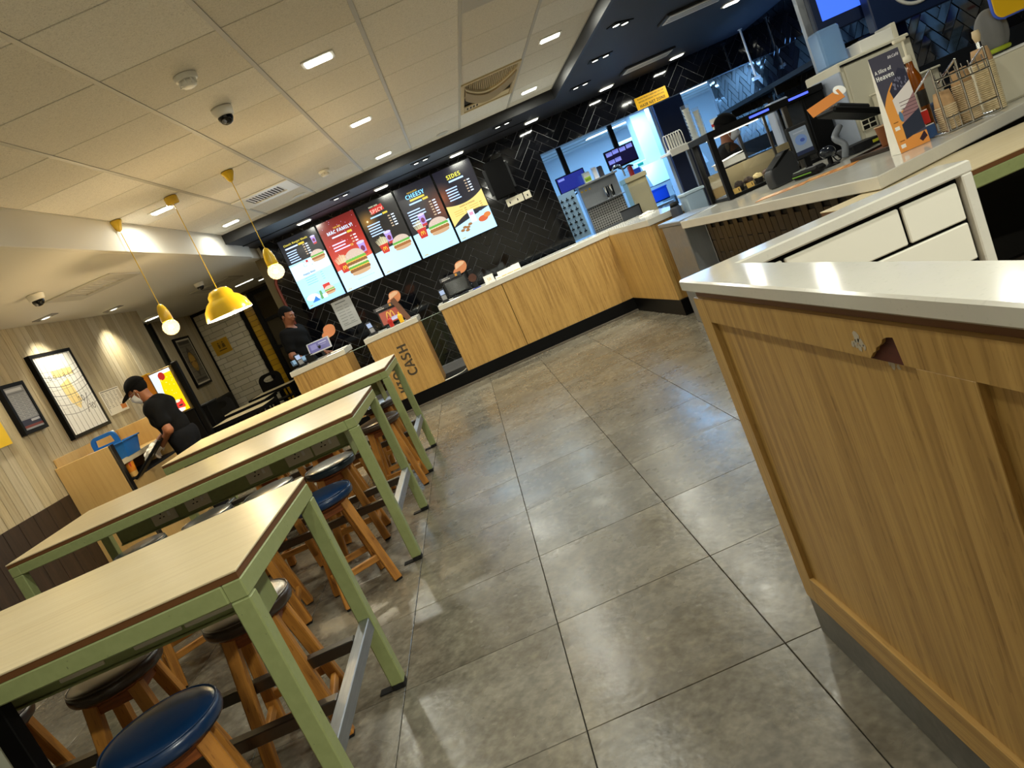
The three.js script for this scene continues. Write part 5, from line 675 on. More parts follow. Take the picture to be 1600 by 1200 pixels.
{ const t = thing('extractor_hood', 'pale sloping steel extractor hood over the fryers', 'hood', [3.95, 1.2, -12.1]); pw(t, 'hood', prep(new THREE.ExtrudeGeometry(new THREE.Shape([[0, 0], [0.75, 0], [0.75, 0.36], [0.28, 0.36]].map(p => new THREE.Vector2(...p))), { depth: 1.0, bevelEnabled: false }).rotateY(Math.PI / 2).translate(3.45, 1.2, -11.85)), mat(0xc9d2d8, 0.35, { metalness: 0.2 })); pw(t, 'filter', bx(3.5, 4.4, 1.185, 1.2, -12.55, -11.9, 0.003), M.steelDark); pw(t, 'flue', bx(3.6, 4.1, 1.56, 2.44, -12.55, -12.25, 0.004), kw); }
{ const t = thing('fryer_bank', 'steel fryer bank below the extractor hood', 'fryer', [4.0, 0, -12.2]); pw(t, 'body', bx(3.72, 4.5, 0, 0.92, -12.6, -11.9, 0.006), M.steel); pw(t, 'control_panel', bx(3.74, 4.48, 0.7, 0.85, -11.9, -11.885, 0.003), M.charcoal); for (const x of [3.85, 4.1]) { const b = pw(t, 'basket', tube([[x - 0.06, 0.95, -12.0], [x - 0.06, 1.08, -12.0], [x + 0.06, 1.08, -12.0], [x + 0.06, 0.95, -12.0]], 0.006, 16, 6), M.chrome); } }
{ const t = thing('wall_cupboard', 'pale steel wall cupboard high in the kitchen', 'cabinet', [3.75, 1.6, -13.4]); pw(t, 'body', bx(3.55, 4.3, 1.62, 2.15, -13.7, -13.3, 0.006), mat(0xb9c2c8, 0.4)); pw(t, 'door', bx(3.57, 3.92, 1.64, 2.13, -13.302, -13.285, 0.004), mat(0xc3ccd2, 0.4)); pw(t, 'door', bx(3.94, 4.28, 1.64, 2.13, -13.302, -13.285, 0.004), M.navy); }
{ const t = thing('dark_pillar', 'dark blue pillar inside the kitchen right of the opening', 'pillar', [3.75, 0, -10.9]); pw(t, 'shaft', bx(3.55, 4.0, 0, 2.44, -11.1, -10.8, 0.006), mat(0x1b2440, 0.5)); pw(t, 'edge', bx(3.5, 3.56, 0, 2.44, -11.08, -10.86, 0.004), mat(0xb9c8d8, 0.5)); }
{ const t = thing('exit_device', 'white box with green face on the kitchen partition', 'device', [3.47, 1.561, -12.22], 0.0); part(t, 'box', bx(-0.12, 0.12, 0, 0.1, -0.05, 0.05, 0.008), M.white); part(t, 'face', bx(-0.05, 0.05, 0.03, 0.075, 0.05, 0.054, 0.002), mat(0x158a6a, 0.4)); }
{ const t = thing('prep_bench', 'pale steel prep bench running through the kitchen', 'bench', [3.1, 0, -11.4]); pw(t, 'top', bx(2.6, 3.45, 0.86, 0.9, -11.8, -11.1, 0.004), M.steel); for (const x of [2.64, 3.41]) for (const z of [-11.76, -11.14]) pw(t, 'leg', bx(x - 0.02, x + 0.02, 0, 0.86, z - 0.02, z + 0.02, 0.003), M.steel); }
// pass shelf with cup towers, behind the display case
{ const t = thing('pass_shelf', 'pale steel shelf behind the glass case, holding cup towers', 'shelf', [3.3, 0, -8.1]); pw(t, 'shelf', bx(2.60, 3.55, 1.47, 1.50, -8.3, -7.9, 0.004), mat(0xd3d8dc, 0.35)); pw(t, 'lip', bx(2.60, 3.55, 1.44, 1.51, -7.9, -7.885, 0.002), M.white); for (const x of [2.9, 3.5]) pw(t, 'post', bx(x - 0.02, x + 0.02, 0, 1.47, -8.25, -8.2, 0.003), M.steel); }
[[2.99, 0.045, 0.40], [3.09, 0.04, 0.33]].forEach(([x, r, h], i) => { const t = thing('cup_tower', ['tall clear tower of white cups on the pass shelf, left', 'shorter clear tower of cups on the pass shelf, right'][i], 'dispenser', [x, 1.501, -8.1], 0, 'cup towers'); part(t, 'tube', cyl(r, r, 0.0, h, 0, 0, 20), M.clear); for (let k = 0; k < 9; k++) part(t, 'cup', lathe([[r * 0.6, k * h / 10], [r * 0.9, k * h / 10 + h / 11], [r * 0.93, k * h / 10 + h / 10.5], [r * 0.86, k * h / 10 + h / 11]]), M.white); });
[[3.20, M.white, 'white tumbler with red mark on the pass shelf'], [3.30, M.paper, 'white tumbler at the edge of the pass shelf']].forEach(([x, m, l]) => { const t = thing('tumbler', l, 'cup', [x, 1.501, -7.98], 0, 'tumblers on the pass shelf'); part(t, 'cup', lathe([[0, 0], [0.036, 0], [0.046, 0.13], [0.047, 0.134], [0.043, 0.13], [0.034, 0.006], [0, 0.006]]), m); part(t, 'band', cyl(0.0415, 0.043, 0.05, 0.08, 0, 0, 20), x < 3.25 ? M.red : M.white); });
{ const t = thing('wire_rack', 'white wire rack beside the pass shelf', 'rack', [2.74, 1.101, -8.06]); for (let k = 0; k < 7; k++) part(t, 'wire', tube([[-0.09 + k * 0.03, 0.42, 0.06], [-0.09 + k * 0.03, 0.56, 0.05], [-0.09 + k * 0.03, 0.57, -0.05], [-0.09 + k * 0.03, 0.42, -0.06]], 0.005, 14, 6), M.white); part(t, 'base', bx(-0.1, 0.1, 0.40, 0.42, -0.07, 0.07, 0.002), M.white); }
{ const t = thing('fryer_scoop_bin', 'pale blue plastic bin beside the steel cabinet', 'bin', [2.17, 0.0, -6.5]); pw(t, 'bin', [bx(2.1, 2.28, 0.0, 1.06, -6.6, -6.42, 0.01)], mat(0x9fb6cc, 0.4)); pw(t, 'rim', bx(2.09, 2.29, 1.05, 1.075, -6.61, -6.41, 0.004), mat(0xb9cede, 0.4)); }
{ const t = thing('thermos', 'dark cylinder beside the pale blue bin', 'canister', [2.02, 0.0, -6.55]); part(t, 'body', lathe([[0, 0], [0.05, 0], [0.052, 0.98], [0.04, 1.0], [0, 1.0]]), mat(0x3f4452, 0.4)); part(t, 'lid', lathe([[0, 1.04], [0.036, 1.038], [0.042, 1.0], [0, 0.998]]), M.charcoal); }
// white hanging pole in the corner
{ const t = thing('ceiling_pole', 'thin white pole hanging from the dark soffit', 'pole', [4.52, 2.589, -9.5]); part(t, 'pole', cyl(0.014, 0.014, -0.62, 0, 0, 0, 12), M.white); part(t, 'foot', bx(-0.05, 0.05, -0.66, -0.62, -0.03, 0.03, 0.003), M.white); part(t, 'flange', cyl(0.03, 0.03, -0.008, 0, 0, 0, 16), M.white); }

// ---------------------------------------------------------------- glass display case and tills on the right counter
{ const t = thing('display_case', 'glass cake display case with black frame', 'display case', [2.5, 0.921, -5.6]); const x0 = 2.10, x1 = 2.84, z0 = -5.80, z1 = -5.42, y0 = 0.922, y1 = 1.40;
  pw(t, 'base', bx(x0, x1, y0, y0 + 0.025, z0, z1, 0.003), M.black); const top = pw(t, 'canopy', bx(x0 - 0.02, 3.02, y1, y1 + 0.05, z0 - 0.05, z1 + 0.02, 0.004), M.black, 'black top with blue light lines');
  for (const [x, z, w] of [[x0, z1, 0.022], [x1, z1, 0.01], [x0, z0, 0.02], [x1, z0, 0.01]]) pw(t, 'post', bx(x - w, x + w, y0, y1, z - w, z + w, 0.003), M.black);
  pw(t, 'front_pane', bx(x0 + 0.02, x1 - 0.01, y0 + 0.025, y1, z1 - 0.003, z1 + 0.003, 0), M.glass); pw(t, 'side_pane', bx(x0 - 0.003, x0 + 0.003, y0 + 0.025, y1, z0 + 0.01, z1 - 0.02, 0), M.glass); pw(t, 'mullion', [bx(2.52, 2.54, y0, y1, z1 - 0.008, z1 + 0.008, 0.002), bx(2.68, 2.72, y0, y1, z1 - 0.02, z1 + 0.01, 0.002)], M.steelDark);
  pw(t, 'shelf', bx(x0 + 0.02, 2.6, 1.155, 1.16, z0 + 0.02, z1 - 0.03, 0), M.glass); pw(t, 'end_panel', bx(2.86, 3.02, y0, y1, z0, z1, 0.004), M.black); pw(t, 'back_panel', bx(x0 + 0.02, x1, y0 + 0.03, 1.14, z0 - 0.002, z0 + 0.006, 0), mat(0x8a7c5c, 0.6));
  const led = glow(new THREE.Color().setRGB(0.06, 0.1, 1), 2.2); for (const [a, b] of [[2.42, 2.58], [2.74, 2.9]]) pw(top, 'blue_light', bx(a, b, y1 + 0.018, y1 + 0.034, z1 + 0.019, z1 + 0.022, 0.001), led);
  areaLight(2.35, y1 - 0.01, -5.6, 0.4, 0.1, SOFT, 24); pw(t, 'case_light', bx(2.15, 2.55, y1 - 0.008, y1 - 0.003, -5.65, -5.55, 0.001), glow(SOFT, 3)); }
{ const cake = [mat(0x2a1a12, 0.7), mat(0x3a2416, 0.7), mat(0xd6c08a, 0.7), mat(0x4a3426, 0.7)]; let n = 0;
  for (const [x, z] of [[2.22, -5.5], [2.30, -5.5], [2.38, -5.5], [2.46, -5.5], [2.26, -5.6], [2.34, -5.6], [2.42, -5.6], [2.5, -5.6], [2.6, -5.52]]) { const t = thing('cupcake', n % 4 === 2 ? 'pale topped muffin in the glass case' : 'dark chocolate muffin in the glass case', 'muffin', [x, 0.948, z], n, n % 4 === 2 ? 'pale muffins in the glass case' : 'chocolate muffins in the glass case'); part(t, 'wrapper', lathe([[0, 0], [0.024, 0], [0.034, 0.045], [0, 0.046]], 16), mat(0x17110d, 0.8)); const g = new THREE.SphereGeometry(0.038, 14, 8, 0, Math.PI * 2, 0, Math.PI / 2), p = g.attributes.position; for (let i = 0; i < p.count; i++) { const k = 0.85 + 0.3 * hash(i, n, 3); p.setXYZ(i, p.getX(i) * k, p.getY(i) * 0.8 * k, p.getZ(i) * k); } g.computeVertexNormals(); part(t, 'crown', g.translate(0, 0.043, 0), cake[n % 4]); n++; }
  for (const [x, l] of [[2.17, 'small yellow price card in the glass case, left'], [2.28, 'small yellow price card in the glass case, right']]) { const t = thing('price_card', l, 'card', [x, 0.948, -5.44], 0.1, 'price cards in the case'); part(t, 'card', bx(-0.03, 0.03, 0, 0.04, -0.002, 0.002, 0).rotateX(-0.2), mat(0xe0b860, 0.6)); part(t, 'mark', bx(0.012, 0.018, 0.01, 0.032, 0.002, 0.003, 0).rotateX(-0.2), M.black); } }
{ const t = thing('napkin_box', 'white paper tray on the glass shelf of the case', 'tray', [2.25, 1.161, -5.6]); part(t, 'tray', bx(-0.1, 0.1, 0, 0.05, -0.08, 0.08, 0.004), M.paper); part(t, 'sheet', bx(-0.11, 0.1, 0.05, 0.056, -0.085, 0.085, 0.001).rotateZ(0.1), M.white); }
{ const t = thing('payment_terminal', 'large rounded black payment terminal beside the glass case', 'card reader', [2.2, 0.921, -4.78], 0.35); const s = new THREE.Shape(); s.moveTo(-0.12, 0.02); s.quadraticCurveTo(-0.14, 0.12, -0.09, 0.13); s.lineTo(0.04, 0.2); s.quadraticCurveTo(0.13, 0.21, 0.13, 0.13); s.lineTo(0.13, 0.05); s.quadraticCurveTo(0.12, 0.0, 0.06, 0.0); s.lineTo(-0.09, 0); s.quadraticCurveTo(-0.12, 0, -0.12, 0.02); part(t, 'body', plate(s, 0.07, 0.012), mat(0x2b2d31, 0.5)); part(t, 'ridge', plate([[-0.1, 0.125], [0.05, 0.2], [0.1, 0.2], [-0.06, 0.125]], 0.074, 0.001).translate(0, 0.004, -0.002), M.black); }
{ const t = thing('pin_pad', 'black pin pad with green stripe lying on the counter', 'card reader', [2.27, 0.921, -4.52], 0.5); part(t, 'body', bx(-0.05, 0.05, 0.004, 0.05, -0.1, 0.1, 0.015), M.black); part(t, 'screen', bx(-0.036, 0.036, 0.049, 0.053, -0.085, -0.03, 0.001), mat(0x9aa39a, 0.3)); part(t, 'stripe', [bx(-0.052, -0.048, 0.02, 0.028, -0.09, 0.05, 0.001), bx(0.048, 0.052, 0.02, 0.028, -0.09, 0.05, 0.001)], mat(0x5c8a1e, 0.5)); for (let k = 0; k < 9; k++) part(t, 'key', bx(-0.034 + (k % 3) * 0.024, -0.014 + (k % 3) * 0.024, 0.049, 0.053, -0.015 + (k / 3 | 0) * 0.03, 0.005 + (k / 3 | 0) * 0.03, 0.001), M.grey); }
{ const t = thing('barcode_scanner', 'glossy dark handheld scanner on its stand', 'scanner', [2.44, 0.921, -4.55], 0.6); part(t, 'head', new THREE.SphereGeometry(0.05, 18, 12).scale(1.3, 0.8, 0.9).translate(0, 0.09, 0), phys(0x20242c, 0.12)); part(t, 'stand', lathe([[0, 0], [0.05, 0], [0.05, 0.008], [0.015, 0.02], [0.015, 0.08], [0, 0.08]]), M.black); part(t, 'cable', tube([[0.05, 0.08, 0], [0.1, 0.02, 0.02], [0.14, 0.01, -0.03], [0.16, 0.1, -0.08]], 0.004, 16, 6), M.black); }
[[1.98, -4.32, 0.85, 'orange promotional leaflet nearest the counter edge'], [2.22, -4.18, 0.75, 'orange promotional leaflet beside the pin pad']].forEach(([x, z, a, l], i) => { const t = thing('promo_leaflet', l, 'leaflet', [x, 0.9205, z], a, 'leaflets on the counter'); part(t, 'sheet', bx(-0.075, 0.075, 0, 0.002, -0.15, 0.15, 0), mat(0xc98a4a, 0.6)); part(t, 'print', pane(0.148, 0.298).rotateX(-Math.PI / 2).translate(0, 0.0024, 0), mat(0xffffff, 0.4, { map: canvasTex(128, 256, (g, w, h) => { R(g, 0, 0, w, h, '#d9903c'); R(g, 20, 20, 88, 60, '#e8b878'); for (let k = 0; k < 4; k++) { R(g, 14 + k * 6, 100 + k * 34, 90, 16, k % 2 ? '#b5651e' : '#f0c88c'); } }) })); });
{ const t = thing('customer_display', 'customer facing till display with pale blue screen', 'screen', [2.44, 0.921, -4.80], -0.12); part(t, 'pole', bx(-0.02, 0.02, 0, 0.12, -0.05, -0.02, 0.003), M.black); part(t, 'foot', bx(-0.07, 0.07, 0, 0.01, -0.1, 0.06, 0.003), M.black); const b = part(t, 'housing', bx(-0.072, 0.072, 0.10, 0.33, -0.022, 0.0, 0.008).rotateX(-0.1), M.charcoal); part(b, 'display', pane(0.115, 0.175).translate(0, 0.215, 0.0012).rotateX(-0.1), new THREE.MeshStandardMaterial({ color: 0x111111, roughness: 0.2, emissive: 0xffffff, emissiveIntensity: 0.45, emissiveMap: canvasTex(116, 176, (g, w, h) => { R(g, 0, 0, w, h, '#9aa7ae'); El(g, 58, 80, 40, 36, '#7f9cc8'); El(g, 66, 84, 16, 12, '#4a62a8'); R(g, 20, 22, 76, 8, '#b8c0c4'); R(g, 0, 150, w, 26, '#2a3550'); }) })); }
{ const t = thing('till_terminal', 'black till terminal tilted back, seen from behind', 'till', [2.72, 0.926, -4.72]); part(t, 'monitor_back', bx(-0.17, 0.17, -0.02, 0.02, -0.12, 0.12, 0.012).rotateZ(-0.42).translate(0.03, 0.25, 0), M.black); part(t, 'rib', bx(-0.12, 0.1, 0.02, 0.05, -0.07, 0.07, 0.01).rotateZ(-0.42).translate(0.03, 0.25, 0), M.charcoal); part(t, 'neck', tube([[-0.12, 0.0, 0.06], [-0.1, 0.08, 0.06], [-0.13, 0.14, 0.03], [-0.06, 0.2, 0]], 0.022, 18, 10), mat(0x7f858e, 0.25)); part(t, 'body', bx(-0.08, 0.14, 0.0, 0.05, -0.1, 0.1, 0.006), M.charcoal); part(t, 'label', bx(0.06, 0.1, 0.018, 0.036, 0.1, 0.102, 0), mat(0xd8d832, 0.5)); const c = part(t, 'promo_card', bx(-0.12, 0.1, 0, 0.004, -0.04, 0.04, 0).rotateZ(0.32).rotateX(0.9).translate(-0.1, 0.37, 0.02), mat(0xe08a3a, 0.6)); part(c, 'promo_round', cyl(0.04, 0.04, 0.0, 0.005, 0, 0, 20).rotateX(0.9).translate(0.0, 0.41, 0.02), M.white); }
{ const t = thing('service_tray', 'brown wood grain tray on the counter', 'tray', [2.58, 0.921, -4.12], 0.35); part(t, 'tray', [bx(-0.2, 0.2, 0.0, 0.01, -0.13, 0.13, 0.003), bx(-0.2, 0.2, 0.008, 0.024, 0.12, 0.13, 0.003), bx(-0.2, 0.2, 0.008, 0.024, -0.13, -0.12, 0.003), bx(-0.2, -0.19, 0.008, 0.024, -0.12, 0.12, 0.003), bx(0.19, 0.2, 0.008, 0.024, -0.12, 0.12, 0.003)], mat(0x2c211b, 0.45)); part(t, 'mat', bx(-0.17, 0.17, 0.01, 0.0115, -0.1, 0.1, 0), mat(0x7a4a2a, 0.6)); }
{ const t = thing('paper_cup', 'brown paper cup on the service tray', 'cup', [2.58, 0.9335, -4.14]); part(t, 'cup', lathe([[0, 0], [0.036, 0], [0.038, 0.004], [0.05, 0.115], [0.052, 0.118], [0.048, 0.116], [0, 0.112]]), mat(0x7d4a22, 0.7)); part(t, 'rim', new THREE.TorusGeometry(0.0505, 0.003, 8, 24).rotateX(Math.PI / 2).translate(0, 0.117, 0), mat(0xc9a880, 0.6)); part(t, 'emblem', cyl(0.01, 0.01, 0.045, 0.047, 0, 0, 10).rotateX(Math.PI / 2).translate(0.012, 0.06, 0.0), M.card); }
{ const t = thing('receipt_printer', 'slate blue receipt drawer unit behind the brown cup', 'printer', [2.9, 0.921, -4.38], 0.1); part(t, 'body', bx(-0.17, 0.17, 0, 0.12, -0.1, 0.1, 0.008), mat(0x3a4560, 0.4)); for (const x of [-0.09, 0.03]) part(t, 'slot', bx(x - 0.03, x + 0.03, 0.03, 0.07, 0.098, 0.102, 0.001), M.black); part(t, 'cup_lid', lathe([[0, 0.17], [0.03, 0.168], [0.04, 0.12], [0, 0.12]]).translate(-0.1, 0, 0.02), M.cream, 'small pale cup on top'); }
// back machines (behind the tills)
{ const t = thing('back_bar', 'low cabinet carrying the drinks machines', 'cabinet', [3.55, 0, -5.45]); pw(t, 'body', bx(3.05, 4.6, 0, 0.88, -5.9, -5.0, 0.006), M.charcoal); pw(t, 'top', bx(3.04, 4.62, 0.88, 0.905, -5.92, -4.98, 0.004), M.steel); }
{ const t = thing('ice_machine', 'large cream drinks machine behind the tills', 'machine', [3.36, 0.906, -5.4]); pw(t, 'body', bx(3.06, 3.62, 0.906, 1.52, -5.7, -5.21, 0.008), M.cream); pw(t, 'front_panel', bx(3.09, 3.56, 0.93, 1.48, -5.212, -5.195, 0.006), mat(0xcdc8b4, 0.45)); pw(t, 'top_gap', bx(3.07, 3.61, 1.485, 1.497, -5.215, -5.19, 0.001), M.black); pw(t, 'vent_frame', bx(3.08, 3.2, 1.0, 1.12, -5.197, -5.185, 0.003), M.cream); for (let i = 0; i < 2; i++) for (let j = 0; j < 3; j++) pw(t, 'vent_hole', bx(3.088 + i * 0.054, 3.134 + i * 0.054, 1.008 + j * 0.036, 1.036 + j * 0.036, -5.186, -5.183, 0.001), M.black); }
{ const t = thing('cream_bin', 'cream open topped container before the drinks machine', 'container', [3.42, 0.906, -5.08]); pw(t, 'body', bx(3.2, 3.6, 0.906, 1.22, -5.18, -4.99, 0.012), mat(0xd3cdb9, 0.45)); pw(t, 'rim', bx(3.19, 3.61, 1.21, 1.225, -5.185, -4.98, 0.004), M.cream); }
{ const t = thing('tongs', 'black and yellow utensil standing in the cream container', 'utensil', [3.48, 1.226, -5.08]); part(t, 'handle', rod([0, 0, 0], [-0.04, 0.1, 0], 0.012, 10), M.charcoal); part(t, 'knob', new THREE.SphereGeometry(0.016, 12, 8).translate(-0.04, 0.1, 0), M.black); part(t, 'clip', bx(-0.08, -0.03, 0.0, 0.03, -0.01, 0.01, 0.004), M.yellow); }
{ const t = thing('small_white_box', 'white box lying on top of the drinks machine', 'box', [3.45, 1.521, -5.4]); part(t, 'box', bx(-0.14, 0.12, 0, 0.085, -0.1, 0.1, 0.004), M.white); part(t, 'side', bx(0.12, 0.16, 0, 0.11, -0.1, 0.1, 0.004), M.cream); }
{ const t = thing('drinks_tap', 'pale blue drinks panel with round logo beside the cream machine', 'machine', [2.93, 0.0, -5.65]); pw(t, 'panel', bx(3.045, 3.055, 0.906, 1.46, -5.6, -5.2, 0.002), mat(0xaeb9cc, 0.3)); pw(t, 'column', bx(2.88, 3.04, 0.0, 1.48, -6.1, -5.98, 0.01), mat(0xb3bfd6, 0.3)); pw(t, 'badge', cyl(0.05, 0.05, 0, 0.004, 0, 0, 24).rotateX(Math.PI / 2).translate(2.96, 1.40, -5.98), mat(0x2a62b8, 0.4)); pw(t, 'badge_mark', [cyl(0.014, 0.014, 0, 0.006, 0, 0, 12).rotateX(Math.PI / 2).translate(2.96, 1.375, -5.979)], M.red); }
{ const t = thing('cup_hopper', 'clear pale blue cup hopper on the drinks machine', 'dispenser', [3.2, 1.521, -5.5]); part(t, 'hopper', bx(-0.09, 0.09, 0, 0.28, -0.08, 0.08, 0.015), phys(0x9cc4f0, 0.15, { transmission: 0.5, thickness: 0 })); for (let k = 0; k < 4; k++) part(t, 'cup', lathe([[0.05, 0.03 + k * 0.05], [0.065, 0.08 + k * 0.05], [0.06, 0.08 + k * 0.05]]), M.white); }
{ const t = thing('hanging_screen', 'blue screen in navy housing hanging at the top right', 'screen', [3.55, 1.8, -5.75]); part(t, 'housing', bx(-0.24, 0.27, -0.02, 0.32, -0.06, 0, 0.008), mat(0x1c2a4a, 0.4)); part(t, 'display', pane(0.4, 0.22).translate(0.02, 0.19, 0.0015), glow(new THREE.Color().setRGB(0.05, 0.16, 1), 1.3)); part(t, 'hanger', bx(-0.03, 0.03, 0.32, 0.788, -0.05, -0.02, 0.003), M.steel); part(t, 'side_post', bx(-0.33, -0.27, -0.3, 0.788, -0.05, 0, 0.003), M.steel); }
{ const t = thing('navy_panel', 'navy sign box with white ring at the top right', 'sign', [4.02, 1.63, -5.6]); part(t, 'box', bx(-0.36, 0.5, 0, 0.6, -0.1, 0, 0.008), mat(0x1d2c4e, 0.35)); part(t, 'ring', new THREE.TorusGeometry(0.2, 0.014, 10, 48).translate(0.02, 0.28, 0.004), M.white, 'white ring emblem'); part(t, 'hanger', [bx(-0.3, -0.27, 0.6, 0.958, -0.06, -0.04, 0.002), bx(0.4, 0.43, 0.6, 0.958, -0.06, -0.04, 0.002)], M.steel); part(t, 'lower_box', bx(-0.4, -0.05, -0.12, 0.02, -0.2, -0.1, 0.006), phys(0x0c1a3a, 0.1)); }
// things on the counter at the far right
{ const t = thing('promo_standee', 'folded promotional stand reading A Slice of Heaven', 'sign', [2.32, 0.921, -3.56], 0.0); const tex = canvasTex(256, 640, (g, w, h) => { R(g, 0, 0, w, h, '#4b4a5c'); T(g, 'McCafé', 196, 46, 26, '#e9e6ee', { w: 'italic bold' }); g.fillStyle = '#f0a44e'; g.beginPath(); g.moveTo(0, 330); g.quadraticCurveTo(40, 250, 120, 190); g.lineTo(150, 640); g.lineTo(0, 640); g.fill(); R(g, 0, 560, w, 80, '#ee9c4a'); Po(g, [[80, 240], [150, 170], [200, 120], [256, 150], [256, 270], [90, 300]], '#33344a'); for (let k = 0; k < 26; k++) El(g, 120 + hash(k, 1) * 130, 170 + hash(k, 2) * 100, 5, 9, '#7c7d96'); Po(g, [[76, 300], [256, 220], [256, 340], [80, 400]], '#ece6e6'); Po(g, [[90, 420], [256, 300], [256, 420], [110, 470]], '#a07a80'); for (let k = 0; k < 5; k++) R(g, 120, 420 - k * 22, 136, 4, '#5c3f48'); Po(g, [[84, 470], [256, 410], [256, 540], [80, 570]], '#2c3346'); El(g, 100, 420, 16, 34, '#5c83a6'); Po(g, [[180, 600], [236, 560], [250, 600], [200, 622]], '#3a2430'); T(g, 'A Slice of', 84, 112, 32, '#ffffff'); T(g, 'Heaven', 84, 156, 42, '#ffffff'); R(g, 20, 470, 40, 24, '#f7f4ee'); R(g, 20, 590, 40, 24, '#f7f4ee'); R(g, 24, 440, 40, 5, '#7a4a1e'); R(g, 24, 566, 40, 5, '#7a4a1e'); });
  const w = 0.16, h = 0.485; part(t, 'card', tris([[[-w / 2, 0, 0.03], [w / 2, 0, 0.03], [w / 2, h, 0], [-w / 2, h, 0]], [[w / 2, 0, -0.05], [-w / 2, 0, -0.05], [-w / 2, h, 0], [w / 2, h, 0]], [[w / 2, 0, 0.03], [w / 2, 0, -0.05], [w / 2, h, 0]], [[-w / 2, 0, -0.05], [-w / 2, 0, 0.03], [-w / 2, h, 0]]]), M.paper); part(t, 'print', pane(w, h).rotateX(-0.0618).translate(0, h / 2, 0.0162), mat(0xffffff, 0.45, { map: tex })); }
{ const t = thing('wire_stand', 'chrome wire stand holding cups and napkins at the counter end', 'rack', [2.6, 0.921, -3.56]); const r = 0.006; for (const x of [-0.13, 0.0, 0.15]) { part(t, 'frame', [rod([x, 0.006, 0.08], [x, 0.32, 0.072], r, 8), rod([x, 0.32, 0.072], [x, 0.24, -0.08], r, 8), rod([x, 0.24, -0.08], [x, 0.006, -0.08], r, 8), rod([x, 0.008, 0.08], [x, 0.008, -0.08], r, 8), new THREE.SphereGeometry(r * 1.02, 8, 6).translate(x, 0.32, 0.072)], M.chrome); } for (const [y, z] of [[0.22, 0.078], [0.26, 0.077], [0.07, 0.08], [0.01, 0.08], [0.01, -0.08]]) part(t, 'rail', rod([-0.13, y, z], [0.15, y, z], 0.0045, 8), M.chrome); for (let k = 0; k < 8; k++) part(t, 'bar', rod([-0.12 + k * 0.036, 0.22, 0.08], [-0.12 + k * 0.036, 0.29, 0.07], 0.003, 6), M.chrome); for (let k = 0; k < 3; k++) part(t, 'bar', rod([-0.12 + k * 0.03, 0.01, 0.082], [-0.12 + k * 0.03, 0.08, 0.082], 0.003, 6), M.chrome); }
[[2.545, -3.565, 13, 'ridged stack of brown cups in the wire stand, left'], [2.655, -3.56, 20, 'ridged stack of brown cups in the wire stand, middle'], [2.80, -3.58, 25, 'tall ridged stack of pale brown cups right of the wire stand']].forEach(([x, z, n, l], i) => { const t = thing('cup_stack', l, 'cups', [x, 0.923, z], 0, 'stacks of paper cups'); const c = lathe([[0.044, 0], [0.049, 0.001], [0.0505, 0.003], [0.049, 0.0055], [0.0455, 0.0065], [0.0445, 0.0098]], 24), ms = [mat(0xe0cfa8, 0.7), mat(0xd3bd98, 0.7)]; for (let k = 0; k < n; k++) { const m = part(t, 'cup', c, ms[i === 2 ? 0 : 1]); m.position.y = k * 0.0098; } part(t, 'top_cup', lathe([[0.046, n * 0.0098], [0.042, n * 0.0098 + 0.035], [0.036, n * 0.0098 + 0.07], [0, n * 0.0098 + 0.07]], 20), M.card); });
for (const [x, y, l, c] of [[2.45, 0, 'amber syrup bottle with white pump, left', 0x8a3d0c], [2.54, 0, 'amber syrup bottle with tall white pump, right', 0xa0560c]]) { const t = thing('syrup_bottle', l, 'bottle', [x, 0.922, -3.72], 0, 'syrup bottles'); const k = x > 2.5 ? 0.05 : 0; part(t, 'bottle', lathe([[0, 0], [0.034, 0], [0.036, 0.008], [0.036, 0.26 + k], [0.018, 0.31 + k], [0.016, 0.35 + k], [0, 0.35 + k]]), phys(c, 0.08, { transmission: 0.5, thickness: 0 })); part(t, 'label', cyl(0.0365, 0.0365, 0.16, 0.24, 0, 0, 24), mat(0x14120f, 0.6)); part(t, 'pump', [lathe([[0, 0.38 + k], [0.02, 0.378 + k], [0.022, 0.345 + k], [0, 0.345 + k]]), cyl(0.007, 0.007, 0.37 + k, 0.46 + k, 0, 0, 10), bx(-0.05, 0.018, 0.455 + k, 0.475 + k, -0.012, 0.012, 0.005)], M.cream, 'cream pump head'); }
for (const [x, m, l] of [[2.445, M.red, 'red packet in the wire stand'], [2.46, mat(0x2a4a78, 0.5), 'blue and white packet in the wire stand']]) { const t = thing('sugar_packet', l, 'packet', [x, x < 2.45 ? 1.0 : 0.923, -3.6], 0, 'packets in the stand'); part(t, 'packet', bx(-0.03, 0.03, 0, 0.065, -0.01, 0.01, 0.003), m); part(t, 'seal', bx(-0.03, 0.03, 0.065, 0.07, -0.002, 0.002, 0), M.white); }
{ const t = thing('cream_counter_box', 'plain cream box at the right edge of the counter', 'box', [3.0, 0.921, -3.72]); part(t, 'box', bx(-0.14, 0.3, 0, 0.24, -0.12, 0.06, 0.01), M.cream); part(t, 'lid', bx(-0.142, 0.302, 0.236, 0.246, -0.122, 0.062, 0.003), M.white); }
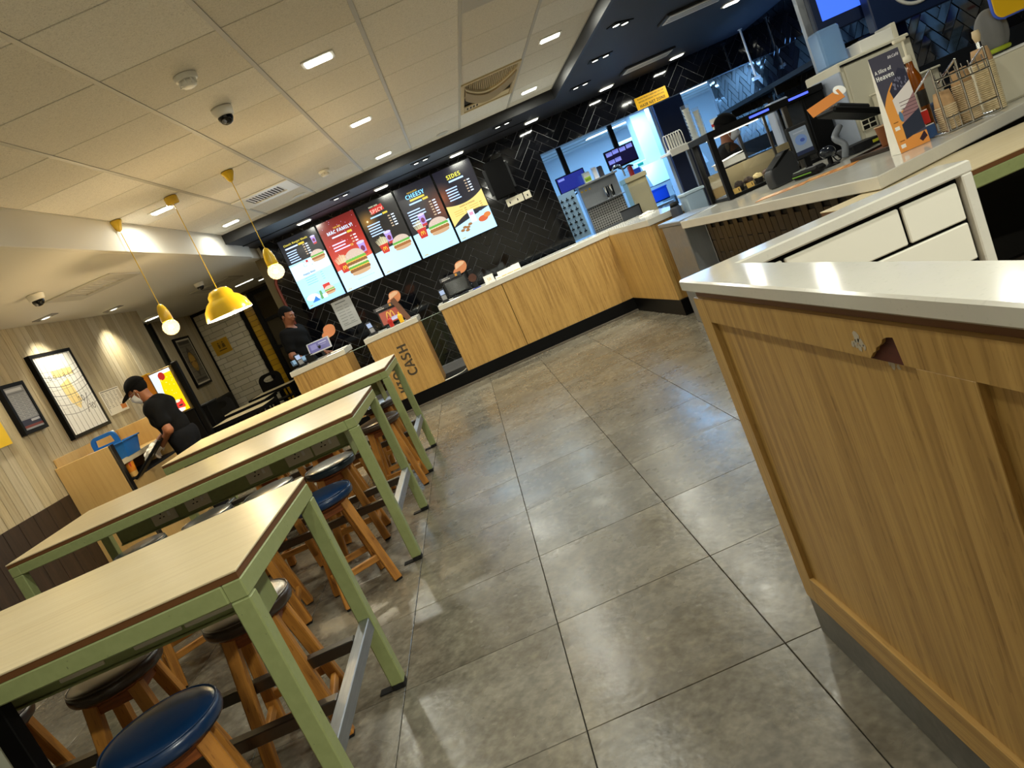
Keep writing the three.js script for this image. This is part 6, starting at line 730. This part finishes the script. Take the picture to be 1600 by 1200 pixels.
{ const t = thing('covered_bag', 'grey cloth bag with lime hem and yellow flap, cut off by the right edge', 'bag', [3.06, 1.168, -3.80]); const g = new THREE.SphereGeometry(0.088, 22, 16), p = g.attributes.position; for (let i = 0; i < p.count; i++) { const f = 0.92 + 0.1 * Math.sin(Math.atan2(p.getZ(i), p.getX(i)) * 5); p.setXYZ(i, p.getX(i) * f, Math.max(-0.08, p.getY(i)) * 1.4, p.getZ(i) * f * 0.7); } g.computeVertexNormals(); part(t, 'cloth', g.translate(0, 0.115, 0), mat(0x6c6c6b, 0.9)); part(t, 'hem', new THREE.TorusGeometry(0.066, 0.012, 8, 28).rotateX(Math.PI / 2).scale(1, 1, 0.7).translate(0, 0.022, 0), mat(0x9aa81e, 0.6)); const fl = part(t, 'flap', plate(rrect(0.3, 0.22, 0.05), 0.02, 0.006).translate(0.13, 0.27, 0.06), M.yellow); part(fl, 'flap_edge', new THREE.TubeGeometry(new THREE.CatmullRomCurve3(rrect(0.3, 0.22, 0.05).getSpacedPoints(60).map(q => new THREE.Vector3(q.x + 0.13, q.y + 0.27, 0.07)), true), 80, 0.008, 6, true), mat(0x3a5ac8, 0.4)); }
{ const t = thing('hand_pump', 'small wooden and chrome tamper beside the grey bag', 'utensil', [2.9, 1.168, -3.7]); part(t, 'stem', lathe([[0, 0], [0.03, 0], [0.03, 0.02], [0.012, 0.03], [0.012, 0.1], [0, 0.1]]), M.chrome); part(t, 'knob', lathe([[0, 0.16], [0.016, 0.158], [0.02, 0.13], [0.012, 0.1], [0, 0.1]]), mat(0xcdb892, 0.5)); }

// ---------------------------------------------------------------- people
const V = (a, b) => [b[0] - a[0], b[1] - a[1], b[2] - a[2]], dot = (a, b) => a[0] * b[0] + a[1] * b[1] + a[2] * b[2];
const cap = (a, b, r0, r1) => { const d = V(a, b), L = dot(d, d) || 1e-9; return p => { const q = V(a, p), k = Math.max(0, Math.min(1, dot(q, d) / L)); return Math.hypot(q[0] - d[0] * k, q[1] - d[1] * k, q[2] - d[2] * k) - (r0 + (r1 - r0) * k); }; };
const ell = (c, r) => p => { const x = (p[0] - c[0]) / r[0], y = (p[1] - c[1]) / r[1], z = (p[2] - c[2]) / r[2], k = Math.hypot(x, y, z); return (k - 1) * Math.min(r[0], r[1], r[2]); };
const uni = (k, ...f) => p => { let d = 1e9; for (const g of f) { const e = g(p); if (k > 0) { const h = Math.max(k - Math.abs(d - e), 0) / k; d = Math.min(d, e) - h * h * k / 4; } else d = Math.min(d, e); } return d; };
const sub = (f, g) => p => Math.max(f(p), -g(p));
const both = (f, g) => p => Math.max(f(p), g(p));
function nets(f, lo, hi, c) {                                     // surface nets of f = 0
  const n = [0, 1, 2].map(k => Math.ceil((hi[k] - lo[k]) / c) + 1), S = (i, j, k) => (k * n[1] + j) * n[0] + i, val = new Float32Array(n[0] * n[1] * n[2]);
  for (let k = 0; k < n[2]; k++) for (let j = 0; j < n[1]; j++) for (let i = 0; i < n[0]; i++) val[S(i, j, k)] = f([lo[0] + i * c, lo[1] + j * c, lo[2] + k * c]);
  const idx = new Int32Array(val.length).fill(-1), pos = [], nor = [], ind = [];
  for (let k = 0; k < n[2] - 1; k++) for (let j = 0; j < n[1] - 1; j++) for (let i = 0; i < n[0] - 1; i++) {
    let m = 0, x = 0, y = 0, z = 0, cnt = 0; const v = []; for (let q = 0; q < 8; q++) { const w = val[S(i + (q & 1), j + (q >> 1 & 1), k + (q >> 2))]; v.push(w); if (w < 0) m |= 1 << q; }
    if (m === 0 || m === 255) continue;
    for (const [a, b] of [[0, 1], [2, 3], [4, 5], [6, 7], [0, 2], [1, 3], [4, 6], [5, 7], [0, 4], [1, 5], [2, 6], [3, 7]]) if ((v[a] < 0) !== (v[b] < 0)) { const t = v[a] / (v[a] - v[b]); x += (a & 1) + ((b & 1) - (a & 1)) * t; y += (a >> 1 & 1) + ((b >> 1 & 1) - (a >> 1 & 1)) * t; z += (a >> 2) + ((b >> 2) - (a >> 2)) * t; cnt++; }
    const P = [lo[0] + (i + x / cnt) * c, lo[1] + (j + y / cnt) * c, lo[2] + (k + z / cnt) * c], e = c * 0.5;
    const N = [0, 1, 2].map(a => { const A = P.slice(), B = P.slice(); A[a] += e; B[a] -= e; return f(A) - f(B); }), l = Math.hypot(...N) || 1;
    idx[S(i, j, k)] = pos.length / 3; pos.push(...P); nor.push(N[0] / l, N[1] / l, N[2] / l);
  }
  for (let k = 1; k < n[2] - 1; k++) for (let j = 1; j < n[1] - 1; j++) for (let i = 1; i < n[0] - 1; i++) {
    const s = val[S(i, j, k)] < 0;
    for (const [dx, a, b, cc, d] of [[[1, 0, 0], [0, -1, -1], [0, 0, -1], [0, 0, 0], [0, -1, 0]], [[0, 1, 0], [-1, 0, -1], [-1, 0, 0], [0, 0, 0], [0, 0, -1]], [[0, 0, 1], [-1, -1, 0], [0, -1, 0], [0, 0, 0], [-1, 0, 0]]]) {
      if (s === (val[S(i + dx[0], j + dx[1], k + dx[2])] < 0)) continue;
      const q = [a, b, cc, d].map(o => idx[S(i + o[0], j + o[1], k + o[2])]); if (q.some(t => t < 0)) continue;
      if (s) ind.push(q[0], q[1], q[2], q[0], q[2], q[3]); else ind.push(q[0], q[2], q[1], q[0], q[3], q[2]);
    }
  }
  const g = new THREE.BufferGeometry(); g.setAttribute('position', new THREE.Float32BufferAttribute(pos, 3)); g.setAttribute('normal', new THREE.Float32BufferAttribute(nor, 3)); g.setAttribute('uv', new THREE.Float32BufferAttribute(new Array(pos.length / 3 * 2).fill(0), 2)); g.setIndex(ind); return g;
}
// hand built at the end of a forearm: palm, four bent fingers and a thumb
function handField(w, dir, up, side, curl = 0.6, s = 1) {         // w wrist, dir along hand, up = back of hand, side = towards thumb
  const at = (a, b, c) => [0, 1, 2].map(k => w[k] + s * (dir[k] * a + up[k] * b + side[k] * c)), fs = [];
  fs.push(uni(0.02, cap(at(0.01, 0, 0.018), at(0.075, 0, 0.024), 0.018 * s, 0.014 * s), cap(at(0.01, 0, -0.018), at(0.075, 0, -0.028), 0.018 * s, 0.013 * s), cap(at(0.02, 0, 0), at(0.075, 0, 0), 0.018 * s, 0.014 * s)));
  [[0.026, 0.072], [0.009, 0.08], [-0.009, 0.075], [-0.027, 0.06]].forEach(([o, L]) => { const a = at(0.078, 0, o), b = at(0.078 + L * 0.45, -L * 0.22 * curl, o * 1.08), c = at(0.078 + L * 0.7, -L * 0.58 * curl, o * 1.1), d = at(0.078 + L * 0.78, -L * 0.86 * curl, o * 1.08); fs.push(uni(0.006, cap(a, b, 0.0095 * s, 0.0088 * s), cap(b, c, 0.0088 * s, 0.008 * s), cap(c, d, 0.008 * s, 0.007 * s))); });
  fs.push(uni(0.008, cap(at(0.02, -0.004, 0.026), at(0.05, -0.014, 0.05), 0.013 * s, 0.0105 * s), cap(at(0.05, -0.014, 0.05), at(0.08, -0.028, 0.05), 0.0105 * s, 0.0085 * s)));
  return uni(0.006, ...fs);
}
function headField(c, tilt, s = 1) {                              // local: forward +z, up +y; tilt = nod forward
  const ct = Math.cos(tilt), st = Math.sin(tilt), inv = p => { const x = (p[0] - c[0]) / s, y = (p[1] - c[1]) / s, z = (p[2] - c[2]) / s; return [x, y * ct + z * st, -y * st + z * ct]; };
  const skull = ell([0, 0.03, -0.012], [0.076, 0.095, 0.095]), face = ell([0, -0.03, 0.018], [0.06, 0.088, 0.075]), jaw = ell([0, -0.08, 0.035], [0.042, 0.036, 0.045]), nose = cap([0, 0.0, 0.092], [0, -0.034, 0.108], 0.009, 0.014), brow = cap([-0.035, 0.014, 0.083], [0.035, 0.014, 0.083], 0.011, 0.011), cheekL = ell([0.036, -0.03, 0.062], [0.02, 0.022, 0.024]), cheekR = ell([-0.036, -0.03, 0.062], [0.02, 0.022, 0.024]), lip = ell([0, -0.062, 0.084], [0.024, 0.011, 0.014]);
  const earL = ell([0.077, -0.012, -0.008], [0.012, 0.03, 0.02]), earR = ell([-0.077, -0.012, -0.008], [0.012, 0.03, 0.02]), eyeL = ell([0.03, -0.004, 0.096], [0.014, 0.009, 0.014]), eyeR = ell([-0.03, -0.004, 0.096], [0.014, 0.009, 0.014]);
  const f = sub(uni(0.022, skull, face, jaw, nose, brow, cheekL, cheekR, lip), uni(0, eyeL, eyeR)); const g = uni(0.008, f, earL, earR);
  return { f: p => g(inv(p)) * s, inv, put: q => { const y = q[1] * ct - q[2] * st, z = q[1] * st + q[2] * ct; return [c[0] + q[0] * s, c[1] + y * s, c[2] + z * s]; } };
}
function faceParts(t, H, hairM, capM, opts = {}) {
  const scaleG = (g, q) => { const p = g.attributes.position; for (let i = 0; i < p.count; i++) { const r = H.put([p.getX(i), p.getY(i), p.getZ(i)]); p.setXYZ(i, ...r); } g.computeVertexNormals(); return g; };
  for (const s of [-1, 1]) { part(t, 'eye', scaleG(new THREE.SphereGeometry(0.0105, 12, 8).translate(s * 0.03, -0.004, 0.08)), M.white); part(t, 'iris', scaleG(new THREE.SphereGeometry(0.0055, 10, 8).translate(s * 0.03, -0.005, 0.0865)), M.black); }
  part(t, 'hair', nets(p => { const q = H.inv(p); return Math.max(ell([0, 0.03, -0.016], [0.084, 0.1, 0.1])(q), -(q[1] - (q[2] > 0.02 ? 0.05 : -0.05 + 0.3 * Math.max(0, q[2] + 0.03)))); }, H.put([-0.12, -0.14, -0.13]).map((v, i) => Math.min(v, H.put([0.12, 0.16, 0.13])[i]) - 0.05), H.put([0.12, 0.16, 0.13]).map((v, i) => Math.max(v, H.put([-0.12, -0.14, -0.13])[i]) + 0.05), 0.007), hairM);
  if (capM) { const crown = nets(p => { const q = H.inv(p); return Math.max(sub(ell([0, 0.035, -0.014], [0.094, 0.108, 0.112]), ell([0, 0.03, -0.014], [0.086, 0.1, 0.104]))(q), -(q[1] - 0.035)); }, H.put([0, 0.05, 0]).map(v => v - 0.2), H.put([0, 0.05, 0]).map(v => v + 0.2), 0.006);
    const c = part(t, 'cap', crown, capM, 'black cap'); const sh = new THREE.Shape(); sh.absellipse(0, 0, 0.078, 0.125, 0, Math.PI); sh.closePath(); part(c, 'peak', scaleG(plate(sh, 0.006, 0.001).rotateX(Math.PI / 2).scale(1, 1, 1).rotateX(0.16).translate(0, 0.045, 0.072)), capM);
    const badge = canvasTex(32, 32, (g, w, h) => { R(g, 0, 0, w, h, '#111214'); arches(g, 16, 17, 20, '#d8d4c4', 0.14); }); part(c, 'emblem', scaleG(prep(new THREE.PlaneGeometry(0.032, 0.026)).rotateX(-0.35).rotateY(opts.badge ?? 0).translate(Math.sin(opts.badge ?? 0) * 0.098, 0.085, -0.014 + Math.cos(opts.badge ?? 0) * 0.112)), mat(0xffffff, 0.7, { map: badge })); }
  if (opts.mask) { const mk = nets(p => { const q = H.inv(p); return Math.max(H.f(p) - 0.006, -(H.f(p) - 0.0005), q[1] + 0.016, -(q[1] + 0.125), 0.03 - q[2]); }, H.put([0, -0.06, 0.05]).map(v => v - 0.15), H.put([0, -0.06, 0.05]).map(v => v + 0.15), 0.005); const m = part(t, 'face_mask', mk, M.mask, 'white face mask'); for (const s of [-1, 1]) part(m, 'ear_loop', tube([[s * 0.055, -0.03, 0.045], [s * 0.078, -0.005, 0.01], [s * 0.086, 0.005, -0.012], [s * 0.08, -0.04, -0.004], [s * 0.05, -0.09, 0.035]].map(q => H.put(q)), 0.0022, 16, 5), M.white); }
  if (opts.glasses) for (const s of [-1, 1]) { part(t, 'glasses', scaleG(new THREE.TorusGeometry(0.022, 0.002, 6, 20).translate(s * 0.03, -0.004, 0.1)), M.chrome); part(t, 'glasses_arm', tube([[s * 0.052, 0, 0.095], [s * 0.076, 0.002, 0.03], [s * 0.08, 0.0, -0.01]].map(q => H.put(q)), 0.0018, 10, 5), M.chrome); }
}
// worker at the waste station: faces -x, so local +z -> world -x and local +x -> world +z
{
  const t = thing('person', 'worker in black cap, mask and black polo clearing a tray', 'person', [-3.14, 0, -6.95], -Math.PI / 2);
  const hip = [0, 0.90, -0.02], chest = [0, 1.16, 0.06], neck = [0, 1.31, 0.105], H = headField([0, 1.455, 0.165], 0.42, 0.98);
  const sL = [0.165, 1.255, 0.05], eL = [0.215, 1.00, -0.01], wL = [0.13, 0.885, 0.155], sR = [-0.165, 1.255, 0.06], eR = [-0.215, 1.03, 0.12], wR = [-0.10, 0.935, 0.275];
  const legs = [cap([0.09, 0.88, -0.02], [0.1, 0.47, 0.0], 0.088, 0.06), cap([0.1, 0.47, 0], [0.1, 0.1, -0.05], 0.06, 0.042), cap([-0.09, 0.88, -0.02], [-0.1, 0.47, 0.03], 0.088, 0.06), cap([-0.1, 0.47, 0.03], [-0.1, 0.1, 0.0], 0.06, 0.042), cap([0.1, 0.05, -0.07], [0.1, 0.04, 0.1], 0.045, 0.038), cap([-0.1, 0.05, -0.02], [-0.1, 0.04, 0.15], 0.045, 0.038)];
  const trunk = uni(0.08, ell([0, 1.15, 0.055], [0.165, 0.17, 0.115]), ell([0, 0.96, 0.0], [0.14, 0.14, 0.105]), cap([-0.12, 1.24, 0.06], [0.12, 1.24, 0.055], 0.065, 0.065));
  const arms = uni(0.03, cap(sL, eL, 0.052, 0.04), cap(eL, wL, 0.038, 0.025), cap(sR, eR, 0.052, 0.04), cap(eR, wR, 0.038, 0.025));
  const nrm = v => { const l = Math.hypot(...v); return v.map(q => q / l); };
  const dL = nrm([-0.3, -0.35, 0.88]), dR = nrm([0.1, -0.35, 0.93]);
  const hands = uni(0, handField(wL, dL, nrm([0.2, 0.93, 0.32]), nrm([-0.93, 0.15, -0.3]), 0.9, 0.95), handField(wR, dR, nrm([-0.1, 0.93, 0.34]), nrm([0.98, 0.1, -0.1]), 0.9, 0.95));
  const body = nets(uni(0.03, H.f, cap([0, 1.27, 0.085], [0, 1.4, 0.13], 0.056, 0.05), trunk, arms, ...legs), [-0.32, 0.0, -0.26], [0.32, 1.6, 0.42], 0.013);
  part(t, 'body', body, M.skin);
  part(t, 'hands', nets(hands, [-0.3, 0.72, 0.08], [0.3, 1.0, 0.5], 0.0045), M.glove, 'hands in clear plastic gloves');
  const sleeve = (s, e, k) => { const m = [0, 1, 2].map(i => s[i] + (e[i] - s[i]) * k); return cap(s, m, 0.072, 0.066); };
  const folds = p => 0.004 * Math.sin(p[1] * 42 + p[0] * 18) + 0.003 * Math.sin(p[2] * 50 + p[1] * 20);
  const shirtF = p => sub(uni(0.04, q => trunk(q) - 0.014, sleeve(sL, eL, 0.62), sleeve(sR, eR, 0.62)), cap([0, 1.30, 0.12], [0, 1.5, 0.17], 0.062, 0.09))(p) + folds(p);
  part(t, 'polo_shirt', nets(p => Math.max(shirtF(p), 0.83 - p[1]), [-0.32, 0.80, -0.26], [0.32, 1.42, 0.3], 0.012), M.cloth, 'black polo shirt');
  part(t, 'collar', nets(p => Math.max(sub(cap([0, 1.285, 0.09], [0, 1.335, 0.105], 0.074, 0.07), cap([0, 1.25, 0.085], [0, 1.45, 0.125], 0.062, 0.06))(p), p[1] - 1.335, 1.27 - p[1]), [-0.12, 1.24, -0.02], [0.12, 1.36, 0.22], 0.007), mat(0x1c1c1c, 0.8)); part(t, 'collar_stripe', tube([[0.07, 1.30, 0.06], [0.072, 1.30, 0.1], [0.055, 1.285, 0.15], [0.02, 1.25, 0.185]], 0.005, 14, 6), mat(0xd8d2b0, 0.7));
  part(t, 'trousers', nets(p => Math.max(uni(0.05, ...legs.slice(0, 4).map(g => q => g(q) - 0.014), q => ell([0, 0.9, -0.01], [0.165, 0.15, 0.128])(q))(p), p[1] - 0.96, 0.08 - p[1]), [-0.32, 0.04, -0.26], [0.32, 0.98, 0.3], 0.014), M.cloth2);
  part(t, 'shoes', nets(uni(0.01, ...legs.slice(4).map(g => q => g(q) - 0.006)), [-0.2, -0.01, -0.18], [0.2, 0.12, 0.24], 0.012), M.black);
  part(t, 'pin_badges', [[0.09, 1.13, 0.17], [0.06, 1.17, 0.178], [0.05, 1.11, 0.182]].map(p => new THREE.SphereGeometry(0.013, 10, 6).scale(1, 1.2, 0.5).translate(...p)), mat(0xb9b088, 0.5)); part(t, 'name_badge', bx(-0.03, 0.03, 1.2, 1.225, 0.17, 0.182, 0.002), mat(0xc9b86a, 0.4));
  faceParts(t, H, M.cloth, M.cloth, { mask: true, glasses: true, badge: 0.7 });
}
// worker standing behind the far left stand, turned to the right
{
  const t = thing('person', 'staff member in black shirt standing behind the far left stand', 'person', [-2.27, 0, -9.12], 1.2);
  const H = headField([0, 1.60, 0.04], 0.3, 0.95), sL = [0.17, 1.37, 0], eL = [0.23, 1.12, 0.0], wL = [0.2, 0.98, 0.19], sR = [-0.17, 1.37, 0], eR = [-0.24, 1.11, 0.02], wR = [-0.22, 0.98, 0.22];
  const legs = [cap([0.09, 0.92, 0], [0.1, 0.5, 0.01], 0.088, 0.06), cap([0.1, 0.5, 0.01], [0.1, 0.1, -0.02], 0.06, 0.042), cap([-0.09, 0.92, 0], [-0.1, 0.5, 0.01], 0.088, 0.06), cap([-0.1, 0.5, 0.01], [-0.1, 0.1, -0.02], 0.06, 0.042), cap([0.1, 0.05, -0.04], [0.1, 0.04, 0.12], 0.045, 0.038), cap([-0.1, 0.05, -0.04], [-0.1, 0.04, 0.12], 0.045, 0.038)];
  const trunk = uni(0.08, ell([0, 1.25, 0.0], [0.165, 0.19, 0.11]), ell([0, 1.02, 0.0], [0.145, 0.15, 0.105]), cap([-0.12, 1.36, 0], [0.12, 1.36, 0], 0.062, 0.062));
  const hand = (w, s) => handField(w, [0, -0.3, 0.954], [0, 0.954, 0.3], [-s, 0, 0], 0.6, 0.95);
  part(t, 'body', nets(uni(0.03, H.f, cap([0, 1.4, 0], [0, 1.54, 0.02], 0.055, 0.05), trunk, uni(0.03, cap(sL, eL, 0.05, 0.04), cap(eL, wL, 0.038, 0.025), cap(sR, eR, 0.05, 0.04), cap(eR, wR, 0.038, 0.025)), ...legs), [-0.34, 0, -0.2], [0.34, 1.76, 0.28], 0.013), M.skin2);
  part(t, 'hands', nets(uni(0, hand(wL, 1), hand(wR, -1)), [-0.34, 0.82, 0.1], [0.34, 1.06, 0.46], 0.0055), M.skin2);
  part(t, 'shirt', nets(p => Math.max(sub(uni(0.04, q => trunk(q) - 0.014, cap(sL, [0.21, 1.2, 0], 0.07, 0.066), cap(sR, [-0.21, 1.2, 0.01], 0.07, 0.066)), cap([0, 1.42, 0.03], [0, 1.6, 0.06], 0.06, 0.09))(p) + 0.004 * Math.sin(p[1] * 40 + p[0] * 15), 0.94 - p[1]), [-0.34, 0.92, -0.2], [0.34, 1.52, 0.2], 0.012), M.cloth);
  part(t, 'trousers', nets(p => Math.max(uni(0.05, ...legs.slice(0, 4).map(g => q => g(q) - 0.014), ell([0, 0.95, 0], [0.155, 0.12, 0.12]))(p), p[1] - 1.0, 0.08 - p[1]), [-0.3, 0.04, -0.2], [0.3, 1.04, 0.2], 0.014), M.cloth2); part(t, 'shoes', nets(uni(0.01, ...legs.slice(4).map(g => q => g(q) - 0.006)), [-0.2, -0.01, -0.14], [0.2, 0.12, 0.2], 0.012), M.black);
  faceParts(t, H, M.cloth, null, {});
}
// kitchen worker behind the glass case, facing right
{
  const t = thing('person', 'kitchen worker in black cap and mask behind the glass case', 'person', [2.72, 0, -6.75], 1.35);
  const H = headField([0, 1.45, 0.07], 0.4, 0.98), sL = [0.17, 1.24, 0], eL = [0.22, 0.99, 0.06], wL = [0.16, 0.93, 0.27], sR = [-0.17, 1.24, 0], eR = [-0.22, 0.99, 0.06], wR = [-0.16, 0.93, 0.27];
  const legs = [cap([0.09, 0.86, 0], [0.1, 0.47, 0.01], 0.088, 0.06), cap([0.1, 0.47, 0.01], [0.1, 0.1, -0.02], 0.06, 0.042), cap([-0.09, 0.86, 0], [-0.1, 0.47, 0.01], 0.088, 0.06), cap([-0.1, 0.47, 0.01], [-0.1, 0.1, -0.02], 0.06, 0.042), cap([0.1, 0.05, -0.04], [0.1, 0.04, 0.12], 0.045, 0.038), cap([-0.1, 0.05, -0.04], [-0.1, 0.04, 0.12], 0.045, 0.038)];
  const trunk = uni(0.08, ell([0, 1.13, 0.01], [0.165, 0.18, 0.115]), ell([0, 0.94, 0.0], [0.145, 0.14, 0.105]), cap([-0.12, 1.23, 0], [0.12, 1.23, 0], 0.062, 0.062));
  const hand = (w, s) => handField(w, [0, -0.2, 0.98], [0, 0.98, 0.2], [-s, 0, 0], 0.7, 0.95);
  part(t, 'body', nets(uni(0.03, H.f, cap([0, 1.26, 0.01], [0, 1.39, 0.045], 0.055, 0.05), trunk, uni(0.03, cap(sL, eL, 0.05, 0.04), cap(eL, wL, 0.038, 0.025), cap(sR, eR, 0.05, 0.04), cap(eR, wR, 0.038, 0.025)), ...legs), [-0.34, 0, -0.2], [0.34, 1.62, 0.34], 0.013), M.skin2);
  part(t, 'hands', nets(uni(0, hand(wL, 1), hand(wR, -1)), [-0.34, 0.8, 0.2], [0.34, 1.0, 0.5], 0.0055), M.skin2);
  part(t, 'shirt', nets(p => Math.max(sub(uni(0.04, q => trunk(q) - 0.014, cap(sL, [0.2, 1.06, 0.03], 0.07, 0.066), cap(sR, [-0.2, 1.06, 0.03], 0.07, 0.066)), cap([0, 1.28, 0.03], [0, 1.46, 0.08], 0.06, 0.09))(p), 0.84 - p[1]), [-0.34, 0.82, -0.2], [0.34, 1.4, 0.22], 0.012), M.cloth); part(t, 'collar_stripe', tube([[-0.06, 1.30, 0.05], [-0.065, 1.30, -0.01], [0, 1.315, -0.05], [0.065, 1.30, -0.01]], 0.005, 14, 6), mat(0xb9b49a, 0.7));
  part(t, 'trousers', nets(p => Math.max(uni(0.05, ...legs.slice(0, 4).map(g => q => g(q) - 0.014), ell([0, 0.9, 0], [0.155, 0.12, 0.12]))(p), p[1] - 0.92, 0.08 - p[1]), [-0.3, 0.04, -0.2], [0.3, 0.96, 0.2], 0.014), M.cloth2); part(t, 'shoes', nets(uni(0.01, ...legs.slice(4).map(g => q => g(q) - 0.006)), [-0.2, -0.01, -0.14], [0.2, 0.12, 0.2], 0.012), M.black);
  faceParts(t, H, M.cloth, M.cloth, { mask: true });
}

renderer.render(scene, camera);
